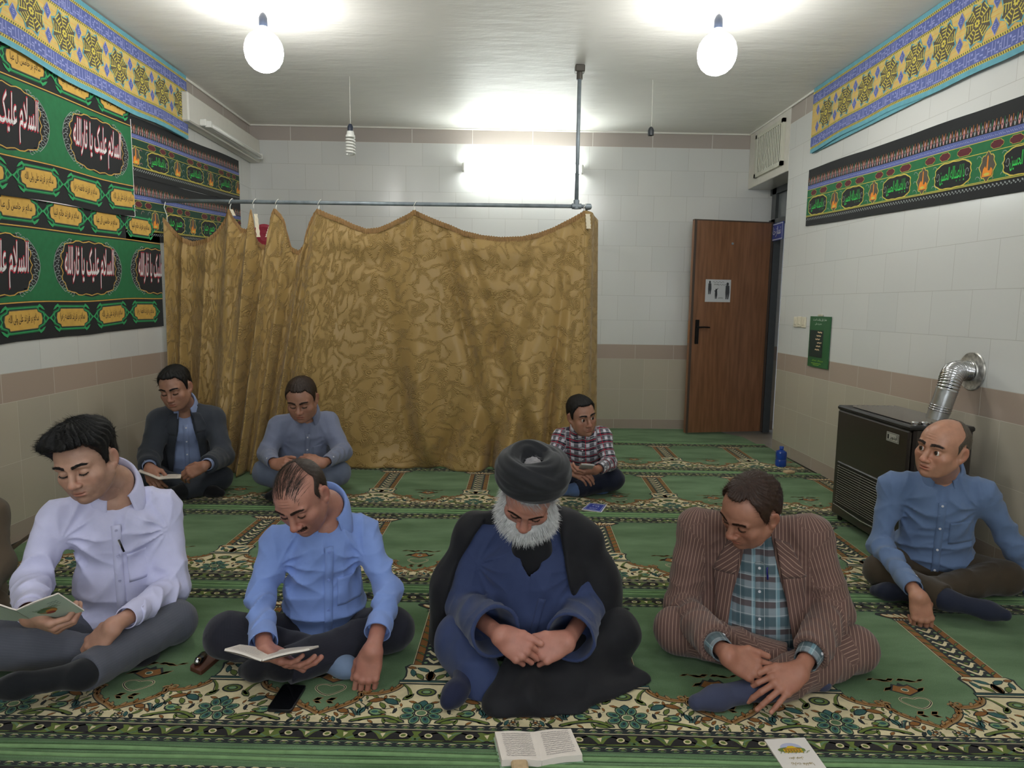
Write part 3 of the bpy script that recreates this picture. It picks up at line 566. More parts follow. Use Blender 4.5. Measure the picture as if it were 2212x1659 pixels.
rows = [(0.615, -0.236, 'nearest patterned green prayer carpet strip at the bottom edge'), (1.745, -0.236, 'patterned green prayer carpet strip under the front row of men'), (2.872, -0.085, 'patterned green prayer carpet strip just behind the front row of men'),
        (4.012, -0.165, 'patterned green prayer carpet strip under the men along the curtain'), (5.125, 0.162, 'farthest patterned green prayer carpet strip, reaching the blue bottle')]
for r, (ys, xp, lab) in enumerate(rows):
    s = Sheet(0.00035); full = r
    xw0, xw1 = XL+0.03, 2.425
    n0 = int(math.floor((xw0-xp)/CW))-1; n1 = int(math.ceil((xw1-xp)/CW))+1
    one = Sheet(0.00035); cell(one); V = np.array(one.mb.v)
    for k in range(n0, n1+1):
        if xp+k*CW-CW/2 < xw0-0.15 or xp+k*CW+CW/2 > xw1+0.62: continue
        s.mb.add(V+np.array([xp+k*CW, 0, 0]), one.mb.f, 0); s.mb.m[-len(one.mb.m):] = one.mb.m
    # clip the pattern to the carpet's own edges
    Vv = np.array(s.mb.v); Vv[:, 0] = np.clip(Vv[:, 0], xw0, xw1+0.03); keep = [i for i, f in enumerate(s.mb.f) if np.ptp(Vv[list(f), 0]) > 1e-5]
    s.mb.v = [tuple(p) for p in Vv]; s.mb.m = [s.mb.m[i] for i in keep]; s.mb.f = [s.mb.f[i] for i in keep]
    X0, X1 = xw0, xw1+0.03
    s.mb.box(((X0+X1)/2, CH/2, -0.0055), (X1-X0, CH-0.004, 0.011), GRN)
    nx = 60                                    # raised soft rolls along the seams
    for v_, rr, c in ((0.010, 0.0075, LGR), (0.026, 0.0065, GRN), (1.092, 0.006, GRN), (1.108, 0.0075, LGR), (1.121, 0.006, GRN)):
        pts = [(X0+(X1-X0)*i/nx, v_+0.0022*sin(i*0.7+r*2+v_*40), -0.0015) for i in range(nx+1)]; s.mb.tube(pts, rr, 8, c)
    s.place(lambda V: np.stack([V[:, 0]*cos(CA)-(V[:, 1])*sin(CA), V[:, 0]*sin(CA)+V[:, 1]*cos(CA)+ys-0.000, V[:, 2]], 1))
    tag(s.mb.build('prayer_carpet', CM), lab, 'carpet', 'rows of prayer carpet')
# plain green fitted carpet beyond the rows
mb = MB(); y0, y1 = 6.255, YB-0.005
mb.add([(XL+0.02, y0+0.08, 0.0), (2.43, y0-0.082, 0.0), (2.42, 6.52, 0.0), (2.30, y1-0.2, 0.0), (2.28, y1, 0.0), (XL+0.02, y1, 0.0), (XL+0.02, y0+0.08, -0.012), (2.43, y0-0.082, -0.012), (2.42, 6.52, -0.012), (2.30, y1-0.2, -0.012), (2.28, y1, -0.012), (XL+0.02, y1, -0.012)],
       [(0, 1, 2, 3, 4, 5), (0, 6, 7, 1), (1, 7, 8, 2), (2, 8, 9, 3), (3, 9, 10, 4), (4, 10, 11, 5), (5, 11, 6, 0)], 0)
tag(mb.build('plain_carpet', [CM[GRN]]), 'plain green carpet filling the floor up to the back wall', 'carpet')
# ---------------------------------------------------------------- printed wall cloths
BC = lambda n, r, g, b: mat(n, srgb(r, g, b), 0.75, noise=0.10, scale=30, sheen=0.1, spec=0.25)
BM = [BC('cloth_black', 22, 24, 26), BC('cloth_green', 28, 106, 62), BC('cloth_gold', 204, 162, 76), BC('cloth_bright_green', 48, 156, 92), BC('cloth_red', 216, 40, 66), BC('cloth_white', 236, 228, 228), BC('cloth_silver', 150, 156, 156), BC('cloth_dark_green', 14, 62, 44),
      BC('cloth_blue', 88, 100, 158), BC('cloth_turquoise', 98, 160, 174), BC('cloth_yellow', 208, 192, 84), BC('cloth_sand', 204, 180, 108), BC('cloth_brown', 84, 78, 66), BC('cloth_maroon', 92, 30, 40), BC('cloth_pink', 190, 140, 140), BC('cloth_orange', 232, 140, 40), BC('cloth_lilac', 150, 156, 206), BC('cloth_letter_green', 60, 206, 90)]
KBL, KGR, KGO, KBG, KRE, KWH, KSI, KDG, KBU, KTU, KYE, KSA, KBR, KMA, KPI, KOR, KLI, KLG = range(18)
def F(u): return {'a': '\u0627', 'A': '\u0622', 'b': '\u0628', 'p': '\u067E', 't': '\u062A', 'V': '\u062B', 'H': '\u062D', 'x': '\u062E', 'd': '\u062F', 'z': '\u0630', 'r': '\u0631', 'Z': '\u0632', 's': '\u0633', 'T': '\u0637', 'E': '\u0639', 'f': '\u0641', 'k': '\u06A9', 'l': '\u0644', 'm': '\u0645', 'n': '\u0646', 'h': '\u0647', 'w': '\u0648', 'y': '\u06CC', ' ': ' '}[u]
fa = lambda q: ''.join(F(c) for c in q)
TXT = dict(big=fa('alslam Elyk ya Varallh'), c1=fa('slam br frZnd xatm anbya'), c2=fa('slam br xams Al Eba'), c3=fa('slam br frZnd faTmh Zhra'), c4=fa('slam br frZnd Ely wly allh'), hus=fa('ya abaEbdallh alHsyn'), hyd=fa('Hsyn Hydr'))
def wavy_frame(a, b, n=44, amp=0.02, k=4, p=3.2):
    out = []
    for i in range(n):
        th = 2*pi*i/n; c, s_ = cos(th), sin(th); rr = (abs(c)**p+abs(s_)**p)**(-1/p)
        rr *= 1+amp*cos(k*2*th); out.append((a*rr*c, b*rr*s_))
    return out
def oct_frame(a, b, cut):
    return [(-a+cut, -b), (a-cut, -b), (a-cut*0.9, -b+cut*0.35), (a-cut*0.2, -b+cut*0.6), (a, 0), (a-cut*0.2, b-cut*0.6), (a-cut*0.9, b-cut*0.35), (a-cut, b), (-a+cut, b), (-a+cut*0.9, b-cut*0.35), (-a+cut*0.2, b-cut*0.6), (-a, 0), (-a+cut*0.2, -b+cut*0.6), (-a+cut*0.9, -b+cut*0.35)]
def cartouche(s, x, y, txt):
    s.poly(oct_frame(0.178, 0.072, 0.06), KGR, 3, x, y); s.poly(oct_frame(0.171, 0.066, 0.057), KBG, 4, x, y); s.poly(oct_frame(0.162, 0.060, 0.052), KDG, 5, x, y)
    for f in (1, -1):
        s.poly([(0.150, 0), (0.168, 0.028), (0.186, 0.012), (0.205, 0), (0.186, -0.012), (0.168, -0.028)], KBG, 6, x, y, f)
        s.poly([(0.158, 0), (0.170, 0.016), (0.186, 0), (0.170, -0.016)], KDG, 7, x, y, f)
        for g in (1, -1): s.poly([(0.10, 0.055), (0.125, 0.080), (0.15, 0.066), (0.168, 0.045), (0.15, 0.05), (0.13, 0.062)], KBG, 6, x, y, f) if g > 0 else s.poly([(0.10, -0.055), (0.125, -0.080), (0.15, -0.066), (0.168, -0.045), (0.15, -0.05), (0.13, -0.062)], KBG, 6, x, y, f)
    s.poly(oct_frame(0.146, 0.054, 0.040), KBR, 7, x, y); s.poly(oct_frame(0.142, 0.050, 0.038), KGO, 8, x, y)
    s.text(txt, x, y, 0.225, 0.060, KBL, 9, 0.006)
def medallion(s, x, y):
    s.poly(wavy_frame(0.335, 0.165, 48, 0.03, 6, 2.4), KBL, 3, x, y)
    fr = wavy_frame(0.272, 0.158, 56, 0.035, 8, 3.6); s.poly(fr, KGO, 4, x, y); s.poly([(a*0.975, b*0.965) for a, b in fr], KBL, 5, x, y)
    for f in (1, -1):
        for k in range(13):                    # silver lace side borders
            th = (k-6)*0.155; px, py = 0.305*cos(th)*1.02, 0.145*sin(th)*1.32
            s.ribbon([(px+0.014*cos(a), py+0.011*sin(a)) for a in [t*0.9 for t in range(7)]], 0.0035, KSI, 5, x, y, f)
            s.ell(x+f*(px+0.019), y+py, 0.004, 0.004, KSI, 5, 6)
            s.ell(x+f*(px-0.016), y+py+0.007, 0.0045, 0.0035, KSI, 5, 6)
        s.ribbon([(0.338*cos(t), 0.205*sin(t)) for t in [(-0.75+i*0.1) for i in range(16)]], 0.004, KSI, 5, x, y, f)
    s.text(TXT['big'], x, y, 0.49, 0.235, KRE, 7, 0.045, 0, 0.10, 4); s.text(TXT['big'], x, y, 0.49, 0.235, KBL, 8, 0.022, 0, 0.10, 4); s.text(TXT['big'], x, y, 0.49, 0.235, KPI, 9, 0.018, 0, 0.10, 4); s.text(TXT['big'], x, y, 0.49, 0.235, KWH, 10, 0.006, 0, 0.10, 4)
def big_banner(name, Y0, Y1, zb, slope, ht, m0, c0b, c0t, xoff, label, seed, torn=False):
    s = Sheet(0.0005); s.rect(Y0, 0, Y1, ht, KBL, 1); s.rect(Y0, 0.205, Y1, 0.585, KGR, 2)
    for v in (0.197, 0.592): s.rect(Y0, v, Y1, v+0.006, KGO, 3)
    for k in range(-1, 6):
        x = m0+0.79*k
        for dx in (-0.395,): s.poly([(x+dx-0.05, 0.215), (x+dx+0.05, 0.215), (x+dx+0.02, 0.39), (x+dx+0.05, 0.58), (x+dx-0.05, 0.58), (x+dx-0.02, 0.39)], KBG if False else KGR, 3)
        if Y0+0.2 < x < Y1+0.2: medallion(s, x, 0.395)
    for k in range(-1, 10):
        x = c0b+0.405*k
        if Y0+0.10 < x < Y1-0.02: cartouche(s, x, 0.108, TXT['c3'] if k % 2 == 0 else TXT['c4'])
        x = c0t+0.4*k
        if Y0+0.10 < x < Y1-0.02: cartouche(s, x, 0.690, TXT['c1'] if k % 2 == 0 else TXT['c2'])
    V = np.array(s.mb.v); V[:, 0] = np.minimum(V[:, 0], Y1); s.mb.v = [tuple(p) for p in V]
    if torn: s.mb.box(((Y0+Y1)/2, 0.001, -0.001), (Y1-Y0, 0.012, 0.001), KWH); s.mb.box((Y1+0.003, ht*0.4, -0.001), (0.014, ht*0.8, 0.001), KWH)
    s.mb.box(((Y0+Y1)/2, ht/2, -0.0030), (Y1-Y0, ht, 0.005), KBL)
    r = random.Random(seed); ph = r.random()*6
    def fn(V):
        y = V[:, 0]; t = V[:, 1]; z = zb+slope*(y-3.4)+t
        return np.stack([XL+xoff+V[:, 2], y, z+0.006*np.sin(y*7+ph)*(1-t/ht)], 1)
    s.place(fn); return tag(s.mb.build(name, BM), label, 'banner', 'printed wall banners')
# split long edges so the cloth can hang slightly wavy: base rectangles are laid in strips
def strips(rect):
    def f(s, x0, y0, x1, y1, mi, lay=1):
        n = max(1, int(abs(x1-x0)/0.12))
        for i in range(n): rect(s, x0+(x1-x0)*i/n, y0, x0+(x1-x0)*(i+1)/n, y1, mi, lay)
    return f
Sheet.rect = strips(Sheet.rect)
big_banner('wall_banner', 2.9, 5.05, 1.032, 0.028, 0.80, 4.185, 3.58-0.405, 3.583-0.4, 0.006, 'lower black and green banner with red and white calligraphy on left wall', 1)
big_banner('wall_banner', 2.9, 4.70, 1.772, 0.036, 0.80, 4.315, 3.753-0.405, 3.703-0.4, 0.018, 'upper black and green banner with red calligraphy below the left yellow frieze', 2, True)
def star(s, x, y, r, lay):
    def st(r0, r1, n=8, ph=pi/8): return [((r0 if i % 2 == 0 else r1)*cos(ph+pi*i/n), (r0 if i % 2 == 0 else r1)*sin(ph+pi*i/n)) for i in range(2*n)]
    sq = lambda a, rt: [(a*cos(rt+pi/4+k*pi/2), a*sin(rt+pi/4+k*pi/2)) for k in range(4)]
    s.poly(st(r*1.12, r*0.86), KTU, lay, x, y); s.poly(st(r, r*0.76), KBR, lay+1, x, y)
    for k in range(8):                         # square maze lines in eight sectors
        th = k*pi/4
        for j in range(4):
            a = r*(0.30+0.17*j); hw = a*0.36
            c, sn = cos(th), sin(th)
            P = lambda u, v: (x+u*c-v*sn, y+u*sn+v*c)
            s.poly([P(a, -hw), P(a+r*0.055, -hw), P(a+r*0.055, hw*0.7), P(a, hw*0.7)], KYE, lay+2)
            if j < 3: s.poly([P(a, hw*0.6), P(a+r*0.20, hw*0.6), P(a+r*0.20, hw*0.6+r*0.05), P(a, hw*0.6+r*0.05)], KYE, lay+2)
    s.poly(st(r*0.22, r*0.15), KYE, lay+3, x, y); s.poly(st(r*0.08, r*0.05), KBR, lay+4, x, y)
def frieze(name, sgn, X, Y0, Y1, zb, ht, m0, label):
    s = Sheet(0.0005); s.rect(Y0, 0, Y1, ht, KTU, 1)
    for (a, b, c) in ((0.030, 0.046, KYE), (0.046, 0.118, KBU), (0.118, 0.134, KYE), (ht-0.134, ht-0.118, KYE), (ht-0.118, ht-0.046, KBU), (ht-0.046, ht-0.030, KYE), (0.134, ht-0.134, KSA)): s.rect(Y0, a, Y1, b, c, 2)
    n = int((Y1-Y0)/0.016)
    for v in (0.038, 0.126, ht-0.126, ht-0.038):
        for i in range(n): x = Y0+(i+0.5)*0.016; s.poly([(-0.006, -0.006), (0.001, -0.006), (0.006, 0.006), (-0.001, 0.006)], KBR, 3, x, v)
    rr = random.Random(3)
    for v0 in (0.052, ht-0.112):               # kufic lettering
        x = Y0+0.01
        while x < Y1-0.03:
            k = rr.randint(0, 4); w_ = rr.choice((0.014, 0.018, 0.024))
            s.poly([(0, 0), (w_, 0), (w_, 0.007), (0, 0.007)], KLI, 3, x, v0+rr.choice((0.0, 0.018)))
            if k < 3: s.poly([(0, 0), (0.005, 0), (0.005, 0.058), (0, 0.058)], KLI, 3, x, v0)
            if k in (1, 3): s.poly([(0, 0), (w_, 0), (w_, 0.006), (0, 0.006)], KLI, 3, x, v0+0.032); s.poly([(0, 0), (0.005, 0), (0.005, 0.030), (0, 0.030)], KLI, 3, x+w_-0.005, v0+0.006)
            if k == 4: s.poly([(0, 0), (0.012, 0), (0.012, 0.012), (0, 0.012)], KLI, 3, x, v0+0.040)
            x += w_+0.004
    for i in range(9): v = 0.140+i*(ht-0.28)/9; s.rect(Y0, v, Y1, v+0.0016, KOR, 3)
    k0 = int(math.floor((Y0-m0)/0.272)); 
    for k in range(k0, int((Y1-m0)/0.272)+2):
        x = m0+k*0.272
        if Y0+0.03 < x < Y1: star(s, x, ht/2, 0.106, 4)
        xx = x+0.136
        if Y0+0.03 < xx < Y1-0.03:
            for v in (ht/2+0.062, ht/2-0.062):
                s.poly([(-0.030, 0), (0, 0.044), (0.030, 0), (0, -0.044)], KLI, 4, xx, v); s.poly([(-0.025, 0), (0, 0.037), (0.025, 0), (0, -0.037)], KBU, 5, xx, v)
                for q in range(3): s.poly([(-0.008, -0.002), (0.008, -0.002), (0.008, 0.002), (-0.008, 0.002)], KLI, 6, xx, v-0.01+q*0.01)
    V = np.array(s.mb.v); V[:, 0] = np.clip(V[:, 0], Y0, Y1); s.mb.v = [tuple(p) for p in V]
    s.mb.box(((Y0+Y1)/2, ht/2, -0.0095), (Y1-Y0, ht, 0.003), KTU)
    def fn(V):
        y = V[:, 0]; t = V[:, 1]
        return np.stack([X+sgn*((0.044 if sgn > 0 else 0.026)+V[:, 2]*1.6+0.005*np.sin(y*2.3+1)), y, zb+t+0.016*np.sin(y*2.6+(2 if sgn < 0 else 0))*(1-t/ht)+0.005*np.sin(y*9)*(1-t/ht)], 1)
    s.place(fn)
    if sgn < 0: s.mb.f = [f[::-1] for f in s.mb.f]
    return tag(s.mb.build(name, BM), label, 'banner', 'printed wall banners')
frieze('frieze_banner', 1, XL, 2.9, 5.482, 2.50, 0.488, 3.733-0.272*3, 'yellow and blue star patterned frieze banner along top of left wall')
frieze('frieze_banner', -1, XR, 2.7, 5.50, 2.512, 0.485, 2.55, 'yellow and blue star patterned frieze banner along top of right wall')
def dark_frieze(name, sgn, X, Y0, Y1, zb, slope, ht, per, c0, label, xo, fold=0.0, hyd=False):
    s = Sheet(0.0005); h = ht; flip = -1 if sgn < 0 else 1
    s.rect(Y0, 0, Y1, h, KBL, 1); s.rect(Y0, h*0.165, Y1, h*0.635, KGR if sgn < 0 else KDG, 2); s.rect(Y0, h*0.64, Y1, h*0.715, KBU, 2)
    for v in (0.16, 0.175, 0.50, 0.632): s.rect(Y0, h*v, Y1, h*v+0.0035, KYE, 4)
    rr = random.Random(5)
    x = Y0+0.01
    while x < Y1-0.02:                         # small white script on the blue strip
        s.ribbon([(x, h*0.665), (x+0.008, h*0.675+0.006*rr.random()), (x+0.016, h*0.668), (x+0.022, h*0.69)], 0.003, KLI, 3); x += 0.026
    n = int((Y1-Y0)/0.028)
    for i in range(n):                         # lamps row and braided row
        x = Y0+(i+0.5)*0.028
        s.poly([(-0.004, 0), (-0.009, 0.020), (-0.006, 0.038), (0, 0.052), (0.006, 0.038), (0.009, 0.020), (0.004, 0)], KPI if i % 2 else KSI, 3, x, h*0.725, 1, 1.0 if i % 2 else 0.85)
        s.ell(x, h*0.725+0.022, 0.004, 0.007, KMA, 4, 6)
        s.poly([(-0.0015, 0), (0.0015, 0), (0.001, 0.034), (-0.001, 0.034)], KOR if i % 3 else KBG, 3, x+0.014, h*0.735+0.02)
        s.ell(x, h*0.125, 0.008, 0.005, KSI, 3, 6, 0.6); s.ell(x+0.014, h*0.105, 0.006, 0.004, KSI, 3, 6, -0.6)
    for i in range(int((Y1-Y0)/0.09)):         # scroll leaves on green
        x = Y0+0.045+i*0.09
        for v in (0.22, 0.33, 0.45): s.ribbon([(x+0.02*cos(t), h*v+0.012*sin(t*1.3)) for t in [q*0.8 for q in range(6)]], 0.003, KSI if i % 2 else KPI, 3)
    k0 = int(math.floor((Y0-c0)/per))-1
    for k in range(k0, int((Y1-c0)/per)+2):
        x = c0+k*per
        if Y0+0.11 < x < Y1-0.03:
            fr = wavy_frame(0.145, h*0.148, 40, 0.03, 6, 3.4); s.poly([(a*1.05, b*1.09) for a, b in fr], KYE, 5, x, h*0.335); s.poly(fr, KBL, 6, x, h*0.335)
            s.text(TXT['hyd'] if hyd else TXT['hus'], flip*x if False else x, h*0.335, 0.205*(flip), h*0.20, KLG, 8, 0.008, 0, 0, 3)
            for f in (1, -1): s.ribbon([(0.120+0.012*cos(t), 0.02*sin(t)) for t in [q*0.8 for q in range(8)]], 0.0035, KSI, 7, x, h*0.335, f)
        for dx, w_ in ((-0.085, 0.075), (0.075, 0.06), (0.205, 0.06)):
            if Y0+0.06 < x+dx < Y1-0.03: s.poly(oct_frame(w_*0.78, h*0.048, 0.018), KYE, 5, x+dx, h*0.57); s.poly(oct_frame(w_*0.75, h*0.044, 0.018), KMA, 6, x+dx, h*0.57)
        xm = x+per*0.49
        if Y0+0.05 < xm < Y1-0.03:
            fr = wavy_frame(0.052, h*0.155, 28, 0.10, 4, 1.7); s.poly([(a*1.12, b*1.07) for a, b in fr], KYE, 5, xm, h*0.34); s.poly(fr, KBR, 6, xm, h*0.34)
            s.poly([(-0.036, -0.05), (0.036, -0.05), (0.040, -0.018), (0.026, -0.006), (0.018, -0.022), (0.006, -0.02), (0.004, 0.05), (0, 0.058), (-0.004, 0.05), (-0.006, -0.01), (-0.016, 0.004), (-0.028, -0.010)], KOR, 7, xm, h*0.34, -1 if sgn < 0 else 1)
            s.ell(xm, h*0.34-0.038, 0.022, 0.008, KYE, 8, 8)
    V = np.array(s.mb.v); V[:, 0] = np.clip(V[:, 0], Y0, Y1); V[:, 1] = np.clip(V[:, 1], 0, h); s.mb.v = [tuple(p) for p in V]
    s.mb.box(((Y0+Y1)/2, h/2, -0.0030), (Y1-Y0, h, 0.005), KBL)
    def fn(V):
        y = V[:, 0]; t = V[:, 1]
        return np.stack([X+sgn*(xo+V[:, 2]), y, zb+slope*(y-Y0)+t+0.006*np.sin(y*5.3)*(t/h-0.3)], 1)
    s.place(fn)
    if sgn < 0: s.mb.f = [f[::-1] for f in s.mb.f]
    return tag(s.mb.build(name, BM), label, 'banner', 'printed wall banners')
dark_frieze('calligraphy_banner', -1, XR, 2.7, 5.545, 1.815, 0.043, 0.448, 0.531, 3.762-0.531, 'long black and green banner with green calligraphy on right wall', 0.010)
dark_frieze('calligraphy_banner', 1, XL, 4.60, 6.60, 2.09, 0.052, 0.39, 0.600, 5.065-0.6, 'dim black and green banner high on left wall beside the unlit tube light', 0.010)
dark_frieze('calligraphy_banner', 1, XL, 4.60, 6.62, 1.66, 0.050, 0.43, 0.600, 5.3-0.6, 'black and green banner on left wall partly behind the gold curtain', 0.006, hyd=True)
# ---------------------------------------------------------------- gold jacquard curtain
def curtain_mat():
    m = bpy.data.materials.new('gold_jacquard'); nt, N, L, B = nodes_of(m)
    uv = N.new('ShaderNodeAttribute'); uv.attribute_name = 'cloth_uv'
    sp = N.new('ShaderNodeSeparateXYZ'); L.new(uv.outputs['Vector'], sp.inputs[0]); u, v = sp.outputs[0], sp.outputs[1]
    nz = N.new('ShaderNodeTexNoise'); nz.inputs['Scale'].default_value = 6; nz.inputs['Detail'].default_value = 2; L.new(uv.outputs['Vector'], nz.inputs['Vector'])
    wv = math_n(N, L, 'MULTIPLY', math_n(N, L, 'SUBTRACT', nz.outputs[0], 0.5), 0.10)
    u2 = math_n(N, L, 'ADD', u, wv)
    # curling vine bands
    rn = N.new('ShaderNodeTexNoise'); rn.inputs['Scale'].default_value = 9.0; rn.inputs['Detail'].default_value = 1.5; rn.inputs['Distortion'].default_value = 0.6; L.new(uv.outputs['Vector'], rn.inputs['Vector'])
    vo = N.new('ShaderNodeTexVoronoi'); vo.inputs['Scale'].default_value = 20; vo.feature = 'F1'; L.new(uv.outputs['Vector'], vo.inputs['Vector'])
    rings = math_n(N, L, 'SINE', math_n(N, L, 'MULTIPLY', vo.outputs['Distance'], 34.0))
    mk = N.new('ShaderNodeMapRange'); mk.inputs[1].default_value = 0.095; mk.inputs[2].default_value = 0.030; L.new(math_n(N, L, 'ABSOLUTE', math_n(N, L, 'SUBTRACT', rn.outputs[0], 0.5)), mk.inputs[0]); mask = mk
    pat = math_n(N, L, 'MULTIPLY', mask.outputs[0], math_n(N, L, 'MULTIPLY_ADD', rings, 0.5, 0.5))
    base = mixc(N, L, mask.outputs[0], srgb(160, 131, 78), srgb(155, 126, 72))
    c = mixc(N, L, math_n(N, L, 'MULTIPLY', pat, 0.34), base, srgb(106, 84, 44)); L.new(c, B.inputs['Base Color'])
    L.new(math_n(N, L, 'MULTIPLY_ADD', mask.outputs[0], 0.22, 0.42), B.inputs['Roughness']); B.inputs['Sheen Weight'].default_value = 0.15; B.inputs['Specular IOR Level'].default_value = 0.35
    bp = N.new('ShaderNodeBump'); bp.inputs['Strength'].default_value = 0.8; bp.inputs['Distance'].default_value = 0.004; L.new(pat, bp.inputs['Height']); L.new(bp.outputs[0], B.inputs['Normal'])
    return m
CUR = curtain_mat()
top_px = [(359, 471), (372, 494), (389, 511), (412, 521), (449, 515), (465, 500), (477, 483), (488, 466), (497.5, 450), (504, 469), (518, 492), (530, 495), (538, 490), (544, 468), (548, 447), (552, 480), (556, 520), (564, 528), (573, 529), (577, 505), (583, 478), (591, 456), (597, 451), (606, 462), (616, 480), (622, 505), (628, 534), (643, 541), (656, 528), (661, 500), (668, 476), (678, 458), (689, 453),
          (710, 462), (735, 471), (762, 484), (790, 494), (816, 491), (841, 483), (868, 469), (896, 455), (930, 470), (965, 483), (1000, 498), (1039, 508), (1082, 512), (1127, 511), (1162, 503), (1196, 491), (1230, 474), (1263, 456)]
hooks = [0, 8, 14, 22, 32, 40, 50]
P_top = [at(u, v, RY-0.015) for u, v in top_px]
bx = [(-2.46, 5.02), (-2.2, 4.92), (-2.04, 4.84), (-1.92, 4.90), (-1.80, 5.0), (-1.5, 5.08), (-1.14, 5.12), (-0.8, 5.13), (-0.46, 5.12), (-0.2, 5.0), (0.01, 4.90), (0.32, 4.87), (0.52, 4.93), (0.62, 5.02)]
bu = [0.0, 0.10, 0.17, 0.24, 0.30, 0.40, 0.48, 0.56, 0.64, 0.72, 0.80, 0.90, 0.96, 1.0]
ax_ = np.array([p[0] for p in P_top]); az_ = np.array([p[2] for p in P_top]); us = (ax_-ax_[0])/(ax_[-1]-ax_[0])
NU, NV = 620, 110
def curtain_sheet():
    vs = []; uvs = []; U = np.linspace(0, 1, NU); hu = us[hooks]
    tx = np.interp(U, us, ax_); tz = np.interp(U, us, az_); k = np.ones(5)/5; tz2 = np.convolve(np.pad(tz, 2, 'edge'), k, 'valid'); tz = 0.5*tz+0.5*tz2
    bX = np.interp(U, bu, [b[0] for b in bx]); bY = np.interp(U, bu, [b[1] for b in bx])
    Uc = 0.5*(hu[1:]+hu[:-1])
    # extra cloth gathered at the left: arc length parameter
    dens = np.interp(U, [0, 0.42, 0.5, 1], [3.0, 2.6, 1.15, 1.05]); S = np.concatenate([[0], np.cumsum((dens[1:]+dens[:-1])/2*np.diff(U))])*3.0
    for j in range(NV):
        t = j/(NV-1)
        for i in range(NU):
            u = U[i]; zt = tz[i]; z = zt*(1-t)+0.012*t; x = tx[i]*(1-t)+bX[i]*t; y = (RY-0.015)*(1-t)+bY[i]*t
            A = (0.022+0.058*t) if u < 0.36 else (0.006+0.012*t)
            left = 1 if u < 0.36 else max(0.0, 1-(u-0.36)/0.06)
            ph = 2*pi*(u*17+0.45*sin(u*23)+0.22*t*sin(u*17+1))
            d = left*A*(abs(sin(ph/2))**0.7*2-1)*0.9
            # deep tubular folds running from the hooks
            for hi, h_ in enumerate(hu):
                wd = 0.010+0.05*t*(0.6 if h_ < 0.36 else 1.3); q = (u-h_-0.03*t*sin(hi*2.1))/wd
                d -= (0.045+0.065*t)*math.exp(-q*q)*(1.0 if 0 < hi < 6 else 0.6)
            # long soft drag folds in the wide right panels
            if u > 0.40:
                rt = min(1, (u-0.40)/0.05)
                for (c0, sl, wd, am) in ((0.50, 0.10, 0.022, 0.030), (0.585, -0.03, 0.03, 0.03), (0.655, 0.13, 0.020, 0.040), (0.70, 0.20, 0.022, 0.035), (0.93, -0.16, 0.018, 0.035), (0.90, -0.26, 0.022, 0.03), (0.80, -0.02, 0.03, 0.025), (0.965, -0.06, 0.012, 0.03)):
                    q = (u-(c0+sl*t))/wd; d += rt*am*2.6*(0.3+t)*(math.exp(-q*q)-0.6*math.exp(-(q-1.6)*(q-1.6)))*(0.7+0.3*sin(5*t+c0*30))
            # swag creases hanging below each dip
            for a, b in zip(hu[:-1], hu[1:]):
                if a <= u <= b:
                    m_ = (u-a)/(b-a); sg = math.sin(pi*m_); dd = (zt-z)
                    d += 0.016*sg*sin(dd*26+1.2*sg)*math.exp(-dd*2.6)
            z += 0.010*t*sin(u*60)*0.5
            y += d; y = min(y, RY+0.10)
            if t > 0.93: y -= (t-0.93)*0.5*(0.5+0.5*sin(u*37))
            vs.append((x+0.012*t*left*sin(ph+1), y, max(z, 0.008))); uvs.append((S[i], z-0.12*sin(u*2), 0))
    fs = [(j*NU+i, j*NU+i+1, (j+1)*NU+i+1, (j+1)*NU+i) for j in range(NV-1) for i in range(NU-1)]
    return vs, fs, uvs
vs, fs, uvs = curtain_sheet()
mbc = MB(); mbc.add(vs, fs)
# side return hanging round the corner of the rail
b0 = len(mbc.v); n2, m2 = 46, 60
for j in range(m2):
    t = j/(m2-1)
    for i in range(n2):
        s_ = i/(n2-1); p0 = np.array(vs[NU-1+int(t*(NV-1))*NU]); top = 1.88-0.05*math.sin(pi*min(1, s_*1.0))
        x = p0[0]*(1-s_)+(0.70+0.04*t)*s_+0.085*math.sin(pi*min(1, s_*1.2))**0.7+0.022*math.sin(s_*17+0.5)*(0.4+0.6*t)*min(1, s_*5); y = p0[1]*(1-s_)+(5.62)*s_
        z0 = az_[-1]*(1-s_)+(az_[-1]-0.10*math.sin(pi*s_))*s_; z = z0*(1-t)+0.012*t
        mbc.v.append((x, y, z)); uvs.append((9+s_*0.6, z, 0))
for j in range(m2-1):
    for i in range(n2-1): a = b0+j*n2+i; mbc.f.append((a, a+1, a+n2+1, a+n2)); mbc.m.append(0)
cur = empty('curtain', (-0.9, 5.05, 0), 'gold patterned curtain hung by hooks from the grey pipe rail', 'curtain')
co = mbc.build('curtain_cloth', [CUR], cur, smooth=True)
at_ = co.data.attributes.new('cloth_uv', 'FLOAT_VECTOR', 'POINT'); at_.data.foreach_set('vector', np.array(uvs, dtype=np.float32).ravel())
mo = co.modifiers.new('thick', 'SOLIDIFY'); mo.thickness = 0.002
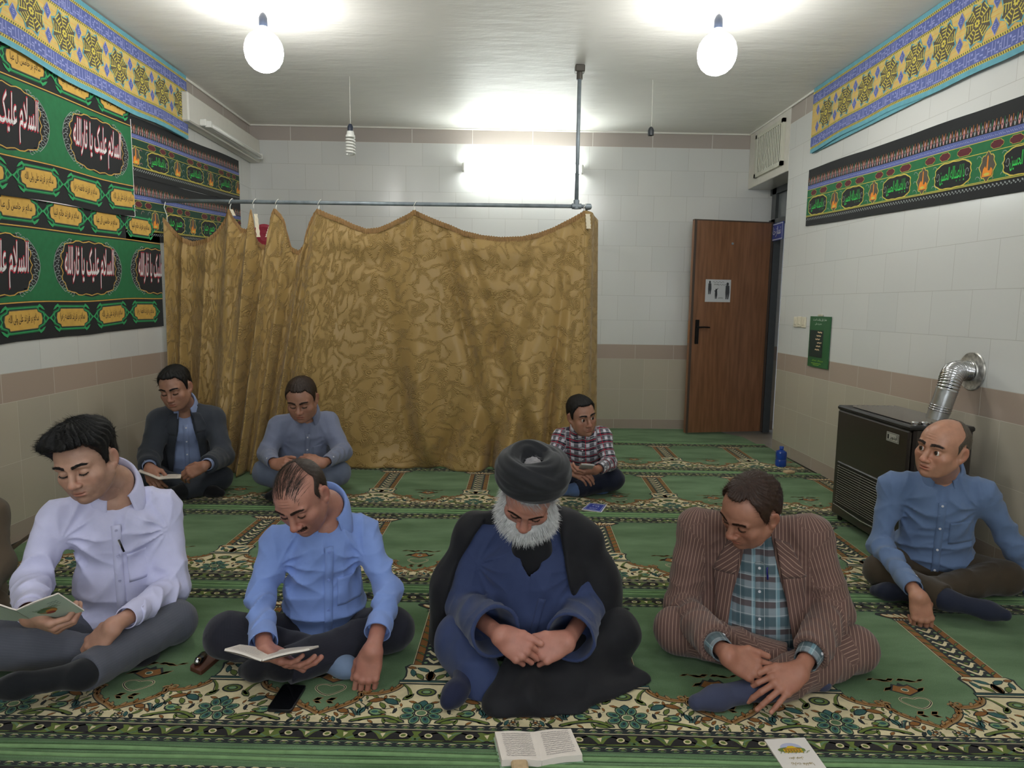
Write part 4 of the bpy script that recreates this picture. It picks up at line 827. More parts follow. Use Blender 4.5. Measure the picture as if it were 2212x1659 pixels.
# ruched header tape along the scalloped top edge
hm = mat('header_tape', srgb(140, 106, 62), 0.7, noise=0.2, scale=60); pm = mat('plastic_hook', srgb(226, 224, 216), 0.4)
pts = []
for i in range(NU): pts.append((vs[i][0], vs[i][1]-0.004, vs[i][2]+0.002*sin(i*1.9)))
mb = MB(); n = len(pts)
hv = []
for k in range(3):
    for i in range(n): x, y, z = pts[i]; q = vs[i+NU*(1 if k == 1 else 2)] if k else pts[i]; hv.append((x, y-0.002-0.0035*(i % 3 == 0), z-0.018*k) if k else (x, y-0.001, z+0.004*(i % 4 < 2)))
mb.add(hv, [(k*n+i, k*n+i+1, (k+1)*n+i+1, (k+1)*n+i) for k in range(2) for i in range(n-1)])
mb.build('header_tape', hm, cur)
for hi, h_ in enumerate(hooks):
    p = P_top[h_]; rz = RZ-0.012+(p[0]-XL)/(RX-XL)*0.012
    mb = MB()
    if hi == 0: mb.tube([(p[0], RY, rz+0.016), (p[0]-0.01, RY-0.02, rz-0.05), (p[0]+0.006, RY-0.015, p[2]+0.02), (p[0]+0.01, RY-0.02, p[2]-0.04)], 0.003, 6)
    else:
        r_ = 0.021; mb.tube([(p[0]+0.012*cos(a), RY+r_*sin(a)*0.9, rz+r_*cos(a)) for a in [q*0.35-2.6 for q in range(14)]]+[(p[0], RY-0.02, p[2]+0.012), (p[0], RY-0.022, p[2]-0.01)], 0.0028, 6)
    mb.build('hook', pm, cur, smooth=True)
# white torn header lining showing at three gathers
lin = mat('header_lining', srgb(214, 204, 180), 0.8)
for (u0, v0, u1, v1, w_) in ((498, 452, 505, 466, 8), (551, 462, 557, 512, 9), (574, 512, 581, 490, 5), (1268, 462, 1270, 494, 11)):
    mb = MB(); k = 9; L0 = []
    for q in range(k):
        a = q/(k-1); uu = u0+(u1-u0)*a; vv = v0+(v1-v0)*a; L0.append(at(uu-w_*0.35+1.2*(q % 2), vv, RY-0.055)); L0.append(at(uu+w_*0.65-1.2*(q % 2), vv, RY-0.05))
    mb.add(L0, [(2*q, 2*q+1, 2*q+3, 2*q+2) for q in range(k-1)]); mb.build('lining', lin, cur)
# red round cloth glimpsed behind the curtain
mb = MB(); c = at(571, 512, 5.9); mb.lathe((c[0], 5.9, c[2]), [(0.0, 0), (0.035, 0.004), (0.06, 0.0), (0.085, 0.006), (0.11, 0.0), (0.11, -0.02)], 28, 0, (0, -1, 0))
mb.tube([(c[0], 5.9, c[2]-0.09), (c[0], 5.92, 0.03)], 0.012, 8); mb.lathe((c[0], 5.92, 0), [(0, 0.03), (0.15, 0.02), (0.16, 0), (0, 0)], 24)
tag(mb.build('red_stand_fan', [mat('fan_red', srgb(150, 40, 60), 0.5)]), 'dark red round object on a stand glimpsed behind the gold curtain', 'stand')
# ================================================================ figures: signed-distance modelling, meshed with surface nets
def vec(*a): return np.array(a, dtype=np.float64)
def unit(v): v = np.asarray(v, float); return v/(np.linalg.norm(v)+1e-12)
def rotm(yaw=0, pitch=0, roll=0):
    "head frame: yaw turns the face to picture-right, pitch nods it down, roll tips the crown to picture-right (degrees)"
    a, b, c = map(math.radians, (yaw, pitch, roll))
    Rz = np.array([[cos(a), -sin(a), 0], [sin(a), cos(a), 0], [0, 0, 1]]); Rx = np.array([[1, 0, 0], [0, cos(b), -sin(b)], [0, sin(b), cos(b)]]); Ry = np.array([[cos(c), 0, sin(c)], [0, 1, 0], [-sin(c), 0, cos(c)]])
    return Rz @ Ry @ Rx
def frame(up, side):
    u = unit(up); x = unit(side-u*np.dot(side, u)); y = np.cross(u, x); return np.stack([x, y, u], 1)
def smin(a, b, k):
    h = np.maximum(k-np.abs(a-b), 0)/k; return np.minimum(a, b)-h*h*k*0.25
def smax(a, b, k): return -smin(-a, -b, k)
def sstep(x, a, b):
    t = np.clip((x-a)/(b-a), 0, 1); return t*t*(3-2*t)
def d_cap(P, a, b, ra, rb):
    ba = b-a; pa = P-a; t = np.clip(pa @ ba/(ba @ ba), 0, 1); return np.linalg.norm(pa-t[:, None]*ba, axis=1)-(ra+(rb-ra)*t), t
def d_ell(P, c, r, R=None):
    q = P-c
    if R is not None: q = q @ R
    r = np.asarray(r, float); k0 = np.linalg.norm(q/r, axis=1); k1 = np.linalg.norm(q/(r*r), axis=1)+1e-9
    return k0*(k0-1)/k1
_rs = np.random.RandomState(11); _K = _rs.normal(size=(8, 3)); _K /= np.linalg.norm(_K, axis=1)[:, None]; _PH = _rs.uniform(0, 6.28, 8)
def n3(P, f, seed=0):
    "cheap smooth noise about -1..1"
    s = np.zeros(len(P))
    for i in range(6): s += np.sin(P @ _K[(i+seed) % 8]*f*(1+0.37*i)+_PH[i]+seed*1.7+1.5*np.sin(P @ _K[(i+3) % 8]*f*0.6+seed))/(1+0.35*i)
    return s/3.2
class Sdf:
    def __init__(s): s.ops = []; s.caps = []
    def cap(s, a, b, ra, rb, k=0.02, wr=0.0, wf=38, ws=0, wc=0.5, ww=0.6):
        a, b = np.array(a, float), np.array(b, float); s.ops.append(('cap', a, b, ra, rb, k, wr, wf, ws, wc, ww)); return s
    def ell(s, c, r, R=None, k=0.02): s.ops.append(('ell', np.array(c, float), r, R, k)); return s
    def cut(s, fn, k=0.004): s.ops.append(('cut', fn, k)); return s
    def sub(s, c, r, R=None, k=0.01): s.ops.append(('sub', np.array(c, float), r, R, k)); return s
    def disp(s, fn): s.ops.append(('disp', fn)); return s
    def join(s, fn, k=0.02): s.ops.append(('join', fn, k)); return s
    def __call__(s, P):
        d = None
        for o in s.ops:
            if o[0] == 'cap':
                _, a, b, ra, rb, k, wr, wf, ws, wc, ww = o; e, t = d_cap(P, a, b, ra, rb)
                if wr:
                    L = np.linalg.norm(b-a); ax = (b-a)/L; X = frame(ax, vec(0.3, -1, 0.2)); q = (P-a) @ X; an = np.arctan2(q[:, 1], q[:, 0])
                    wt = np.exp(-((t-wc)/ww)**2)
                    ph = t*L*wf*1.5+2.0*np.sin(an*1.0+ws)+1.0*np.sin(an*2+ws*2.3)+3.4*n3(P, 11, ws)
                    e = e-wr*wt*(0.9-1.8*np.abs(np.sin(ph*0.62))**0.7)*(0.6+0.4*np.sin(an+ws*1.9))-wr*0.35*n3(P, 20, ws)-wr*0.30*(1-2*np.abs(np.sin(2.6*n3(P, 19, ws+1)))**0.75)
                d = e if d is None else smin(d, e, k)
            elif o[0] == 'ell':
                e = d_ell(P, o[1], o[2], o[3]); d = e if d is None else smin(d, e, o[4])
            elif o[0] == 'join': e = o[1](P); d = e if d is None else smin(d, e, o[2])
            elif o[0] == 'cut': d = smax(d, o[1](P), o[2])
            elif o[0] == 'sub': d = smax(d, -d_ell(P, o[1], o[2], o[3]), o[4])
            elif o[0] == 'disp': d = d-o[1](P)
        return d
def mesh_sdf(fn, lo, hi, h):
    "surface nets on a sparse-sampled grid -> verts, quads"
    lo = np.array(lo, float); hi = np.array(hi, float); B = 4
    n = np.ceil((hi-lo)/(h*B)).astype(int)+1; N = n*B
    gc = [lo[i]+(np.arange(n[i])+0.5)*h*B for i in range(3)]
    C = np.stack(np.meshgrid(*gc, indexing='ij'), -1).reshape(-1, 3)
    dc = np.concatenate([fn(C[i:i+200000]) for i in range(0, len(C), 200000)])
    m = np.abs(dc) < h*B*1.25+0.006
    D = np.empty(N, np.float32); Dc = np.sign(dc).reshape(n).astype(np.float32)
    D[:] = np.repeat(np.repeat(np.repeat(Dc, B, 0), B, 1), B, 2)
    ijk = np.argwhere(m.reshape(n))*B
    off = np.stack(np.meshgrid(*[np.arange(B)]*3, indexing='ij'), -1).reshape(-1, 3)
    I = (ijk[:, None, :]+off[None]).reshape(-1, 3)
    P = lo+(I+0.5)*h
    dv = np.concatenate([fn(P[i:i+200000]) for i in range(0, len(P), 200000)]) if len(P) else np.zeros(0)
    D[I[:, 0], I[:, 1], I[:, 2]] = dv
    S = D < 0
    c = np.zeros(np.array(N)-1, np.int8)
    for dx in (0, 1):
        for dy in (0, 1):
            for dz in (0, 1): c += S[dx:N[0]-1+dx, dy:N[1]-1+dy, dz:N[2]-1+dz]
    act = (c > 0) & (c < 8); A = np.argwhere(act); idx = -np.ones(act.shape, np.int32); idx[act] = np.arange(len(A))
    if not len(A): return np.zeros((0, 3)), []
    acc = np.zeros((len(A), 3)); cnt = np.zeros(len(A))
    for a in range(3):
        o = [i for i in range(3) if i != a]
        for u in (0, 1):
            for v in (0, 1):
                q = A.copy(); q[:, o[0]] += u; q[:, o[1]] += v; r = q.copy(); r[:, a] += 1
                d0 = D[q[:, 0], q[:, 1], q[:, 2]]; d1 = D[r[:, 0], r[:, 1], r[:, 2]]; cr = (d0 < 0) != (d1 < 0)
                t = np.where(cr, d0/np.where(cr, d0-d1, 1), 0); p = (q-A).astype(float); p[:, a] += t
                acc[cr] += p[cr]; cnt[cr] += 1
    V = lo+(A+acc/cnt[:, None]+0.5)*h
    F_ = []
    for a in range(3):
        o = [(a+1) % 3, (a+2) % 3]
        sl0 = [slice(None)]*3; sl1 = [slice(None)]*3; sl0[a] = slice(0, -1); sl1[a] = slice(1, None)
        s0, s1 = S[tuple(sl0)], S[tuple(sl1)]; E = np.argwhere(s0 != s1)
        E = E[(E[:, o[0]] > 0) & (E[:, o[1]] > 0) & (E[:, o[0]] < N[o[0]]-1) & (E[:, o[1]] < N[o[1]]-1)]
        if not len(E): continue
        ins = S[E[:, 0], E[:, 1], E[:, 2]]
        def g(u, v): q = E.copy(); q[:, o[0]] -= u; q[:, o[1]] -= v; return idx[q[:, 0], q[:, 1], q[:, 2]]
        Q = np.stack([g(1, 1), g(0, 1), g(0, 0), g(1, 0)], 1); Q[~ins] = Q[~ins][:, ::-1]; Q = Q[(Q >= 0).all(1)]; F_.append(Q)
    return V, np.concatenate(F_)
def mesh_obj(name, parts, mats, parent=None, attrs=None):
    "parts: list of (V, F); attrs: {name: (N,3) arrays per part}"
    vs = np.concatenate([p[0] for p in parts]); off = 0; fs = []
    for V, Fq in parts:
        Fq = np.asarray(Fq)
        if len(Fq): fs.append(Fq+off)
        off += len(V)
    me = bpy.data.meshes.new(name); n = len(vs); fq = [f for f in fs if f.shape[1] == 4]; Q = np.concatenate(fq)
    me.vertices.add(n); me.vertices.foreach_set('co', vs.astype(np.float32).ravel())
    me.loops.add(len(Q)*4); me.polygons.add(len(Q)); me.loops.foreach_set('vertex_index', Q.astype(np.int32).ravel())
    me.polygons.foreach_set('loop_start', np.arange(0, len(Q)*4, 4, dtype=np.int32)); me.polygons.foreach_set('use_smooth', np.ones(len(Q), bool))
    for m in (mats if isinstance(mats, (list, tuple)) else [mats]): me.materials.append(m)
    me.update(calc_edges=True)
    for k, A in (attrs or {}).items():
        A = np.concatenate(A) if isinstance(A, list) else A; a = me.attributes.new(k, 'FLOAT_VECTOR', 'POINT'); a.data.foreach_set('vector', A.astype(np.float32).ravel())
    o = bpy.data.objects.new(name, me); COL.objects.link(o)
    if parent is not None: o.parent = parent
    return o
def bounds(pts, pad): P = np.array(pts); return P.min(0)-pad, P.max(0)+pad

# ---------------------------------------------------------------- head
def head_sdf(c):
    "local frame: face looks -y, crown +z, origin between the eyes' height; metres for a 0.235 m tall head"
    g = c.get
    fw, jw, nl, nw, chin = g('fw', 1.0), g('jw', 1.0), g('nl', 1.0), g('nw', 1.0), g('chin', 0.0)
    s = Sdf()
    s.ell((0, 0.016, 0.034), (0.0765*fw, 0.096, 0.086)).ell((0, -0.034, 0.030), (0.064*fw, 0.060, 0.066), k=0.03)
    s.ell((0, -0.034, -0.030), (0.056*fw, 0.055, 0.062), k=0.03).ell((0, -0.020, -0.060), (0.046*jw, 0.056, 0.045), k=0.02)
    for f in (1, -1):
        s.cap((f*0.056*jw, 0.004, -0.050), (f*0.030*jw, -0.052, -0.094), 0.016, 0.016, 0.025)
        s.ell((f*0.047*fw, -0.058, -0.026), (0.020, 0.020, 0.018), k=0.022).ell((f*0.043*fw, -0.038, -0.054), (0.021, 0.034, 0.036), k=0.025)
        s.cap((f*0.012, -0.0885, 0.019), (f*0.046*fw, -0.077, 0.021), 0.0095, 0.0085, 0.016)
    s.ell((0, -0.070, -0.100+chin), (0.022*jw, 0.020, 0.016), k=0.022).ell((0, -0.072, -0.066), (0.030, 0.024, 0.026), k=0.018)
    for f in (1, -1):
        s.sub((f*0.031, -0.0985, -0.001), (0.019, 0.017, 0.0125), None, 0.016); s.sub((f*0.0175, -0.098, -0.004), (0.010, 0.013, 0.016), None, 0.012)
        s.ell((f*0.0315, -0.0735, -0.001), (0.0155, 0.0150, 0.0135), k=0.004)
    s.cap((0, -0.088, 0.010), (0, -0.107-0.006*(nl-1), -0.028*nl), 0.0075, 0.0098*nw, 0.012)
    s.ell((0, -0.108-0.008*(nl-1), -0.034*nl), (0.0125*nw, 0.0128, 0.0105), k=0.008)
    for f in (1, -1): s.ell((f*0.0128*nw, -0.0975, -0.037*nl), (0.0082, 0.0115, 0.0080), k=0.006)
    for f in (1, -1): s.sub((f*0.0072*nw, -0.1045, -0.0462*nl), (0.0038, 0.0052, 0.0045), None, 0.003)
    op = g('mouth', 0.0)
    s.ell((0, -0.0905, -0.0635), (0.0225, 0.0080, 0.0052), k=0.005).ell((0, -0.0895, -0.0745-op), (0.0195, 0.0082, 0.0060), k=0.005)
    s.sub((0, -0.1000, -0.0688-op*0.5), (0.0245, 0.0105, 0.0011+op*0.5), None, 0.0025)
    s.sub((0, -0.0965, -0.0855), (0.020, 0.008, 0.0045), None, 0.008)
    for f in (1, -1): s.sub((f*0.029, -0.094, -0.052), (0.0026, 0.006, 0.013), np.array([[cos(.5*f), 0, sin(.5*f)], [0, 1, 0], [-sin(.5*f), 0, cos(.5*f)]]), 0.009)
    if g('lines'):                              # worn forehead creases
        for z in (0.046, 0.056, 0.066): s.sub((0, -0.0985+abs(z-0.04)*0.35, z), (0.040, 0.0030, 0.0011), None, 0.004)
        for f in (1, -1): s.sub((f*0.0065, -0.103, 0.016), (0.0012, 0.004, 0.009), None, 0.003)
    for f in (1, -1):                          # ears
        E = rotm(0, 0, f*9) @ rotm(-f*24, 0, 0)
        e = Sdf().ell((f*0.0775*fw, 0.016, -0.006), (0.0082, 0.0205, 0.0345), E).ell((f*0.077*fw, 0.008, -0.030), (0.0065, 0.010, 0.012), E, 0.006)
        e.sub((f*0.0855*fw, 0.012, -0.003), (0.0052, 0.0105, 0.019), E, 0.004)
        s.join(e, 0.007)
    return s
def skull_sdf(c):
    fw = c.get('fw', 1.0); jw = c.get('jw', 1.0)
    s = Sdf(); s.ell((0, 0.016, 0.034), (0.0765*fw, 0.096, 0.086)).ell((0, -0.034, 0.030), (0.064*fw, 0.060, 0.066), k=0.03).ell((0, -0.034, -0.030), (0.056*fw, 0.055, 0.062), k=0.03)
    s.cap((0, 0.03, -0.01), (0, 0.045, -0.06), 0.060, 0.052, 0.03)
    return s
POLY = {'full': 0.0, 'recede': 0.008, 'bald': 0.056}
def polar(P, st='full'): return np.arctan2(np.abs(P[:, 0]), -(P[:, 1]-POLY[st]*sstep(P[:, 2], 0.03, 0.08)))
HAIRLINES = dict(
    full=([0, .35, .62, .85, 1.05, 1.22, 1.40, 1.52, 1.75, 1.95, 2.2, 2.6, 3.15], [.074, .073, .076, .058, .036, .000, -.022, .020, .034, .010, -.030, -.060, -.065]),
    recede=([0, .25, .45, .65, .85, 1.05, 1.25, 1.42, 1.54, 1.75, 1.95, 2.2, 2.6, 3.15], [.090, .090, .094, .096, .078, .050, .006, -.018, .020, .034, .010, -.030, -.060, -.065]),
    bald=([0, .35, .7, .95, 1.15, 1.32, 1.45, 1.56, 1.75, 1.95, 2.2, 2.6, 3.15], [.20, .20, .16, .085, .045, .004, -.016, .020, .030, .010, -.030, -.060, -.065]))
def hair_fn(c, style, T, seed):
    sk = skull_sdf(c); th, zl = HAIRLINES[style]
    def fn(P):
        a = polar(P, style); z0 = np.interp(a, th, zl)+0.0018*np.sin(a*40+seed); m = sstep(P[:, 2]-z0, -0.001, 0.020)
        top = sstep(P[:, 2], 0.02, 0.11); t = T[0]+(T[1]-T[0])*top
        if len(T) > 2: t = t+T[2]*top*sstep(-P[:, 1], 0.0, 0.09)
        az = np.arctan2(P[:, 0], -P[:, 1])
        nz = 0.10*t*np.sin(az*26+12*n3(P, 20, seed))+0.12*t*n3(P, 90, seed)
        return sk(P)-(-0.0065+(t+0.0065+nz)*m)
    return fn
def skin_mat(name, base, r=0.5):
    m = bpy.data.materials.new(name); nt, N, L, B = nodes_of(m)
    a = N.new('ShaderNodeAttribute'); a.attribute_name = 'tone'; sp = N.new('ShaderNodeSeparateXYZ'); L.new(a.outputs['Vector'], sp.inputs[0])
    tc = N.new('ShaderNodeTexCoord'); nz = N.new('ShaderNodeTexNoise'); nz.inputs['Scale'].default_value = 38; nz.inputs['Detail'].default_value = 5; L.new(tc.outputs['Object'], nz.inputs['Vector'])
    mr = N.new('ShaderNodeMapRange'); mr.inputs[1].default_value = 0.3; mr.inputs[2].default_value = 0.7; mr.inputs[3].default_value = 0.90; mr.inputs[4].default_value = 1.08; L.new(nz.outputs[0], mr.inputs[0])
    c = mixc(N, L, 1.0, base, mr.outputs[0], 'MULTIPLY')
    c = mixc(N, L, sp.outputs[0], c, (base[0]*0.92, base[1]*0.52, base[2]*0.50, 1))            # redder: lips, nose, ears
    c = mixc(N, L, sp.outputs[1], c, (base[0]*0.20, base[1]*0.20, base[2]*0.24, 1))            # stubble, brows, lashes, and painted shade between the lips
    c = mixc(N, L, sp.outputs[2], c, (min(1, base[0]*1.28), min(1, base[1]*1.35), min(1, base[2]*1.45), 1))  # nails
    L.new(c, B.inputs['Base Color']); B.inputs['Roughness'].default_value = r; B.inputs['Specular IOR Level'].default_value = 0.42
    B.inputs['Subsurface Weight'].default_value = 0.12; B.inputs['Subsurface Radius'].default_value = (0.010, 0.004, 0.002); B.inputs['Subsurface Scale'].default_value = 1.0
    n2 = N.new('ShaderNodeTexNoise'); n2.inputs['Scale'].default_value = 420; n2.inputs['Detail'].default_value = 3; L.new(tc.outputs['Object'], n2.inputs['Vector'])
    bp = N.new('ShaderNodeBump'); bp.inputs['Strength'].default_value = 0.25; bp.inputs['Distance'].default_value = 0.0015; L.new(n2.outputs[0], bp.inputs['Height']); L.new(bp.outputs[0], B.inputs['Normal'])
    return m
def head_tone(P, c):
    g = c.get; T = np.zeros((len(P), 3)); x, y, z = np.abs(P[:, 0]), P[:, 1], P[:, 2]; op = g('mouth', 0.0); fw = g('fw', 1)
    front = sstep(-y, 0.03, 0.06)
    lip = np.exp(-((x/0.021)**4+((z+0.0695+op*0.4)/(0.0100+op*0.5))**4))*sstep(-y, 0.078, 0.086)
    T[:, 0] = np.maximum(lip*g('lipred', 0.65), 0); T[:, 0] += 0.32*np.exp(-((x/0.018)**2+((z+0.036)/0.016)**2))*front+0.18*np.exp(-(((x-0.045)/0.02)**2+((z+0.03)/0.02)**2))*front+0.35*sstep(x, 0.078*fw, 0.086*fw)
    slit_shade = np.exp(-((x/0.023)**6+((z+0.0688+op*0.5)/(0.0016+op*0.45))**2))*sstep(-y, 0.074, 0.080)
    T[:, 1] += 0.55*slit_shade  # crease shade of the closed mouth put into the skin colour
    for sg in (1, -1):
        # brows
        bx = np.clip((x-0.010)/0.040, 0, 1); zb = 0.0215+0.0055*np.sin(bx*2.6)+g('brow', 0)*(1-bx); wd = 0.0042*(1-0.5*bx)*g('bw', 1.0)
        inb = sstep(x, 0.008, 0.012)*(1-sstep(x, 0.048, 0.054))
        T[:, 1] = np.maximum(T[:, 1], 0.85*np.exp(-((z-zb)/wd)**4)*inb*front)
        # lash line of a lowered lid
        if not g('open'): T[:, 1] = np.maximum(T[:, 1], 0.75*np.exp(-((z+0.0062+0.0035*(((x-0.0315)/0.014)**2)*-1+0.002)/0.0016)**2)*np.exp(-((x-0.0315)/0.0145)**6)*front)
        break
    st = g('stubble', 0.0)
    if st:
        jaw = sstep(-z, 0.040, 0.060)*(1-0.8*np.exp(-((x/0.022)**4+((z+0.0695)/0.009)**4)))*sstep(-y+0.35*x, -0.01, 0.03)*(1-sstep(-z, 0.118, 0.14))
        mu = np.exp(-((x/0.028)**4+((z+0.0535)/0.006)**2))*front
        side = sstep(x, 0.05, 0.062)*sstep(-z, 0.0, 0.05)*sstep(-y, -0.012, 0.02)
        T[:, 1] = np.maximum(T[:, 1], st*np.clip(jaw+side*0.8+mu, 0, 1)*(0.8+0.2*n3(P, 300, 2)))
    return np.clip(T, 0, 1)
def strands(P, Nn, Dr, ln, wd, rs, lift=0.25, droop=0.0, seg=3, jt=0.16):
    "thin hair ribbons rooted at P along Dr"
    n = len(P); V = []; side = np.cross(Dr, Nn); side /= (np.linalg.norm(side, axis=1)[:, None]+1e-9)
    L_ = ln*(0.6+0.8*rs.rand(n)); jit = rs.normal(size=(n, 3))*jt; D = Dr+jit; D /= np.linalg.norm(D, axis=1)[:, None]; p = P.copy(); fr = []
    for k in range(seg+1):
        t = k/seg; w_ = wd*(1-0.8*t)/2
        fr.append((p-side*w_, p+side*w_)); d = D+Nn*lift*(1-0.6*t); d[:, 2] -= droop*t; d /= np.linalg.norm(d, axis=1)[:, None]; p = p+d*(L_/seg)[:, None]
    V = np.stack([q for ab in fr for q in ab], 1).reshape(-1, 3); m = 2*(seg+1)
    base = np.arange(n)[:, None]*m; F_ = np.concatenate([base+np.array([[2*k, 2*k+1, 2*k+3, 2*k+2]]) for k in range(seg)], 0)
    return V, F_
def surf_pick(V, Fq, mask, n, rs):
    c = V[Fq].mean(1); e = np.cross(V[Fq[:, 2]]-V[Fq[:, 0]], V[Fq[:, 3]]-V[Fq[:, 1]]); nn = e/(np.linalg.norm(e, axis=1)[:, None]+1e-12)
    w_ = mask(c)*np.linalg.norm(e, axis=1); w_ = w_/w_.sum(); i = rs.choice(len(c), n, p=w_); return c[i]+nn[i]*0.0+rs.normal(size=(n, 3))*0.0008, nn[i]
def add_eye(parent, C, R, s_, f, look, mats):
    "eyeball showing in an opened lid"
    c0 = vec(f*0.0315, -0.0762, -0.0015); V = []; 
    mb = MB(); ax = unit(vec(look[0], -1, look[1]))
    prof = [(0.0132*sin(t), 0.0132*cos(t)) for t in np.linspace(0.0, 2.0, 14)]
    for (r0, r1, mi) in ((0, 3, 2), (3, 6, 1), (6, 14, 0)): mb.lathe(c0, [(q[0], q[1]) for q in prof[r0:r1+1]], 18, mi, ax)
    mb.v = [tuple(C+R @ (np.array(v)*s_)) for v in mb.v]
    return mb.build('eye', mats, parent, smooth=True)

# ---------------------------------------------------------------- hands
FING = [(0.029, 0.092, 0.000, (0.042, 0.026, 0.021), 0.0092), (0.0095, 0.097, 0.002, (0.046, 0.030, 0.022), 0.0095), (-0.0105, 0.093, 0.001, (0.042, 0.028, 0.022), 0.0090), (-0.029, 0.084, -0.002, (0.033, 0.020, 0.019), 0.0080)]
def hand_sdf(W, Fd, Dd, thumb_side, curl, thumb=None, spread=0.0, scale=1.0, elbow=None, tilt=None):
    """W wrist, Fd finger direction, Dd back-of-hand direction, thumb_side +1/-1 picks the side along cross(Fd, Dd);
    curl: four (base, mid, tip) bends in degrees"""
    y = unit(Fd); z = unit(Dd-y*np.dot(Dd, y)); x = np.cross(y, z)*thumb_side; k_ = scale
    def L2W(p): return W+(p[0]*x+p[1]*y+p[2]*z)*k_
    s = Sdf(); nails = []
    for (bx, by, bz, _, r) in FING: s.cap(L2W((bx*0.55, 0.008, -0.002)), L2W((bx*0.95, by*0.94, bz)), 0.0155*k_, 0.0110*k_, 0.012*k_)
    s.ell(L2W((0.0, 0.050, -0.004)), (0.036*k_, 0.044*k_, 0.0135*k_), np.stack([x, y, z], 1), 0.015*k_)
    s.ell(L2W((0.024, 0.034, -0.012)), (0.016*k_, 0.030*k_, 0.014*k_), np.stack([x, y, z], 1), 0.015*k_)
    if elbow is not None: e = np.array(elbow, float); s.cap(e, L2W((0, 0.004, 0)), 0.026*k_, 0.0245*k_, 0.02)
    palm = s; fingers = []
    for i, (bx, by, bz, ls, r) in enumerate(FING):
        cu = curl[i] if isinstance(curl[0], (tuple, list)) else curl; a = 0.0; sp_ = (spread*(1.5-i))*0.10
        p = np.array([bx, by, bz]); f = Sdf(); rr = r
        for j, l in enumerate(ls):
            a += math.radians(cu[j]); d = np.array([sin(sp_)*cos(a), cos(sp_)*cos(a), -sin(a)]); q = p+d*l
            f.cap(L2W(p), L2W(q), rr*k_, rr*0.93*k_, 0.003*k_)
            if j == 0: f.ell(L2W(p+np.array([0, 0, 0.001])), (rr*1.12*k_,)*3, None, 0.004*k_)
            if j == 2: up = np.array([sin(sp_)*sin(a), cos(sp_)*sin(a), cos(a)]); nails.append(L2W(q-d*0.003+up*rr*0.75))
            p = q; rr *= 0.93
        fingers.append(f)
    th = thumb or ((0.62, 0.70, -0.30), (0.20, 0.95, -0.25), (0.0, 0.98, -0.2)); p = np.array([0.022, 0.020, -0.008]); f = Sdf(); rr = 0.0125
    for j, l in enumerate((0.044, 0.033, 0.027)):
        d = unit(np.array(th[j], float)); q = p+d*l; f.cap(L2W(p), L2W(q), rr*k_, rr*0.90*k_, 0.004*k_)
        if j == 2:
            up = unit(np.cross(d, np.array([0, 0, 1.0]))*0.6+np.array([0.3, 0, 0.6])); nails.append(L2W(q-d*0.004+up*rr*0.7))
        p = q; rr *= 0.90
    fingers.append(f)
    def fn(P):
        d0 = palm(P); d = d0
        for f in fingers: d = np.minimum(d, smin(d0, f(P), 0.010*k_))
        return d
    tip = L2W((0, 0.10, -0.02)); return fn, nails, tip
def hand_part(W, tip, fn, nails, h, elbow=None, reach=0.09):
    pts = [W, tip]+list(nails)
    if elbow is not None: pts.append(W+(np.array(elbow)-W)*min(1, 0.16/(np.linalg.norm(np.array(elbow)-W)+1e-6)))
    lo, hi = bounds(pts, 0.068); V, Fq = mesh_sdf(fn, lo, hi, h)
    T = np.zeros((len(V), 3))
    for q in nails: T[:, 2] = np.maximum(T[:, 2], 0.7*np.exp(-(np.linalg.norm(V-q, axis=1)/0.0062)**4))
    T[:, 0] = 0.15+0.12*n3(V, 60, 3)
    return (V, Fq), np.clip(T, 0, 1)
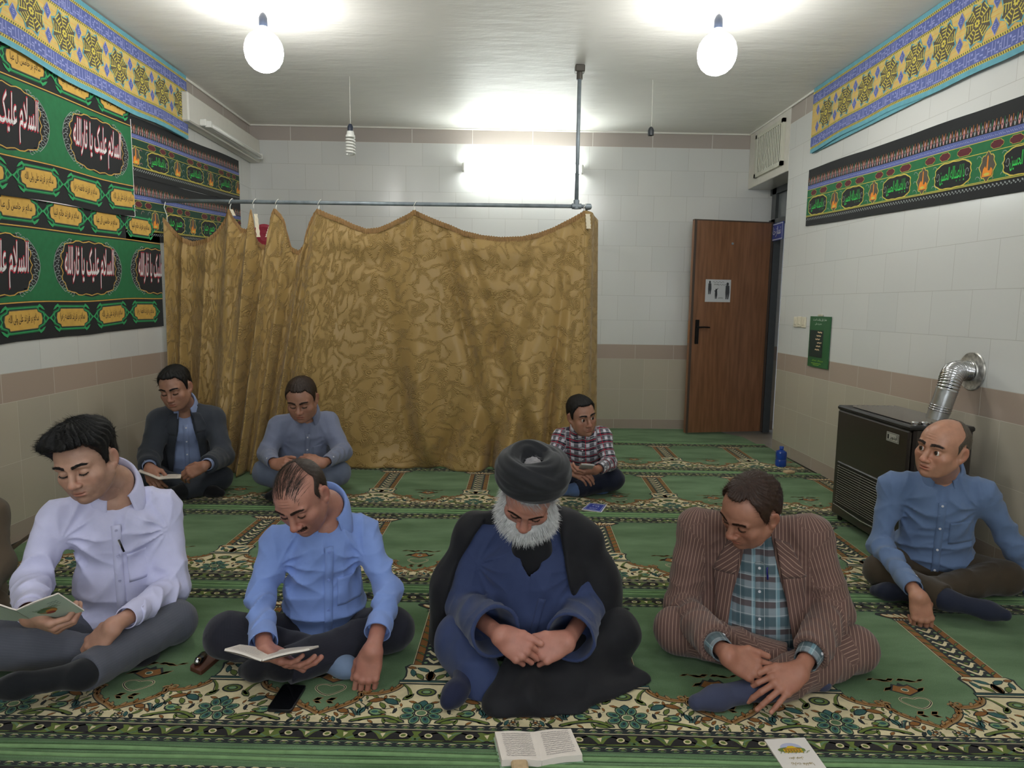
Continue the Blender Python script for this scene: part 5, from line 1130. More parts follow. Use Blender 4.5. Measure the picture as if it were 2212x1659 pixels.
# ================================================================ dressed, seated figures
def cloth_mat(name, col, kind='plain', rough=0.85, sheen=0.15, spec=0.2, bumpd=0.0015, scale=900, col2=None, col3=None, col4=None, crease=0.9):
    m = bpy.data.materials.new(name); nt, N, L, B = nodes_of(m)
    a = N.new('ShaderNodeAttribute'); a.attribute_name = 'cloth_uv'; sp = N.new('ShaderNodeSeparateXYZ'); L.new(a.outputs['Vector'], sp.inputs[0]); s, t = sp.outputs[0], sp.outputs[1]
    tc = N.new('ShaderNodeTexCoord')
    def band(x, per, w_, off=0.0, soft=0.15):
        f = math_n(N, L, 'FRACT', math_n(N, L, 'ADD', math_n(N, L, 'DIVIDE', x, per), 50+off)); d = math_n(N, L, 'ABSOLUTE', math_n(N, L, 'SUBTRACT', f, 0.5))
        mr = N.new('ShaderNodeMapRange'); mr.inputs[1].default_value = w_/per/2*(1+soft); mr.inputs[2].default_value = w_/per/2*(1-soft); L.new(d, mr.inputs[0]); return mr.outputs[0]
    c = col
    if kind == 'pin': c = mixc(N, L, math_n(N, L, 'MULTIPLY', band(s, 0.0125, 0.0016, 0, 0.5), 0.62), col, col2)
    elif kind == 'micro': c = mixc(N, L, math_n(N, L, 'MULTIPLY', band(s, 0.004, 0.0016, 0, 0.5), 0.22), col, col2)
    elif kind == 'pinfaint': c = mixc(N, L, math_n(N, L, 'MULTIPLY', band(s, 0.009, 0.0012, 0, 0.6), 0.25), col, col2)
    elif kind == 'plaid_teal':
        c = mixc(N, L, math_n(N, L, 'MULTIPLY', band(t, 0.082, 0.030, 0.1), 0.75), col, col2); c = mixc(N, L, math_n(N, L, 'MULTIPLY', band(s, 0.082, 0.028, 0.3), 0.55), c, col2)
        c = mixc(N, L, math_n(N, L, 'MULTIPLY', band(t, 0.082, 0.018, 0.5), 0.8), c, col3); c = mixc(N, L, math_n(N, L, 'MULTIPLY', band(s, 0.082, 0.014, 0.75), 0.5), c, col4)
        c = mixc(N, L, math_n(N, L, 'MULTIPLY', band(s, 0.041, 0.0018, 0.1), 0.55), c, (0.55, 0.58, 0.58, 1)); c = mixc(N, L, math_n(N, L, 'MULTIPLY', band(t, 0.041, 0.0018, 0.25), 0.4), c, (0.55, 0.58, 0.58, 1))
    elif kind == 'plaid_red':
        c = mixc(N, L, math_n(N, L, 'MULTIPLY', band(t, 0.052, 0.030, 0.1), 0.88), col, col2); c = mixc(N, L, math_n(N, L, 'MULTIPLY', band(s, 0.052, 0.030, 0.3), 0.80), c, col2)
        c = mixc(N, L, math_n(N, L, 'MULTIPLY', band(t, 0.052, 0.0035, 0.1), 0.9), c, col3); c = mixc(N, L, math_n(N, L, 'MULTIPLY', band(s, 0.104, 0.004, 0.3), 0.9), c, col3)
        c = mixc(N, L, math_n(N, L, 'MULTIPLY', band(t, 0.026, 0.003, 0.35), 0.6), c, (0.8, 0.8, 0.8, 1))
    nz = N.new('ShaderNodeTexNoise'); nz.inputs['Scale'].default_value = 30; L.new(tc.outputs['Object'], nz.inputs['Vector'])
    mr = N.new('ShaderNodeMapRange'); mr.inputs[3].default_value = 0.93; mr.inputs[4].default_value = 1.06; L.new(nz.outputs[0], mr.inputs[0]); c = mixc(N, L, 1.0, c, mr.outputs[0], 'MULTIPLY')
    mp = N.new('ShaderNodeMapping'); mp.inputs['Scale'].default_value = (1.0, 1.0, 0.55); mp.inputs['Rotation'].default_value = (0.35, 0.5, 0.2); L.new(tc.outputs['Object'], mp.inputs[0])
    n4 = N.new('ShaderNodeTexNoise'); n4.noise_type = 'RIDGED_MULTIFRACTAL'; n4.inputs['Scale'].default_value = 6.5; n4.inputs['Detail'].default_value = 1.6; n4.inputs['Distortion'].default_value = 0.9; L.new(mp.outputs[0], n4.inputs['Vector'])
    b2 = N.new('ShaderNodeBump'); b2.inputs['Strength'].default_value = crease; b2.inputs['Distance'].default_value = 0.016; L.new(n4.outputs[0], b2.inputs['Height'])
    L.new(c, B.inputs['Base Color']); B.inputs['Roughness'].default_value = rough; B.inputs['Sheen Weight'].default_value = sheen; B.inputs['Specular IOR Level'].default_value = spec
    n2 = N.new('ShaderNodeTexNoise'); n2.inputs['Scale'].default_value = scale; L.new(tc.outputs['Object'], n2.inputs['Vector'])
    bp = N.new('ShaderNodeBump'); bp.inputs['Strength'].default_value = 0.3; bp.inputs['Distance'].default_value = bumpd; L.new(n2.outputs[0], bp.inputs['Height']); L.new(b2.outputs[0], bp.inputs['Normal']); L.new(bp.outputs[0], B.inputs['Normal'])
    return m
def cloth_uv(V, fr, C, caps):
    q = (V-C) @ fr; out = np.stack([q[:, 0], q[:, 2], np.zeros(len(V))], 1)
    lim = np.full(len(V), 0.004)
    for i, (a, b, r0, r1, base) in enumerate(caps):
        d, t = d_cap(V, a, b, r0, r1); L = np.linalg.norm(b-a); X = frame(b-a, vec(0.2, 1, 0.1)); w_ = (V-a) @ X; an = np.arctan2(w_[:, 0], -w_[:, 1])
        m = d < lim; lim = np.where(m, d, lim); out[m, 0] = (an*(r0+r1)*0.5)[m]; out[m, 1] = (w_[:, 2]+base)[m]
    return out
class Drape:
    "lays trims on the torso surface of a garment, traced from its front"
    def __init__(s, fn, C, fr): s.f = fn; s.C = C; s.fr = fr; s.c = {}
    def p(s, x, z, off=0.002):
        d = s.fr @ vec(0, 1, 0); q = s.C+s.fr @ vec(x, -0.30, z)
        for _ in range(26):
            e = float(s.f(q[None])[0])
            if e < 0.0006 or e > 0.5: break
            q = q+d*min(e*0.8, 0.05)
        return q-d*off
    def patch(s, name, quad, mats, parent, off=0.003, n=8, m=8, edge=0.002, ur=0.0):
        A, Bq, Cq, D = [np.array(q, float) for q in quad]; V = []; mb = MB()
        for i in range(n):
            for j in range(m):
                u, v = i/(n-1), j/(m-1); q = (A*(1-u)+Bq*u)*(1-v)+(D*(1-u)+Cq*u)*v; V.append(s.p(q[0], q[1], off))
        k = n*m; back = s.fr @ vec(0, 1, 0)*(off+edge)
        W = V+[p+back for p in V]
        fs = [(i*m+j, i*m+j+1, (i+1)*m+j+1, (i+1)*m+j) for i in range(n-1) for j in range(m-1)]
        for i in range(n-1): fs += [(i*m, (i+1)*m, (i+1)*m+k, i*m+k), (i*m+m-1, i*m+m-1+k, (i+1)*m+m-1+k, (i+1)*m+m-1)]
        for j in range(m-1): fs += [(j, j+k, j+1+k, j+1), ((n-1)*m+j, (n-1)*m+j+1, (n-1)*m+j+1+k, (n-1)*m+j+k)]
        mb.add(W, fs); o = mb.build(name, mats, parent, smooth=False)
        uv = np.array([s.fr.T @ (np.array(p)-s.C) for p in W]); a = o.data.attributes.new('cloth_uv', 'FLOAT_VECTOR', 'POINT'); a.data.foreach_set('vector', np.stack([uv[:, 0]*cos(ur)+uv[:, 2]*sin(ur), uv[:, 2]*cos(ur)-uv[:, 0]*sin(ur), uv[:, 0]*0], 1).astype(np.float32).ravel())
        o.data.polygons.foreach_set('use_smooth', [True]*((n-1)*(m-1))+[False]*(len(fs)-(n-1)*(m-1)))
        return o
    def button(s, x, z, mats, parent, r=0.0055, off=0.003):
        p = s.p(x, z, off); nrm = s.fr @ vec(0, -1, 0)
        return MB().lathe(p, [(0, -0.001), (r, -0.001), (r, 0.0012), (r*0.75, 0.0018), (r*0.6, 0.0008), (0, 0.0008)], 14, 0, nrm).build('button', mats, parent, smooth=True, auto=True)
def collar(parent, C, up, fr, mats, r=(0.066, 0.072), gap=28, leaf=0.048, tip=0.045, spread=0.03, drop=0.03, stand=0.036, sc=1.0):
    up = unit(up); X = frame(up, fr[:, 0]); n = 44; V = []; rows = 7
    for i in range(n):
        th = -(180-gap)+(360-2*gap)*i/(n-1); a = math.radians(th)          # 0 = nape
        e = sstep(np.array(abs(th)), 80, 180-gap)
        cx, cy = sin(a), cos(a); fdrop = -drop*(1-cos(a))/2
        def P(rr, z): return C+X @ (vec(cx*(r[0]+rr), cy*(r[1]+rr), z+fdrop)*sc)
        lf = leaf+tip*float(e)*1.0; out = 0.016+spread*float(e)
        V += [P(-0.002, -0.012), P(0.0, stand*0.5), P(0.001, stand), P(0.006, stand+0.003), P(0.011, stand-0.004), P((0.011+out)/2+0.004, stand-lf*0.5), P(out, stand-lf)]
    fs = [(i*rows+j, i*rows+j+1, (i+1)*rows+j+1, (i+1)*rows+j) for i in range(n-1) for j in range(rows-1)]
    mb = MB(); mb.add(V, fs); o = mb.build('collar', mats, parent, smooth=True); md = o.modifiers.new('thick', 'SOLIDIFY'); md.thickness = 0.0028; md.offset = 0
    uv = [((V[i*rows+j]-C) @ fr)[[0, 2, 1]] for i in range(n) for j in range(rows)]; a = o.data.attributes.new('cloth_uv', 'FLOAT_VECTOR', 'POINT'); a.data.foreach_set('vector', np.array(uv, dtype=np.float32).ravel())
    return o
def sleeve_end(parent, name, el, wr, t0, t1, r0, r1, mats, flare=0.0, btn=None):
    ax = unit(wr-el); L = np.linalg.norm(wr-el); a, b = el+ax*L*t0, el+ax*L*t1; l = np.linalg.norm(b-a)
    mb = MB(); mb.lathe(a, [(r0-0.004, 0.004), (r0, 0), (r0+0.0015, 0.003), (r1+flare, l), (r1+flare-0.0035, l+0.0005), (r0-0.004, 0.02)], 30, 0, ax); o = mb.build(name, mats, parent, smooth=True, auto=True)
    n = len(mb.v); P = np.array(mb.v); q = (P-a) @ frame(ax, vec(0.2, 1, 0.1)); an = np.arctan2(q[:, 0], -q[:, 1]); at2 = o.data.attributes.new('cloth_uv', 'FLOAT_VECTOR', 'POINT'); at2.data.foreach_set('vector', np.stack([an*r0, q[:, 2]+L*t0, q[:, 2]*0], 1).astype(np.float32).ravel())
    if btn is not None:
        m_ = (a+b)/2; dirn = unit(vec(0.15, -1, 0.2)-ax*np.dot(vec(0.15, -1, 0.2), ax)); MB().lathe(m_+dirn*((r0+r1)/2+0.0005), [(0, 0), (0.0055, 0), (0.0055, 0.002), (0.004, 0.003), (0, 0.0016)], 12, 0, dirn).build('cuff_button', btn, o, smooth=True, auto=True)
    return o
HAIRB = lambda n, c, r=0.42: mat(n, c, r, spec=0.28, bump=0.6, bscale=420, noise=0.25, scale=60)
def floor_cut(P): return 0.003-P[:, 2]
def half_space(p, n_): n_ = unit(n_); return lambda P: (P-p) @ n_
def tube_hole(a, b, r0, r1): return lambda P: -d_cap(P, a, b, r0, r1)[0]

def make_person(cf):
    g = cf.get; J = {k: np.array(v, float) for k, v in cf['J'].items()}; hs = g('hs', 1.0); det = g('h', 0.0026); hc = g('hc', 0.0065)
    camp = vec(0, 0, CAM_H); az = math.atan2(-J['neck'][0], J['neck'][1])*g('turn', 1.0)
    for k, sg in (('L', -1), ('R', 1)):         # shoulders square to where the person faces
        for q, hw in (('sh', 0.19), ('el', 0.22), ('kn', 0.16)):
            P_ = J[q+k]; J[q+k] = camp+(P_-camp)*(P_[1]+sg*sin(az)*hw)/P_[1]
        for q, mz in (('an', 0.047), ('to', 0.032), ('kn', 0.085)): J[q+k][2] = max(J[q+k][2], mz)
    fr = frame(J['neck']-J['pel'], J['shR']-J['shL']); front = -fr[:, 1]; up = fr[:, 2]; side = fr[:, 0]
    pel, neck, shL, shR = J['pel'], J['neck'], J['shL'], J['shR']; tw = g('girth', 1.0); bel = g('belly', 0.0)
    HR = rotm(*cf['head']); HC = J['head']; sd = g('seed', 1)
    cf['_torso'] = lambda o, w_: torso(o, w_)
    hipL = pel-side*0.095+front*0.02; hipR = pel+side*0.095+front*0.02
    def torso(o, wr=0.0, arms=True, cufft=0.93):
        s = Sdf(); sp = neck-pel; H_ = np.linalg.norm(sp); sw = np.linalg.norm(shR-shL)/0.36
        s.ell(pel+up*0.05, (0.165*tw+o, 0.125*tw+o, 0.125), fr)
        s.ell(pel+sp*0.36+front*(0.012+bel*0.45), (0.150*tw+bel*0.35+o, 0.115*tw+bel*0.5+o, 0.155+bel*0.3), fr, 0.07)
        s.ell(pel+sp*0.70+front*0.010, (0.155*sw*tw+o, 0.112*tw+o, 0.135), fr, 0.07)
        s.cap(shL-up*0.030, shR-up*0.030, 0.045+o, 0.045+o, 0.06); s.cap(neck-up*0.026, shL-up*0.012, 0.046+o, 0.044+o, 0.03); s.cap(neck-up*0.026, shR-up*0.012, 0.046+o, 0.044+o, 0.03)
        if wr:
            Cc = pel; aL, aR = shL-up*0.07, shR-up*0.07
            def rg(ph): return 1-2*np.abs(np.sin(ph))**0.75
            def fold(P):
                q = (P-Cc) @ fr; z = q[:, 2]; x = q[:, 0]; na = n3(P, 9, sd); nb_ = n3(P, 13, sd+2)
                low = np.exp(-((z-0.09)/0.12)**2); f1 = rg(z*36+2.2*na+4*np.abs(x)*(1+z))
                dl = np.linalg.norm(P-aL, axis=1); dr = np.linalg.norm(P-aR, axis=1); zL, xL = (aL-Cc) @ fr[:, 2], (aL-Cc) @ fr[:, 0]; zR, xR = (aR-Cc) @ fr[:, 2], (aR-Cc) @ fr[:, 0]
                f2 = rg(np.arctan2(z-zL, x-xL)*5.5+1.3*nb_)*np.exp(-(dl/0.17)**2)*sstep(dl, 0.045, 0.13)+rg(np.arctan2(z-zR, x-xR)*5.5+1.3*nb_)*np.exp(-(dr/0.17)**2)*sstep(dr, 0.045, 0.13)
                lg = rg(x*17+z*6*np.sign(x)+1.8*n3(P, 6, sd+4))
                return wr*(0.75*low*f1+0.95*f2+0.40*lg*(1-0.6*low)+0.45*na+0.22*rg(2.6*n3(P, 21, sd+6)))
            s.disp(fold)
        return s
    arms_c = []
    ra = g('arm', 1.0)
    def arm_caps(s, o, wr, ends=(0.93, 0.93), er=None):
        er = er or 0.034
        for i, k in enumerate('LR'):
            sh, el, wq = J['sh'+k], J['el'+k], J['wr'+k]; w2 = el+(wq-el)*ends[i]; ax = unit(wq-el); a = Sdf()
            a.cap(sh-up*0.016, el, 0.047*ra+o, 0.046*ra+o, 0.035, wr*1.25, 34, sd+i*3, 0.95, 0.55); a.cap(el, w2+ax*0.05, 0.045*ra+o, er+o, 0.03, wr*1.35, 40, sd+i*5+2, 0.15, 0.75)
            a.cut((lambda w2, ax: (lambda P: np.minimum((P-w2) @ ax, 0.14-np.linalg.norm(P-(w2+ax*0.06), axis=1))))(w2, ax), 0.003)
            a.cut((lambda w2, ax, rr: (lambda P: -d_cap(P, w2-ax*(0.10 if er > 0.06 else 0.025), w2+ax*0.05, rr*(0.78 if er > 0.06 else 0.6), rr)[0]))(w2, ax, er+o-(0.012 if er > 0.06 else 0.004)), 0.002)
            s.join(a, 0.05)
        return s
    # ---- body: one skin mesh
    hsd = head_sdf(cf); nl_ = HR.T @ (neck-HC)/hs; ch_ = HR.T @ (neck-up*0.07+front*0.02-HC)/hs
    hsd.cap((0, 0.016, -0.045), nl_, 0.052, 0.058*g('neckw', 1.0), 0.030).cap(nl_, ch_, 0.058, 0.06, 0.02)
    lo, hi = vec(-0.10, -0.13, -0.20), vec(0.10, 0.13, 0.135); lo = np.minimum(lo, np.minimum(nl_, ch_)-0.05); hi = np.maximum(hi, np.maximum(nl_, ch_)+0.05)
    V, Fq = mesh_sdf(hsd, lo, hi, det/hs); hV = V.copy(); hF = Fq; tones = [head_tone(V, cf)]; parts = [(HC+(V*hs) @ HR.T, Fq)]
    for k in 'LR':
        hd = cf['hand'+k]
        fn, nails, tip = hand_sdf(J['wr'+k], hd[0], hd[1], hd[2], hd[3], hd[4] if len(hd) > 4 else None, hd[5] if len(hd) > 5 else 0.0, g('hands', 1.07), J['wr'+k]+(J['el'+k]-J['wr'+k])*0.6)
        pt, tn = hand_part(J['wr'+k], tip, fn, nails, det*0.95, J['wr'+k]+(J['el'+k]-J['wr'+k])*0.6); parts.append(pt); tones.append(tn)
    b = torso(-0.034); arm_b = b
    for k in 'LR':
        b.cap(J['sh'+k], J['el'+k], 0.032, 0.026, 0.03).cap(J['el'+k], J['wr'+k], 0.026, 0.020, 0.02)
        b.cap(hipL if k == 'L' else hipR, J['kn'+k], 0.070, 0.048, 0.04).cap(J['kn'+k], J['an'+k], 0.045, 0.030, 0.02).cap(J['an'+k], J['to'+k], 0.026, 0.020, 0.02)
    b.cap(neck-up*0.05, HC+HR @ vec(0, 0.02, -0.05)*hs, 0.050, 0.046, 0.02).cut(floor_cut, 0.004)
    pts = [J[q] for q in J]+[hipL, hipR]; lo, hi = bounds(pts, 0.20); lo[2] = -0.02; V, Fq = mesh_sdf(b, lo, hi, 0.015); parts.append((V, Fq)); T = np.zeros((len(V), 3)); tones.append(T)
    base = vec(pel[0], pel[1], 0)
    parts = [(p[0]-base, p[1]) for p in parts]
    body = mesh_obj('person', parts, g('skinm'), None, {'tone': tones}); body.location = tuple(base); tag(body, cf['label'], 'person', g('group')); body.parent = None
    inv = Matrix.Translation(-body.location)
    def kid(o): o.parent = body; o.matrix_parent_inverse = inv; return o
    def sdf_child(name, fn, pts, pad, h, m, caps=None, zmin=None):
        lo, hi = bounds(pts, pad)
        if zmin is not None: lo[2] = max(lo[2], zmin)
        V, Fq = mesh_sdf(fn, lo, hi, h); o = mesh_obj(name, [(V, Fq)], m, None, {'cloth_uv': cloth_uv(V, fr, pel, caps or [])}); kid(o); return o, V, Fq
    caps_arm = [(J['sh'+k], J['el'+k], 0.062*ra, 0.055*ra, 0.0) for k in 'LR']+[(J['el'+k], J['wr'+k], 0.055*ra, 0.045, 0.3) for k in 'LR']
    caps_leg = [(hipL, J['knL'], 0.10, 0.075, 0.0), (hipR, J['knR'], 0.10, 0.075, 0.0), (J['knL'], J['anL'], 0.075, 0.06, 0.4), (J['knR'], J['anR'], 0.075, 0.06, 0.4)]
    armpts = [J[q] for q in ('shL', 'shR', 'elL', 'elR', 'wrL', 'wrR', 'neck')]+[pel]
    # ---- trousers
    if g('trousers'):
        t = Sdf(); lw = g('leg', 1.0); t.ell(pel+up*0.01, (0.175*tw, 0.140*tw, 0.115), fr)
        for i, k in enumerate('LR'):
            hip = hipL if k == 'L' else hipR; kn, an = J['kn'+k], J['an'+k]; ax = unit(an-kn); he = an-ax*0.015; l = Sdf(); pw = g('pwr', 0.0065)
            l.cap(hip, kn, 0.098*lw, 0.072*lw, 0.03, pw, 22, sd+i*4, 0.15, 0.8); l.cap(kn, an+ax*0.05, 0.072*lw, 0.056*lw, 0.025, pw, 26, sd+i*7+1, 0.2, 0.7)
            l.cut((lambda w2, ax: (lambda P: np.minimum((P-w2) @ ax, 0.15-np.linalg.norm(P-(w2+ax*0.07), axis=1))))(he, ax), 0.004)
            l.cut((lambda w2, ax, rr: (lambda P: -d_cap(P, w2-ax*0.03, w2+ax*0.06, rr*0.65, rr)[0]))(he, ax, 0.056*lw-0.005), 0.002)
            t.join(l, 0.012 if i else 0.03)
        t.disp(lambda P: 0.0028*n3(P, 17, sd+9)).cut(floor_cut, 0.004)
        sdf_child('trousers', t, [J['knL'], J['knR'], J['anL'], J['anR'], pel], 0.16, hc, g('trousers'), caps_leg, -0.01)
    for k in 'LR':                              # socks
        if not g('sock'): break
        an, to = J['an'+k], J['to'+k]; ax = unit(to-an); dn = unit(vec(0, 0, -1)); f = Sdf(); L_ = np.linalg.norm(to-an)
        so_m = g('sock'+k) or g('sock'); f.cap(an-unit(an-J['kn'+k])*0.06, an, 0.040, 0.036, 0.02).cap(an, an+ax*L_*0.72, 0.038, 0.034, 0.03, 0.0012, 60, 2).cap(an+ax*L_*0.70, to, 0.034, 0.024, 0.03).ell(an-ax*0.02, (0.038, 0.038, 0.036), None, 0.03).cut(floor_cut, 0.004)
        sdf_child('sock', f, [an, to, an-ax*0.08], 0.06, max(det*1.4, 0.004), so_m, [(an, to, 0.04, 0.03, 0)], -0.01)
    # ---- shirt
    shm = g('shirt'); so = g('shirt_off', 0.004); ends = g('cuffs', (0.90, 0.90)); shV = None
    if shm:
        s = torso(so, g('wrinkle', 0.006)); 
        if g('shirt_arms', True): arm_caps(s, so+0.002, 0.0045*g('awr', 1.0), (ends[0]-0.06, ends[1]-0.06) if not g('plain') else ends, g('sleeve_r'))
        V_ = neck+front*0.052-up*0.012
        s.cut(lambda P: -d_ell(P, neck+up*0.055, (0.058, 0.062, 0.085), fr), 0.006)
        s.cut(lambda P: -d_cap(P, neck+front*0.10+up*0.02, neck+front*0.125-up*(g('vneck', 0.06)+0.03), 0.050, 0.014)[0], 0.006)
        bw = g('hemz', -0.02)
        s.cut(lambda P: -((P-pel) @ up)+bw, 0.004).cut(floor_cut, 0.004)
        so_, shV, shF = sdf_child('shirt', s, armpts, 0.16, hc, shm, caps_arm if g('shirt_arms', True) else None)
        D = Drape(torso(so, g('wrinkle', 0.006)), pel, fr); H_ = np.linalg.norm(neck-pel); xo = g('placket_x', 0.0); bm = g('button_m')
        zt = H_-0.055-g('vneck', 0.06)*0.6; zb = g('hemz', -0.02)+0.015
        if not g('plain'):
            D.patch('placket', [(xo-0.015, zt), (xo+0.015, zt), (xo+0.015, zb), (xo-0.015, zb)], shm, so_, 0.0028, 3, 26, 0.002)
            nb = g('nbuttons', 5)
            for i in range(nb): D.button(xo, zt-0.015-(zt-zb-0.02)*i/max(nb-0.4, 1), bm, so_, 0.0052, 0.0042)
            if g('pocket', True):
                px_, pz_ = g('pocket_at', (0.085, H_*0.56)); D.patch('pocket', [(px_-0.05, pz_+0.055), (px_+0.05, pz_+0.060), (px_+0.048, pz_-0.05), (px_-0.048, pz_-0.055)], shm, so_, 0.0026, 10, 10, 0.002)
            collar(so_, neck+up*0.020+front*0.002, unit(up*0.8+(HC-neck)*1.2), fr, shm, gap=g('cgap', 26), spread=g('cspread', 0.03), tip=g('ctip', 0.04), drop=g('cdrop', 0.048), sc=g('csc', 1.0)).parent = so_
        for o in [c for c in bpy.data.objects if c.parent == so_]: o.matrix_parent_inverse = Matrix.Identity(4)
        if (g('shirt_arms', True) or g('show_cuffs')) and not g('plain'):
            for i, k in enumerate('LR'):
                c = sleeve_end(so_, 'cuff', J['el'+k], J['wr'+k], ends[i]-0.20, ends[i]+0.02, 0.0425, 0.0375, shm, g('cuff_flare', 0.0), bm); c.matrix_parent_inverse = Matrix.Identity(4)
                for ch in [q for q in bpy.data.objects if q.parent == c]: ch.matrix_parent_inverse = Matrix.Identity(4)
    # ---- jacket
    if g('jacket'):
        jm = g('jacket'); jo = g('jacket_off', 0.018); s = torso(jo, g('jwrinkle', 0.005)); arm_caps(s, jo-0.002, 0.0055, g('jends', (0.86, 0.86)), 0.046)
        for k in 'LR': s.ell(J['sh'+k]-up*0.004-(J['sh'+k]-neck)*0.04, (0.066, 0.066, 0.042), fr, 0.03)
        H_ = np.linalg.norm(neck-pel); x0 = g('open_x', 0.0); wt, wb = g('open_w', (0.045, 0.12))
        # skirts of the jacket spreading to the floor at the back
        s.ell(pel-front*0.06-up*0.02, (0.19*tw, 0.14, 0.15), fr, 0.05)
        def opening(P):
            q = (P-pel) @ fr; x, y, z = q[:, 0]-x0, q[:, 1], q[:, 2]; tt = np.clip(z/H_, -0.3, 1.1); wd = wb+(wt-wb)*tt**1.0+0.012*np.sin(tt*5)
            inside = np.maximum(np.abs(x)-wd, y+0.01); return -inside
        s.cut(opening, 0.006).cut(lambda P: -d_ell(P, neck+up*0.06, (0.060, 0.064, 0.09), fr), 0.006)
        s.cut(lambda P: np.minimum(-((P-pel) @ up)-0.015, (P-pel) @ front+0.02), 0.01).cut(floor_cut, 0.004)
        jo_, jV, jF = sdf_child('jacket', s, armpts+[pel-front*0.1], 0.20, hc, jm, caps_arm, -0.01)
        D = Drape(torso(jo, g('jwrinkle', 0.005)), pel, fr)
        for f in (-1, 1):
            wz = lambda z: (wb+(wt-wb)*np.clip(z/H_, 0, 1.1))
            z1, z2, z3 = H_-0.02, H_-0.14, 0.10
            D.patch('lapel', [(x0+f*(wz(z1)+0.000), z1), (x0+f*(wz(z1)+0.050), z1-0.015), (x0+f*(wz(z2)+0.085), z2), (x0+f*(wz(z2)+0.004), z2)], jm, jo_, 0.016, 7, 10, 0.006, f*0.9)
            D.patch('lapel', [(x0+f*(wz(z2)+0.002), z2+0.012), (x0+f*(wz(z2)+0.082), z2+0.006), (x0+f*(wz(z3)+0.012), z3), (x0+f*(wz(z3)+0.000), z3)], jm, jo_, 0.015, 7, 14, 0.006, f*0.16)
        D.patch('jacket_pocket', [(x0+0.10, 0.17), (x0+0.175, 0.185), (x0+0.17, 0.155), (x0+0.10, 0.14)] if not g('jpocket') else g('jpocket'), jm, jo_, 0.005, 8, 4, 0.003)
        cc = collar(jo_, neck-up*0.020-front*0.006, up, fr, jm, r=(0.078, 0.080), gap=62, leaf=0.050, tip=0.012, spread=0.014, drop=0.006, stand=0.030)
        for o in [c for c in bpy.data.objects if c.parent == jo_]: o.matrix_parent_inverse = Matrix.Identity(4)
    # ---- hair, brows, beard
    rs = np.random.RandomState(sd)
    toW = lambda P: HC+(P*hs) @ HR.T; hair_parts = []
    hm = g('hairm')
    if g('hair'):
        style, T = g('hair'); hf = hair_fn(cf, style, T, sd); V, Fq = mesh_sdf(hf, (-0.115, -0.15, -0.10), (0.115, 0.15, 0.175), max(det, 0.0028)/hs)
        sk = skull_sdf(cf); keepv = sk(V) > -0.0030; keep = keepv[Fq].any(1); Fq = Fq[keep]
        comb = g('comb', (0, 0.4, -0.2)); parts = [(toW(V), Fq)]
        th, zl = HAIRLINES[style]
        def mk(c): return sstep(c[:, 2]-np.interp(polar(c, style), th, zl), 0.0, 0.012)
        ns = g('nstr', 1500); P, Nn = surf_pick(V, Fq, mk, ns, rs); Dr = np.array(comb)[None]+np.stack([P[:, 0]*g('fan', 3.0), P[:, 1]*0, P[:, 2]*0], 1)
        low = sstep(-P[:, 2], -0.07, 0.0)[:, None]; Dr = Dr*(1-low)+np.array([0, 0.35, -1.0])[None]*low; Dr = Dr-Nn*(Dr*Nn).sum(1)[:, None]; Dr /= (np.linalg.norm(Dr, axis=1)[:, None]+1e-9)
        sv, sf = strands(P, Nn, Dr, g('slen', 0.022), g('swid', 0.0011), rs, g('lift', 0.12), 0.0, 3, g('jit', 0.14)); parts.append((toW(sv), sf)); hair_parts += parts
    if g('comb_over'):                          # sparse long strands over a thinning crown
        sk = skull_sdf(cf); P = []; Dr = []; n_ = g('comb_over')
        x = rs.uniform(-0.046, 0.046, n_); y = -0.082+0.10*rs.rand(n_)**1.3; z = np.full(n_, 0.16); p = np.stack([x, y, z], 1)
        for _ in range(14): p[:, 2] -= sk(p)
        nn = np.stack([x*12, (y-0.01)*8, np.ones(n_)], 1); nn /= np.linalg.norm(nn, axis=1)[:, None]; dr = np.stack([x*4.0+0.08*np.sin(x*160), np.ones(n_), np.zeros(n_)], 1); dr -= nn*(dr*nn).sum(1)[:, None]; dr /= np.linalg.norm(dr, axis=1)[:, None]
        sv, sf = strands(p+nn*0.0015, nn, dr, 0.062, 0.0010, rs, 0.02, 0.0, 6, 0.05)
        V2 = sv.copy(); dd = sk(V2); V2[:, 2] += np.where(dd < 0.001, 0.001-dd, 0); V2[:, 2] -= np.where(dd > 0.004, dd-0.004, 0); hair_parts.append((toW(V2), sf))
    if hair_parts: kid(mesh_obj('hair', hair_parts, hm, None))
    bv = BVHTree.FromPolygons([tuple(v) for v in hV], [tuple(int(i) for i in f) for f in hF])
    if not g('open'):                           # lowered lashes
        for f in (1, -1):
            P = []; Nn = []
            for q in np.linspace(-1, 1, 34):
                a = 0.0315+q*0.0135; c = -0.0080+0.0035*q*q+0.0012*q; h = bv.ray_cast(Vector((f*a, -0.2, c)), Vector((0, 1, 0)), 0.3)
                if h[0] is not None: P.append(np.array(h[0])); Nn.append(vec(0, -1, 0))
            if P: P = np.array(P); Nn = np.array(Nn); Dr = np.stack([f*(np.abs(P[:, 0])-0.0315)*30, P[:, 0]*0-0.35, P[:, 0]*0-0.5], 1); Dr /= np.linalg.norm(Dr, axis=1)[:, None]; sv, sf = strands(P+Nn*0.0003, Nn, Dr, 0.0055, 0.0017, rs, 0.1, 0, 2, 0.08); kid(mesh_obj('eyelash', [(toW(sv), sf)], g('browm') or hm, None))
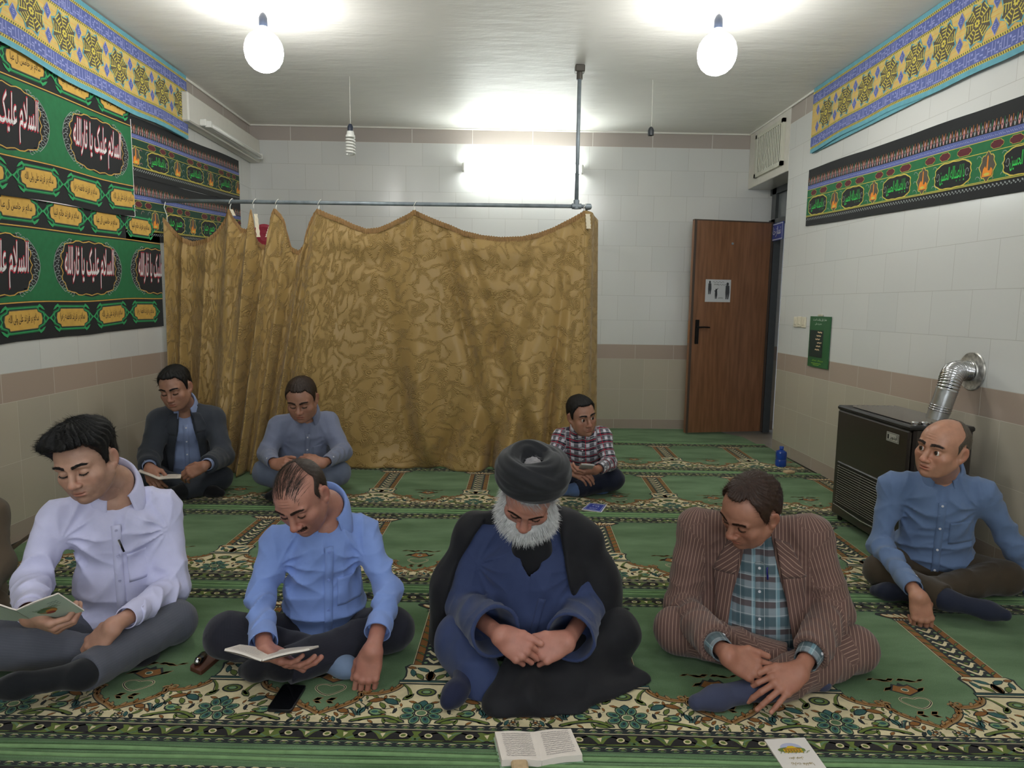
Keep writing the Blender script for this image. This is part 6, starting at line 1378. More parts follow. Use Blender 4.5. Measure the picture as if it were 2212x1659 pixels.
    for f in (1, -1):                           # eyebrows
        n_ = 190; bx = rs.rand(n_); x = 0.010+0.040*bx; z = 0.0215+0.0055*np.sin(bx*2.6)+g('brow', 0)*(1-bx)+rs.uniform(-1, 1, n_)*0.0042*(1-0.5*bx)*g('bw', 1.0); P = []; Nn = []
        for a, c in zip(x, z):
            h = bv.ray_cast(Vector((f*a, -0.2, c)), Vector((0, 1, 0)), 0.3)
            if h[0] is not None: P.append(np.array(h[0])); Nn.append(np.array(h[1]) if h[1][1] < 0 else -np.array(h[1]))
        if P:
            P = np.array(P); Nn = np.array(Nn); Dr = np.tile(vec(f*1.0, 0.25, 0.15), (len(P), 1)); Dr -= Nn*(Dr*Nn).sum(1)[:, None]; Dr /= np.linalg.norm(Dr, axis=1)[:, None]
            sv, sf = strands(P+Nn*0.0004, Nn, Dr, 0.009, 0.0013, rs, 0.15); kid(mesh_obj('eyebrow', [(toW(sv), sf)], g('browm') or hm, None))
    if g('mustache'):
        n_ = 420; x = rs.uniform(-0.027, 0.027, n_); z = -0.0545-0.10*np.abs(x)*0.6+rs.uniform(-0.005, 0.004, n_); P = []; Nn = []
        for a, c in zip(x, z):
            h = bv.ray_cast(Vector((a, -0.2, c)), Vector((0, 1, 0)), 0.3)
            if h[0] is not None: P.append(np.array(h[0])); Nn.append(vec(0, -1, 0))
        P = np.array(P); Nn = np.array(Nn); Dr = np.stack([P[:, 0]*28, P[:, 0]*0-0.2, P[:, 0]*0-0.8], 1); Dr /= np.linalg.norm(Dr, axis=1)[:, None]
        sv, sf = strands(P, Nn, Dr, g('mustache'), 0.0013, rs, 0.2); kid(mesh_obj('mustache', [(toW(sv), sf)], g('mustm') or hm, None))
    if g('beard'):
        hs2 = hsd; ln = g('beard')
        def bf(P):
            x, y, z = np.abs(P[:, 0]), P[:, 1], P[:, 2]; jawm = sstep(-z, 0.040, 0.062)*sstep(-y, -0.035, 0.0); sidem = sstep(x, 0.050, 0.062)*sstep(-z, -0.035, 0.01)*sstep(-y, -0.030, 0.0)*(1-sstep(-y, 0.035, 0.06)); mu = np.exp(-((x/0.034)**4+((z+0.056)/0.008)**4))*sstep(-y, 0.04, 0.07)
            lips = np.exp(-((x/0.018)**4+((z+0.070)/0.006)**4))*sstep(-y, 0.07, 0.085)
            m = np.clip(np.maximum(np.maximum(jawm, sidem), mu)-0.35*lips, 0, 1); th_ = 0.003+ln*0.55*jawm*jawm*sstep(-z, 0.05, 0.10)+0.004*sidem
            return hsd(P)-(-0.006+(th_+0.006)*m+0.0022*m*n3(P, 120, 4))
        V, Fq = mesh_sdf(bf, (-0.11, -0.16, -0.18), (0.11, 0.05, 0.05), max(det, 0.003)/hs); kv = hsd(V) > -0.0035; Fq = Fq[kv[Fq].any(1)]
        jm_ = lambda c: (1.6*np.exp(-((c[:, 0]/0.036)**4+((c[:, 2]+0.062)/0.014)**4))+sstep(-c[:, 2], 0.030, 0.060)*sstep(-c[:, 1], -0.05, 0.0)+sstep(np.abs(c[:, 0]), 0.05, 0.06)*sstep(-c[:, 2], -0.03, 0.02)*0.6)
        P, Nn = surf_pick(V, Fq, jm_, g('nbeard', 2600), rs); Dr = Nn*0.45+np.stack([P[:, 0]*2.0, -0.15+P[:, 0]*0, -1+P[:, 0]*0], 1); Dr /= np.linalg.norm(Dr, axis=1)[:, None]
        sv, sf = strands(P, Nn, Dr, ln*0.8, 0.0015, rs, 0.12, 0.1); kid(mesh_obj('beard', [(toW(V), Fq), (toW(sv), sf)], g('beardm'), None))
    if g('open'):
        for f in (1, -1): kid(add_eye(None, HC, HR, hs, f, g('look', (0, 0)), g('eyem')))
    return body, fr, kid, toW, sdf_child, J
# ================================================================ the people
SK = lambda n, r, g_, b, ro=0.48: skin_mat(n, srgb(r, g_, b), ro)
black_hair = HAIRB('hair_black', (0.007, 0.0065, 0.0065, 1), 0.55); dark_brown_hair = HAIRB('hair_dark_brown', (0.030, 0.018, 0.013, 1)); brown_hair = HAIRB('hair_brown', (0.036, 0.018, 0.012, 1), 0.35); grey_hair = HAIRB('hair_greying', (0.085, 0.068, 0.050, 1)); white_hair = HAIRB('hair_white', (0.62, 0.62, 0.62, 1), 0.6); silver_hair = HAIRB('hair_silver', (0.42, 0.40, 0.41, 1), 0.5)
btn_w = mat('button_white', srgb(214, 214, 218), 0.3); btn_l = mat('button_lilac', srgb(176, 176, 206), 0.3); btn_b = mat('button_blue', srgb(120, 140, 200), 0.3); btn_g = mat('button_grey', srgb(150, 154, 168), 0.3)
eye_m = [mat('eye_white', srgb(214, 206, 198), 0.2), mat('eye_iris', srgb(60, 42, 30), 0.15), mat('eye_pupil', (0.01, 0.01, 0.01), 0.1)]
def A(u, v, Y): return at(u, v, Y)
PEOPLE = {}
def man1():
    c = dict(label='person in a lavender shirt and grey trousers reading a booklet, black quiff of hair', seed=1, h=0.0021, hc=0.0052, awr=2.1, hs=1.04, girth=1.08, head=(1, 13, -9), fw=0.98, jw=1.04, nl=1.06, nw=1.05, stubble=0.42, bw=1.15, mouth=0.0,
        skinm=SK('skin_fair_olive', 180, 140, 120), hairm=black_hair, hair=('full', (0.008, 0.028, 0.018)), comb=(-0.45, -0.9, 0.35), fan=1.0, slen=0.016, nstr=4600, lift=0.20, cdrop=0.085, csc=1.04,
        shirt=cloth_mat('lavender_cotton', srgb(200, 200, 232), 'micro', col2=srgb(224, 222, 244)), trousers=cloth_mat('grey_trouser', srgb(82, 84, 94), 'pinfaint', col2=srgb(108, 110, 118)), sock=cloth_mat('black_sock', srgb(22, 24, 28)), button_m=btn_l, placket_x=-0.012, arm=1.12, wrinkle=0.0125, pocket_at=(0.066, 0.300), nbuttons=5, vneck=0.10, cuffs=(0.86, 0.80), ctip=0.05, leg=1.05,
        J=dict(head=A(188, 997, 2.26), neck=A(246, 1042, 2.43), pel=A(268, 1345, 2.52), shL=A(124, 1108, 2.44), shR=A(352, 1086, 2.44), elL=A(70, 1258, 2.36), elR=A(376, 1268, 2.36), wrL=A(62, 1333, 1.98), wrR=A(246, 1352, 2.10),
               knL=A(-70, 1392, 2.22), knR=A(378, 1392, 2.30), anL=A(262, 1425, 2.20), anR=A(172, 1458, 1.99), toL=A(330, 1432, 2.25), toR=A(-25, 1492, 1.93)),
        handL=((0.95, -0.22, -0.22), (-0.15, -0.75, -0.65), -1, [(38, 52, 30), (44, 55, 30), (48, 56, 30), (50, 56, 30)], ((0.35, 0.6, -0.7), (-0.1, 0.9, -0.5), (-0.3, 0.9, -0.2))),
        handR=((-0.62, -0.10, -0.60), (-0.35, -0.75, 0.5), 1, (22, 30, 18)))
    return make_person(c)
def man2():
    c = dict(label='person in a blue shirt and black trousers with thinning hair, reading a small booklet', seed=2, h=0.0021, hc=0.0052, awr=2.1, hs=1.02, head=(-16, 33, -8), fw=1.0, jw=1.04, nl=1.12, nw=1.12, stubble=0.36, bw=1.2, lines=1, chin=0.002,
        skinm=SK('skin_ruddy', 168, 118, 102), hairm=dark_brown_hair, hair=('bald', (0.003, 0.004)), comb=(0, 0.6, -0.5), slen=0.014, nstr=2200, swid=0.0009, lift=0.05, comb_over=420, mustache=0.007, browm=dark_brown_hair,
        shirt=cloth_mat('blue_cotton', srgb(122, 146, 204)), trousers=cloth_mat('black_trouser', srgb(34, 34, 44), 'pinfaint', col2=srgb(50, 50, 60)), sock=cloth_mat('pale_blue_sock', srgb(110, 128, 156)), sockR=cloth_mat('black_sock', srgb(26, 26, 32)), button_m=btn_b, placket_x=0.005, wrinkle=0.0135, pocket_at=(0.085, 0.25), nbuttons=4, vneck=0.085, cdrop=0.075, lipred=0.35, cuffs=(0.84, 0.72), cuff_flare=0.008, ctip=0.05, leg=1.05, arm=1.0,
        J=dict(head=A(653, 1073, 2.29), neck=A(704, 1094, 2.44), pel=A(700, 1372, 2.50), shL=A(598, 1163, 2.46), shR=A(784, 1138, 2.46), elL=A(562, 1288, 2.36), elR=A(838, 1275, 2.30), wrL=A(570, 1408, 2.02), wrR=A(806, 1402, 2.10),
               knL=A(492, 1372, 2.28), knR=A(848, 1372, 2.30), anL=A(688, 1438, 2.20), anR=A(610, 1440, 2.10), toL=A(768, 1448, 2.14), toR=A(530, 1448, 2.14)),
        handL=((0.86, -0.36, -0.16), (-0.15, -0.45, -0.85), 1, (14, 26, 18), ((0.4, 0.6, 0.2), (0.2, 0.9, 0.1), (0.1, 0.98, 0.1)), 0.3),
        handR=((-0.22, -0.20, -0.98), (-0.10, -0.98, 0.22), 1, [(18, 42, 30), (20, 44, 30), (22, 46, 32), (24, 46, 32)], ((0.5, 0.8, -0.3), (0.1, 0.95, -0.3), (0, 0.98, -0.2))))
    return make_person(c)
def man3():
    robe = cloth_mat('navy_robe', srgb(50, 61, 96), rough=0.75, scale=500)
    c = dict(label='person in black turban and cloak over blue robe, white beard, hands clasped in lap', seed=3, h=0.0021, hc=0.0052, hs=1.03, girth=1.25, belly=0.06, head=(-5, 47, 8), fw=1.0, jw=1.1, nl=1.1, nw=1.35, bw=1.1, skinm=SK('skin_rosy', 174, 122, 106), hairm=silver_hair, browm=dark_brown_hair,
        hair=('full', (0.006, 0.010, 0.004)), comb=(0.8, -0.8, -0.2), slen=0.034, nstr=2600, lift=0.04, beard=0.036, beardm=white_hair, mustache=0.014, mustm=white_hair, nbeard=4200,
        shirt=robe, plain=True, sleeve_r=0.080, cuffs=(0.93, 0.93), shirt_off=0.010, awr=0.9, wrinkle=0.008, vneck=0.16, hemz=-0.06, trousers=None, sock=cloth_mat('navy_sock', srgb(30, 34, 58)),
        J=dict(head=A(1143, 1066, 2.16), neck=A(1150, 1140, 2.36), pel=A(1140, 1400, 2.46), shL=A(1035, 1150, 2.40), shR=A(1245, 1155, 2.40), elL=A(998, 1308, 2.32), elR=A(1270, 1312, 2.32), wrL=A(1078, 1370, 2.04), wrR=A(1228, 1384, 2.06),
               knL=A(985, 1440, 2.24), knR=A(1320, 1440, 2.30), anL=A(1010, 1495, 2.08), anR=A(1200, 1500, 2.15), toL=A(968, 1532, 1.97), toR=A(1100, 1505, 2.2)),
        handL=((0.80, -0.22, -0.52), (-0.15, -0.85, 0.42), -1, [(30, 55, 35), (34, 55, 35), (38, 56, 35), (42, 56, 35)], ((0.45, 0.85, 0.05), (0.15, 0.97, 0.0), (0.1, 0.99, 0.0))),
        handR=((-0.90, -0.20, -0.30), (-0.05, -0.85, 0.50), 1, [(38, 62, 40), (42, 62, 40), (46, 62, 40), (48, 62, 40)], ((0.45, 0.85, 0.1), (0.15, 0.97, 0.0), (0.05, 0.99, -0.1))))
    body, fr, kid, toW, sdf_child, J = make_person(c)
    up, side, front = fr[:, 2], fr[:, 0], -fr[:, 1]; pel, neck = J['pel'], J['neck']
    # skirt of the robe over the left knee, and the inner dark shirt at the throat
    s = Sdf(); s.cap(pel-side*0.08, J['knL']+vec(0.02, 0, 0.01), 0.12, 0.088, 0.05, 0.006, 22, 1, 0.5, 0.9).cap(J['knL']+vec(0.02, 0, 0), J['anL']+vec(0.03, 0.02, 0.02), 0.088, 0.07, 0.04, 0.007, 24, 2, 0.5, 0.9).cap(J['knL']+vec(0.03, -0.02, -0.02), A(1045, 1490, 2.08), 0.08, 0.07, 0.04).cut(floor_cut, 0.004)
    sdf_child('robe_skirt', s, [pel, J['knL'], J['anL'], A(1045, 1490, 2.08)], 0.14, 0.007, robe, None, -0.01)
    blk = cloth_mat('black_cloak', srgb(27, 27, 31), rough=0.7, sheen=0.08, scale=700)
    s = Sdf(); s.ell(neck-up*0.075+front*0.062, (0.075, 0.062, 0.14), fr); sdf_child('under_shirt', s, [neck, neck-up*0.2], 0.12, 0.006, blk)

    D = Drape(c['_torso'](0.010, 0.008), pel, fr)
    D.patch('robe_edge', [(0.030, 0.345), (0.056, 0.340), (0.014, 0.200), (-0.004, 0.205)], robe, body, 0.004, 4, 12, 0.003); D.patch('robe_edge', [(-0.004, 0.205), (0.014, 0.200), (0.014, 0.0), (-0.004, 0.0)], robe, body, 0.004, 3, 16, 0.003)
    # cloak over both shoulders
    def foldz(P):
        return 0.008*np.sin(P[:, 0]*34+2.0*np.sin(P[:, 2]*5+1)+1.2*n3(P, 6, 3))*sstep(0.70-P[:, 2], 0.0, 0.25)+0.003*n3(P, 20, 2)
    s = Sdf(); L1, R1 = A(985, 1270, 2.42), A(1276, 1262, 2.40)
    s.cap(neck+up*0.030-front*0.035-side*0.035, J['shL']-up*0.012-front*0.01, 0.062, 0.074, 0.05).cap(neck+up*0.030-front*0.035+side*0.035, J['shR']-up*0.012-front*0.01, 0.062, 0.074, 0.05).cap(neck-up*0.02-front*0.03, neck-up*0.2-front*0.05, 0.08, 0.1, 0.05)
    s.cap(J['shL']-up*0.02, L1, 0.072, 0.090, 0.05).cap(L1, A(975, 1440, 2.42), 0.095, 0.105, 0.06).cap(J['shR']-up*0.02, R1, 0.072, 0.100, 0.05).cap(R1, A(1290, 1430, 2.40), 0.110, 0.13, 0.06)
    s.ell(pel-front*0.08+up*0.20, (0.25, 0.13, 0.30), fr, 0.06).ell(pel-front*0.06, (0.30, 0.18, 0.15), fr, 0.06).join(c['_torso'](0.036, 0), 0.03).disp(foldz)
    def op_(P):
        q = (P-pel) @ fr; x, y, z = q[:, 0], q[:, 1], q[:, 2]; H_ = np.linalg.norm(neck-pel); t = np.clip(z/H_, -0.2, 1.2)
        xl = np.interp(t, [-0.2, 0.2, 0.51, 0.75, 0.96, 1.19], [-0.30, -0.30, -0.300, -0.262, -0.205, -0.10]); xr = np.interp(t, [-0.2, 0.21, 0.45, 0.63, 0.93, 1.19], [0.30, 0.25, 0.180, 0.145, 0.108, 0.075])
        return -np.maximum(np.maximum(xl-x, x-xr), y-0.005)
    s.cut(op_, 0.022).cut(lambda P: -d_ell(P, neck+up*0.09, (0.060, 0.075, 0.10), fr), 0.01).cut(floor_cut, 0.004)
    sdf_child('cloak', s, [J['shL'], J['shR'], L1, R1, pel-side*0.3-front*0.2, pel+side*0.3, neck+up*0.05], 0.19, 0.007, blk, None, -0.01)
    # cloak gathered across the lap and spread on the carpet
    s = Sdf()
    s.cap(A(1120, 1412, 2.32), A(1270, 1420, 2.28), 0.075, 0.085, 0.06).cap(A(1270, 1420, 2.28), J['knR'], 0.090, 0.085, 0.06).cap(J['knR'], A(1150, 1510, 2.02), 0.080, 0.060, 0.07).cap(A(1130, 1440, 2.15), A(1125, 1512, 1.98), 0.060, 0.055, 0.05).cap(A(1110, 1440, 2.1), A(1075, 1520, 1.99), 0.040, 0.04, 0.05)
    s.cap(A(1075, 1530, 1.98), A(1240, 1540, 1.98), 0.034, 0.036, 0.05).cap(A(1240, 1538, 1.99), A(1390, 1478, 2.14), 0.038, 0.022, 0.05).cap(A(1320, 1455, 2.25), A(1385, 1468, 2.16), 0.05, 0.030, 0.04).ell(A(1200, 1480, 2.12), (0.17, 0.12, 0.075), None, 0.06).ell(A(1340, 1478, 2.16), (0.11, 0.07, 0.035), None, 0.05)
    s.disp(lambda P: 0.0065*np.sin(P[:, 0]*34+P[:, 2]*30+2.2*n3(P, 7, 4))+0.003*n3(P, 22, 5)).cut(floor_cut, 0.003)
    sdf_child('lap_cloak', s, [A(1060, 1400, 2.2), A(1395, 1480, 2.1), A(1060, 1560, 1.93), A(1300, 1430, 2.45)], 0.09, 0.0065, blk, None, -0.01)
    # turban
    s = Sdf(); hs = 1.03
    def ring(tilt_x, tilt_y, R_, r_, zc, rz, ph):
        Rm = rotm(0, tilt_x, tilt_y); cc = vec(0.0, 0.024, zc+0.026)
        def f(P):
            q = (P-cc) @ Rm; q = q*np.array([1/1.0, 1/1.10, 1]); an = np.arctan2(q[:, 1], q[:, 0]); rad = np.linalg.norm(q[:, :2], axis=1)-R_; ww = np.arctan2(q[:, 2]/rz, rad)
            return np.sqrt(rad**2+(q[:, 2]/rz)**2)-r_*(1+0.10*np.sin(an*1.0+ph))-0.0016*np.sin(ww*7+an*2+ph+1.2*np.sin(an*3+ph))
        return f
    for i, a in enumerate(((-28, 2, 0.078, 0.030, 0.062, 1.35, 0), (-24, -9, 0.080, 0.026, 0.074, 1.25, 2), (-38, 10, 0.076, 0.026, 0.080, 1.2, 4), (-18, 14, 0.062, 0.028, 0.090, 1.1, 1), (-34, -18, 0.054, 0.028, 0.094, 1.1, 3))):
        if i: s.join(ring(*a), 0.003)
        else: s.ops.append(('ell', vec(0, 0.05, 0.03), (0.002, 0.002, 0.002), None, 0.001)); s.join(ring(*a), 0.003)
    V, Fq = mesh_sdf(s, (-0.15, -0.17, -0.02), (0.15, 0.17, 0.18), 0.0032); V = V*1.11+vec(0, 0.0, -0.008)
    o = mesh_obj('turban', [(toW(V), Fq)], cloth_mat('turban_cloth', srgb(29, 30, 33), rough=0.75, scale=800), None, {'cloth_uv': V}); kid(o)
    return body
def man4():
    suit = cloth_mat('brown_pinstripe', srgb(98, 74, 68), 'pin', col2=srgb(196, 164, 142), scale=700); plaid = cloth_mat('teal_plaid', srgb(122, 132, 138), 'plaid_teal', col2=srgb(52, 76, 84), col3=srgb(72, 54, 54), col4=srgb(128, 168, 180))
    c = dict(label='person in a brown pinstripe suit over a teal plaid shirt, fingers interlaced, looking down', seed=4, h=0.0021, awr=2.1, hs=1.05, girth=1.14, belly=0.085, head=(-58, 28, 12), fw=1.03, jw=1.12, nl=1.08, nw=1.25, bw=1.1, chin=-0.002, skinm=SK('skin_tan', 160, 112, 92), hairm=brown_hair,
        hair=('recede', (0.007, 0.014, 0.004)), comb=(-1.0, 0.15, 0.0), fan=0.5, slen=0.018, nstr=5200, swid=0.0010, lift=0.0, jit=0.05, neckw=1.08,
        shirt=plaid, shirt_arms=False, show_cuffs=True, cuffs=(0.90, 0.84), placket_x=0.0, wrinkle=0.006, pocket=False, nbuttons=6, vneck=0.075, cdrop=0.075, button_m=btn_w, jacket=suit, jends=(0.80, 0.74), open_x=-0.002, open_w=(0.052, 0.150), jwrinkle=0.006, trousers=suit, sock=cloth_mat('slate_sock', srgb(58, 62, 84)), leg=1.10, arm=1.12, hc=0.0055,
        J=dict(head=A(1622, 1103, 2.30), neck=A(1640, 1130, 2.44), pel=A(1640, 1415, 2.50), shL=A(1506, 1132, 2.44), shR=A(1752, 1148, 2.44), elL=A(1472, 1312, 2.36), elR=A(1800, 1320, 2.36), wrL=A(1570, 1415, 2.02), wrR=A(1730, 1448, 2.00),
               knL=A(1458, 1425, 2.28), knR=A(1838, 1460, 2.27), anL=A(1700, 1500, 2.18), anR=A(1648, 1520, 2.03), toL=A(1775, 1535, 2.08), toR=A(1502, 1545, 1.97)),
        handL=((0.88, -0.14, -0.42), (0.25, -0.88, 0.40), -1, [(8, 14, 8), (14, 22, 12), (22, 30, 16), (30, 36, 20)], ((0.55, 0.80, 0.15), (0.15, 0.97, 0.05), (0.1, 0.99, 0.0)), 1.2),
        handR=((-0.80, -0.32, -0.30), (-0.25, -0.72, 0.65), 1, [(22, 34, 14), (20, 24, 10), (14, 18, 8), (8, 14, 8)], ((0.5, 0.84, 0.2), (0.2, 0.97, 0.1), (0.1, 0.99, 0.0)), 1.4))
    body, fr, kid, toW, sdf_child, J = make_person(c)
    w_ = J['wrR']; f = unit(vec(-0.80, -0.32, -0.30)); p = A(1680, 1486, 1.985); kid(MB().lathe(p-vec(0.004, 0, 0), [(0.0102, 0), (0.0112, 0.001), (0.0112, 0.004), (0.0102, 0.005)], 20, 0, f).build('ring', mat('ring_silver', srgb(190, 196, 196), 0.2, 1.0), None, smooth=True))
    pp = A(1657, 1232, 2.22)
    return body
def man5():
    c = dict(label='person in a denim blue shirt and brown trousers seated by the heater, looking aside', seed=5, h=0.0026, hc=0.006, awr=2.1, hs=1.03, head=(-66, 0, 8), fw=0.98, jw=0.98, nl=1.12, nw=1.08, stubble=0.10, bw=1.35, brow=0.004, lines=1, open=True, look=(-0.45, 0.1), eyem=eye_m, skinm=SK('skin_weathered', 178, 130, 106, 0.4), hairm=grey_hair, browm=dark_brown_hair, mouth=0.0015,
        hair=('bald', (0.003, 0.004)), comb=(0, 0.7, -0.4), slen=0.010, nstr=1500, lift=0.05, shirt=cloth_mat('denim_blue', srgb(98, 118, 152)), trousers=cloth_mat('olive_brown_trouser', srgb(62, 52, 40)), sock=cloth_mat('navy_sock', srgb(34, 38, 54)), button_m=btn_w, placket_x=0.0, wrinkle=0.0125, pocket_at=(0.085, 0.26), nbuttons=4, vneck=0.07, cdrop=0.065, cuffs=(0.86, 0.86), ctip=0.05, leg=0.98, arm=0.98,
        J=dict(head=A(2036, 969, 2.72), neck=A(2036, 1016, 2.86), pel=A(2010, 1222, 2.98), shL=A(1930, 1042, 2.84), shR=A(2122, 1056, 2.90), elL=A(1900, 1176, 2.82), elR=A(2192, 1182, 2.92), wrL=A(1984, 1286, 2.55), wrR=A(2236, 1290, 2.86),
               knL=A(1903, 1232, 2.80), knR=A(2172, 1246, 2.86), anL=A(2050, 1297, 2.62), anR=A(1985, 1282, 2.70), toL=A(2170, 1328, 2.54), toR=A(1890, 1290, 2.82)),
        handL=((0.20, -0.12, -0.98), (-0.15, -0.96, 0.10), -1, [(25, 70, 40), (26, 72, 40), (28, 72, 40), (30, 72, 40)], ((0.5, 0.7, -0.5), (0.0, 0.9, -0.4), (-0.2, 0.9, -0.3))),
        handR=((0.1, -0.7, -0.3), (0, 0.1, 1), 1, (10, 14, 10)))
    return make_person(c)
def man6():
    suit = cloth_mat('charcoal_suit', srgb(56, 60, 68), scale=500)
    c = dict(label='person in a dark charcoal suit and pale blue shirt sitting by the left wall, reading', seed=6, h=0.0042, hs=1.09, head=(0, 15, -6), fw=0.95, jw=0.98, nl=1.1, stubble=0.12, bw=1.1, skinm=SK('skin_brown_a', 160, 118, 98), hairm=black_hair, hair=('full', (0.006, 0.013, 0.003)), comb=(-0.5, -0.6, 0.1), slen=0.02, nstr=900, swid=0.002, lift=0.1,
        shirt=cloth_mat('pale_blue_shirt', srgb(136, 150, 186)), shirt_arms=False, show_cuffs=True, cuffs=(0.90, 0.90), wrinkle=0.005, pocket=False, nbuttons=5, vneck=0.06, button_m=btn_w, jacket=suit, jends=(0.86, 0.86), open_w=(0.040, 0.105), open_x=0.0, trousers=suit, sock=cloth_mat('black_sock', srgb(24, 24, 28)), hc=0.010, girth=1.12, arm=1.15, leg=1.05,
        J=dict(head=A(380, 838, 4.22), neck=A(396, 873, 4.42), pel=A(402, 1025, 4.62), shL=A(345, 904, 4.44), shR=A(460, 898, 4.44), elL=A(323, 985, 4.34), elR=A(482, 985, 4.32), wrL=A(322, 1010, 4.10), wrR=A(442, 1006, 4.08),
               knL=A(322, 1030, 4.36), knR=A(476, 1032, 4.34), anL=A(420, 1064, 4.30), anR=A(390, 1062, 4.18), toL=A(478, 1070, 4.26), toR=A(330, 1072, 4.22)),
        handL=((0.45, -0.5, -0.5), (-0.3, -0.6, 0.7), -1, (30, 40, 20)), handR=((-0.86, -0.2, -0.40), (0.15, -0.75, 0.6), 1, (26, 36, 20)))
    return make_person(c)
def man7():
    sh = cloth_mat('grey_shirt', srgb(114, 120, 142))
    c = dict(label='person in a matching grey shirt and trousers sitting before the curtain, head bowed', seed=7, h=0.0042, hs=1.10, head=(2, 22, -2), fw=1.03, jw=1.08, nl=1.0, nw=1.2, stubble=0.12, bw=1.25, mouth=0.002, skinm=SK('skin_brown_b', 160, 116, 96), hairm=dark_brown_hair, hair=('full', (0.005, 0.009)), comb=(0.4, -0.7, 0), slen=0.012, nstr=900, swid=0.002,
        shirt=sh, trousers=cloth_mat('grey_trouser_b', srgb(104, 112, 132)), sock=cloth_mat('black_sock', srgb(24, 24, 28)), button_m=btn_w, wrinkle=0.006, pocket_at=(0.085, 0.28), nbuttons=5, cuffs=(0.86, 0.86), hc=0.009, girth=1.2, belly=0.04, arm=1.2, leg=1.12,
        J=dict(head=A(652, 862, 4.20), neck=A(662, 890, 4.42), pel=A(656, 1025, 4.60), shL=A(602, 915, 4.44), shR=A(710, 906, 4.44), elL=A(577, 980, 4.34), elR=A(740, 976, 4.32), wrL=A(592, 1002, 4.06), wrR=A(700, 1001, 4.06),
               knL=A(574, 1020, 4.32), knR=A(730, 1022, 4.32), anL=A(668, 1056, 4.24), anR=A(640, 1058, 4.14), toL=A(730, 1062, 4.24), toR=A(580, 1072, 4.14)),
        handL=((0.75, -0.5, 0.1), (-0.4, -0.6, 0.5), -1, (30, 40, 20)), handR=((-0.85, -0.3, 0.2), (0.3, -0.6, 0.6), 1, (30, 40, 20)))
    return make_person(c)
def man8():
    c = dict(label='person in a red, white and navy checked shirt holding a phone by the curtain end', seed=8, h=0.0042, hs=1.05, head=(20, 6, -10), fw=0.96, jw=0.98, nl=1.12, nw=1.1, stubble=0.10, bw=1.2, brow=0.002, open=True, look=(0.4, 0.0), eyem=eye_m, skinm=SK('skin_brown_c', 162, 118, 98), hairm=black_hair, hair=('full', (0.007, 0.013)), comb=(0.5, -0.5, 0), slen=0.014, nstr=900, swid=0.002,
        shirt=cloth_mat('red_check', srgb(206, 204, 214), 'plaid_red', col2=srgb(30, 32, 48), col3=srgb(196, 44, 66)), trousers=cloth_mat('navy_jeans', srgb(28, 32, 48)), sock=cloth_mat('blue_sock', srgb(84, 106, 146)), button_m=btn_w, wrinkle=0.006, nbuttons=5, cuffs=(0.86, 0.80), hc=0.009, arm=1.0,
        J=dict(head=A(1256, 898, 4.32), neck=A(1258, 922, 4.48), pel=A(1262, 1030, 4.66), shL=A(1212, 940, 4.50), shR=A(1302, 937, 4.50), elL=A(1190, 998, 4.40), elR=A(1316, 1000, 4.40), wrL=A(1228, 1012, 4.22), wrR=A(1288, 1016, 4.20),
               knL=A(1196, 1030, 4.50), knR=A(1325, 1035, 4.46), anL=A(1262, 1060, 4.46), anR=A(1240, 1058, 4.36), toL=A(1308, 1066, 4.42), toR=A(1200, 1072, 4.40)),
        handL=((0.80, -0.4, -0.25), (-0.1, -0.6, 0.75), -1, (24, 30, 16)), handR=((-0.88, -0.35, -0.1), (0.15, -0.5, -0.75), 1, (24, 40, 20)))
    return make_person(c)
def man9():
    jk = cloth_mat('olive_jacket', srgb(86, 74, 60))
    c = dict(label='person in an olive brown jacket cut off by the left edge of the picture', seed=9, h=0.005, hs=1.02, head=(10, 20, 0), skinm=SK('skin_brown_d', 168, 118, 92), hairm=black_hair, hair=('full', (0.006, 0.011)), nstr=500, shirt=cloth_mat('white_shirt_b', srgb(200, 200, 200)), shirt_arms=False, show_cuffs=True, button_m=btn_w, jacket=jk, trousers=jk, sock=cloth_mat('black_sock', srgb(24, 24, 28)), hc=0.011, pocket=False,
        J=dict(head=A(-118, 985, 2.46), neck=A(-120, 1068, 2.56), pel=A(-122, 1290, 2.62), shL=A(-205, 1105, 2.58), shR=A(-30, 1105, 2.54), elL=A(-215, 1215, 2.55), elR=A(-8, 1222, 2.48), wrL=A(-170, 1300, 2.34), wrR=A(-70, 1300, 2.32),
               knL=A(-210, 1330, 2.5), knR=A(-30, 1330, 2.46), anL=A(-110, 1385, 2.4), anR=A(-130, 1385, 2.3), toL=A(-60, 1390, 2.4), toR=A(-190, 1395, 2.3)), turn=0.2,
        handL=((0.6, -0.4, -0.4), (-0.2, -0.6, 0.7), -1, (20, 30, 16)), handR=((-0.6, -0.4, -0.4), (0.2, -0.6, 0.7), 1, (20, 30, 16)))
    return make_person(c)


for _n, _f in zip('123456789', (man1, man2, man3, man4, man5, man6, man7, man8, man9)):
    PEOPLE[_n] = _f()
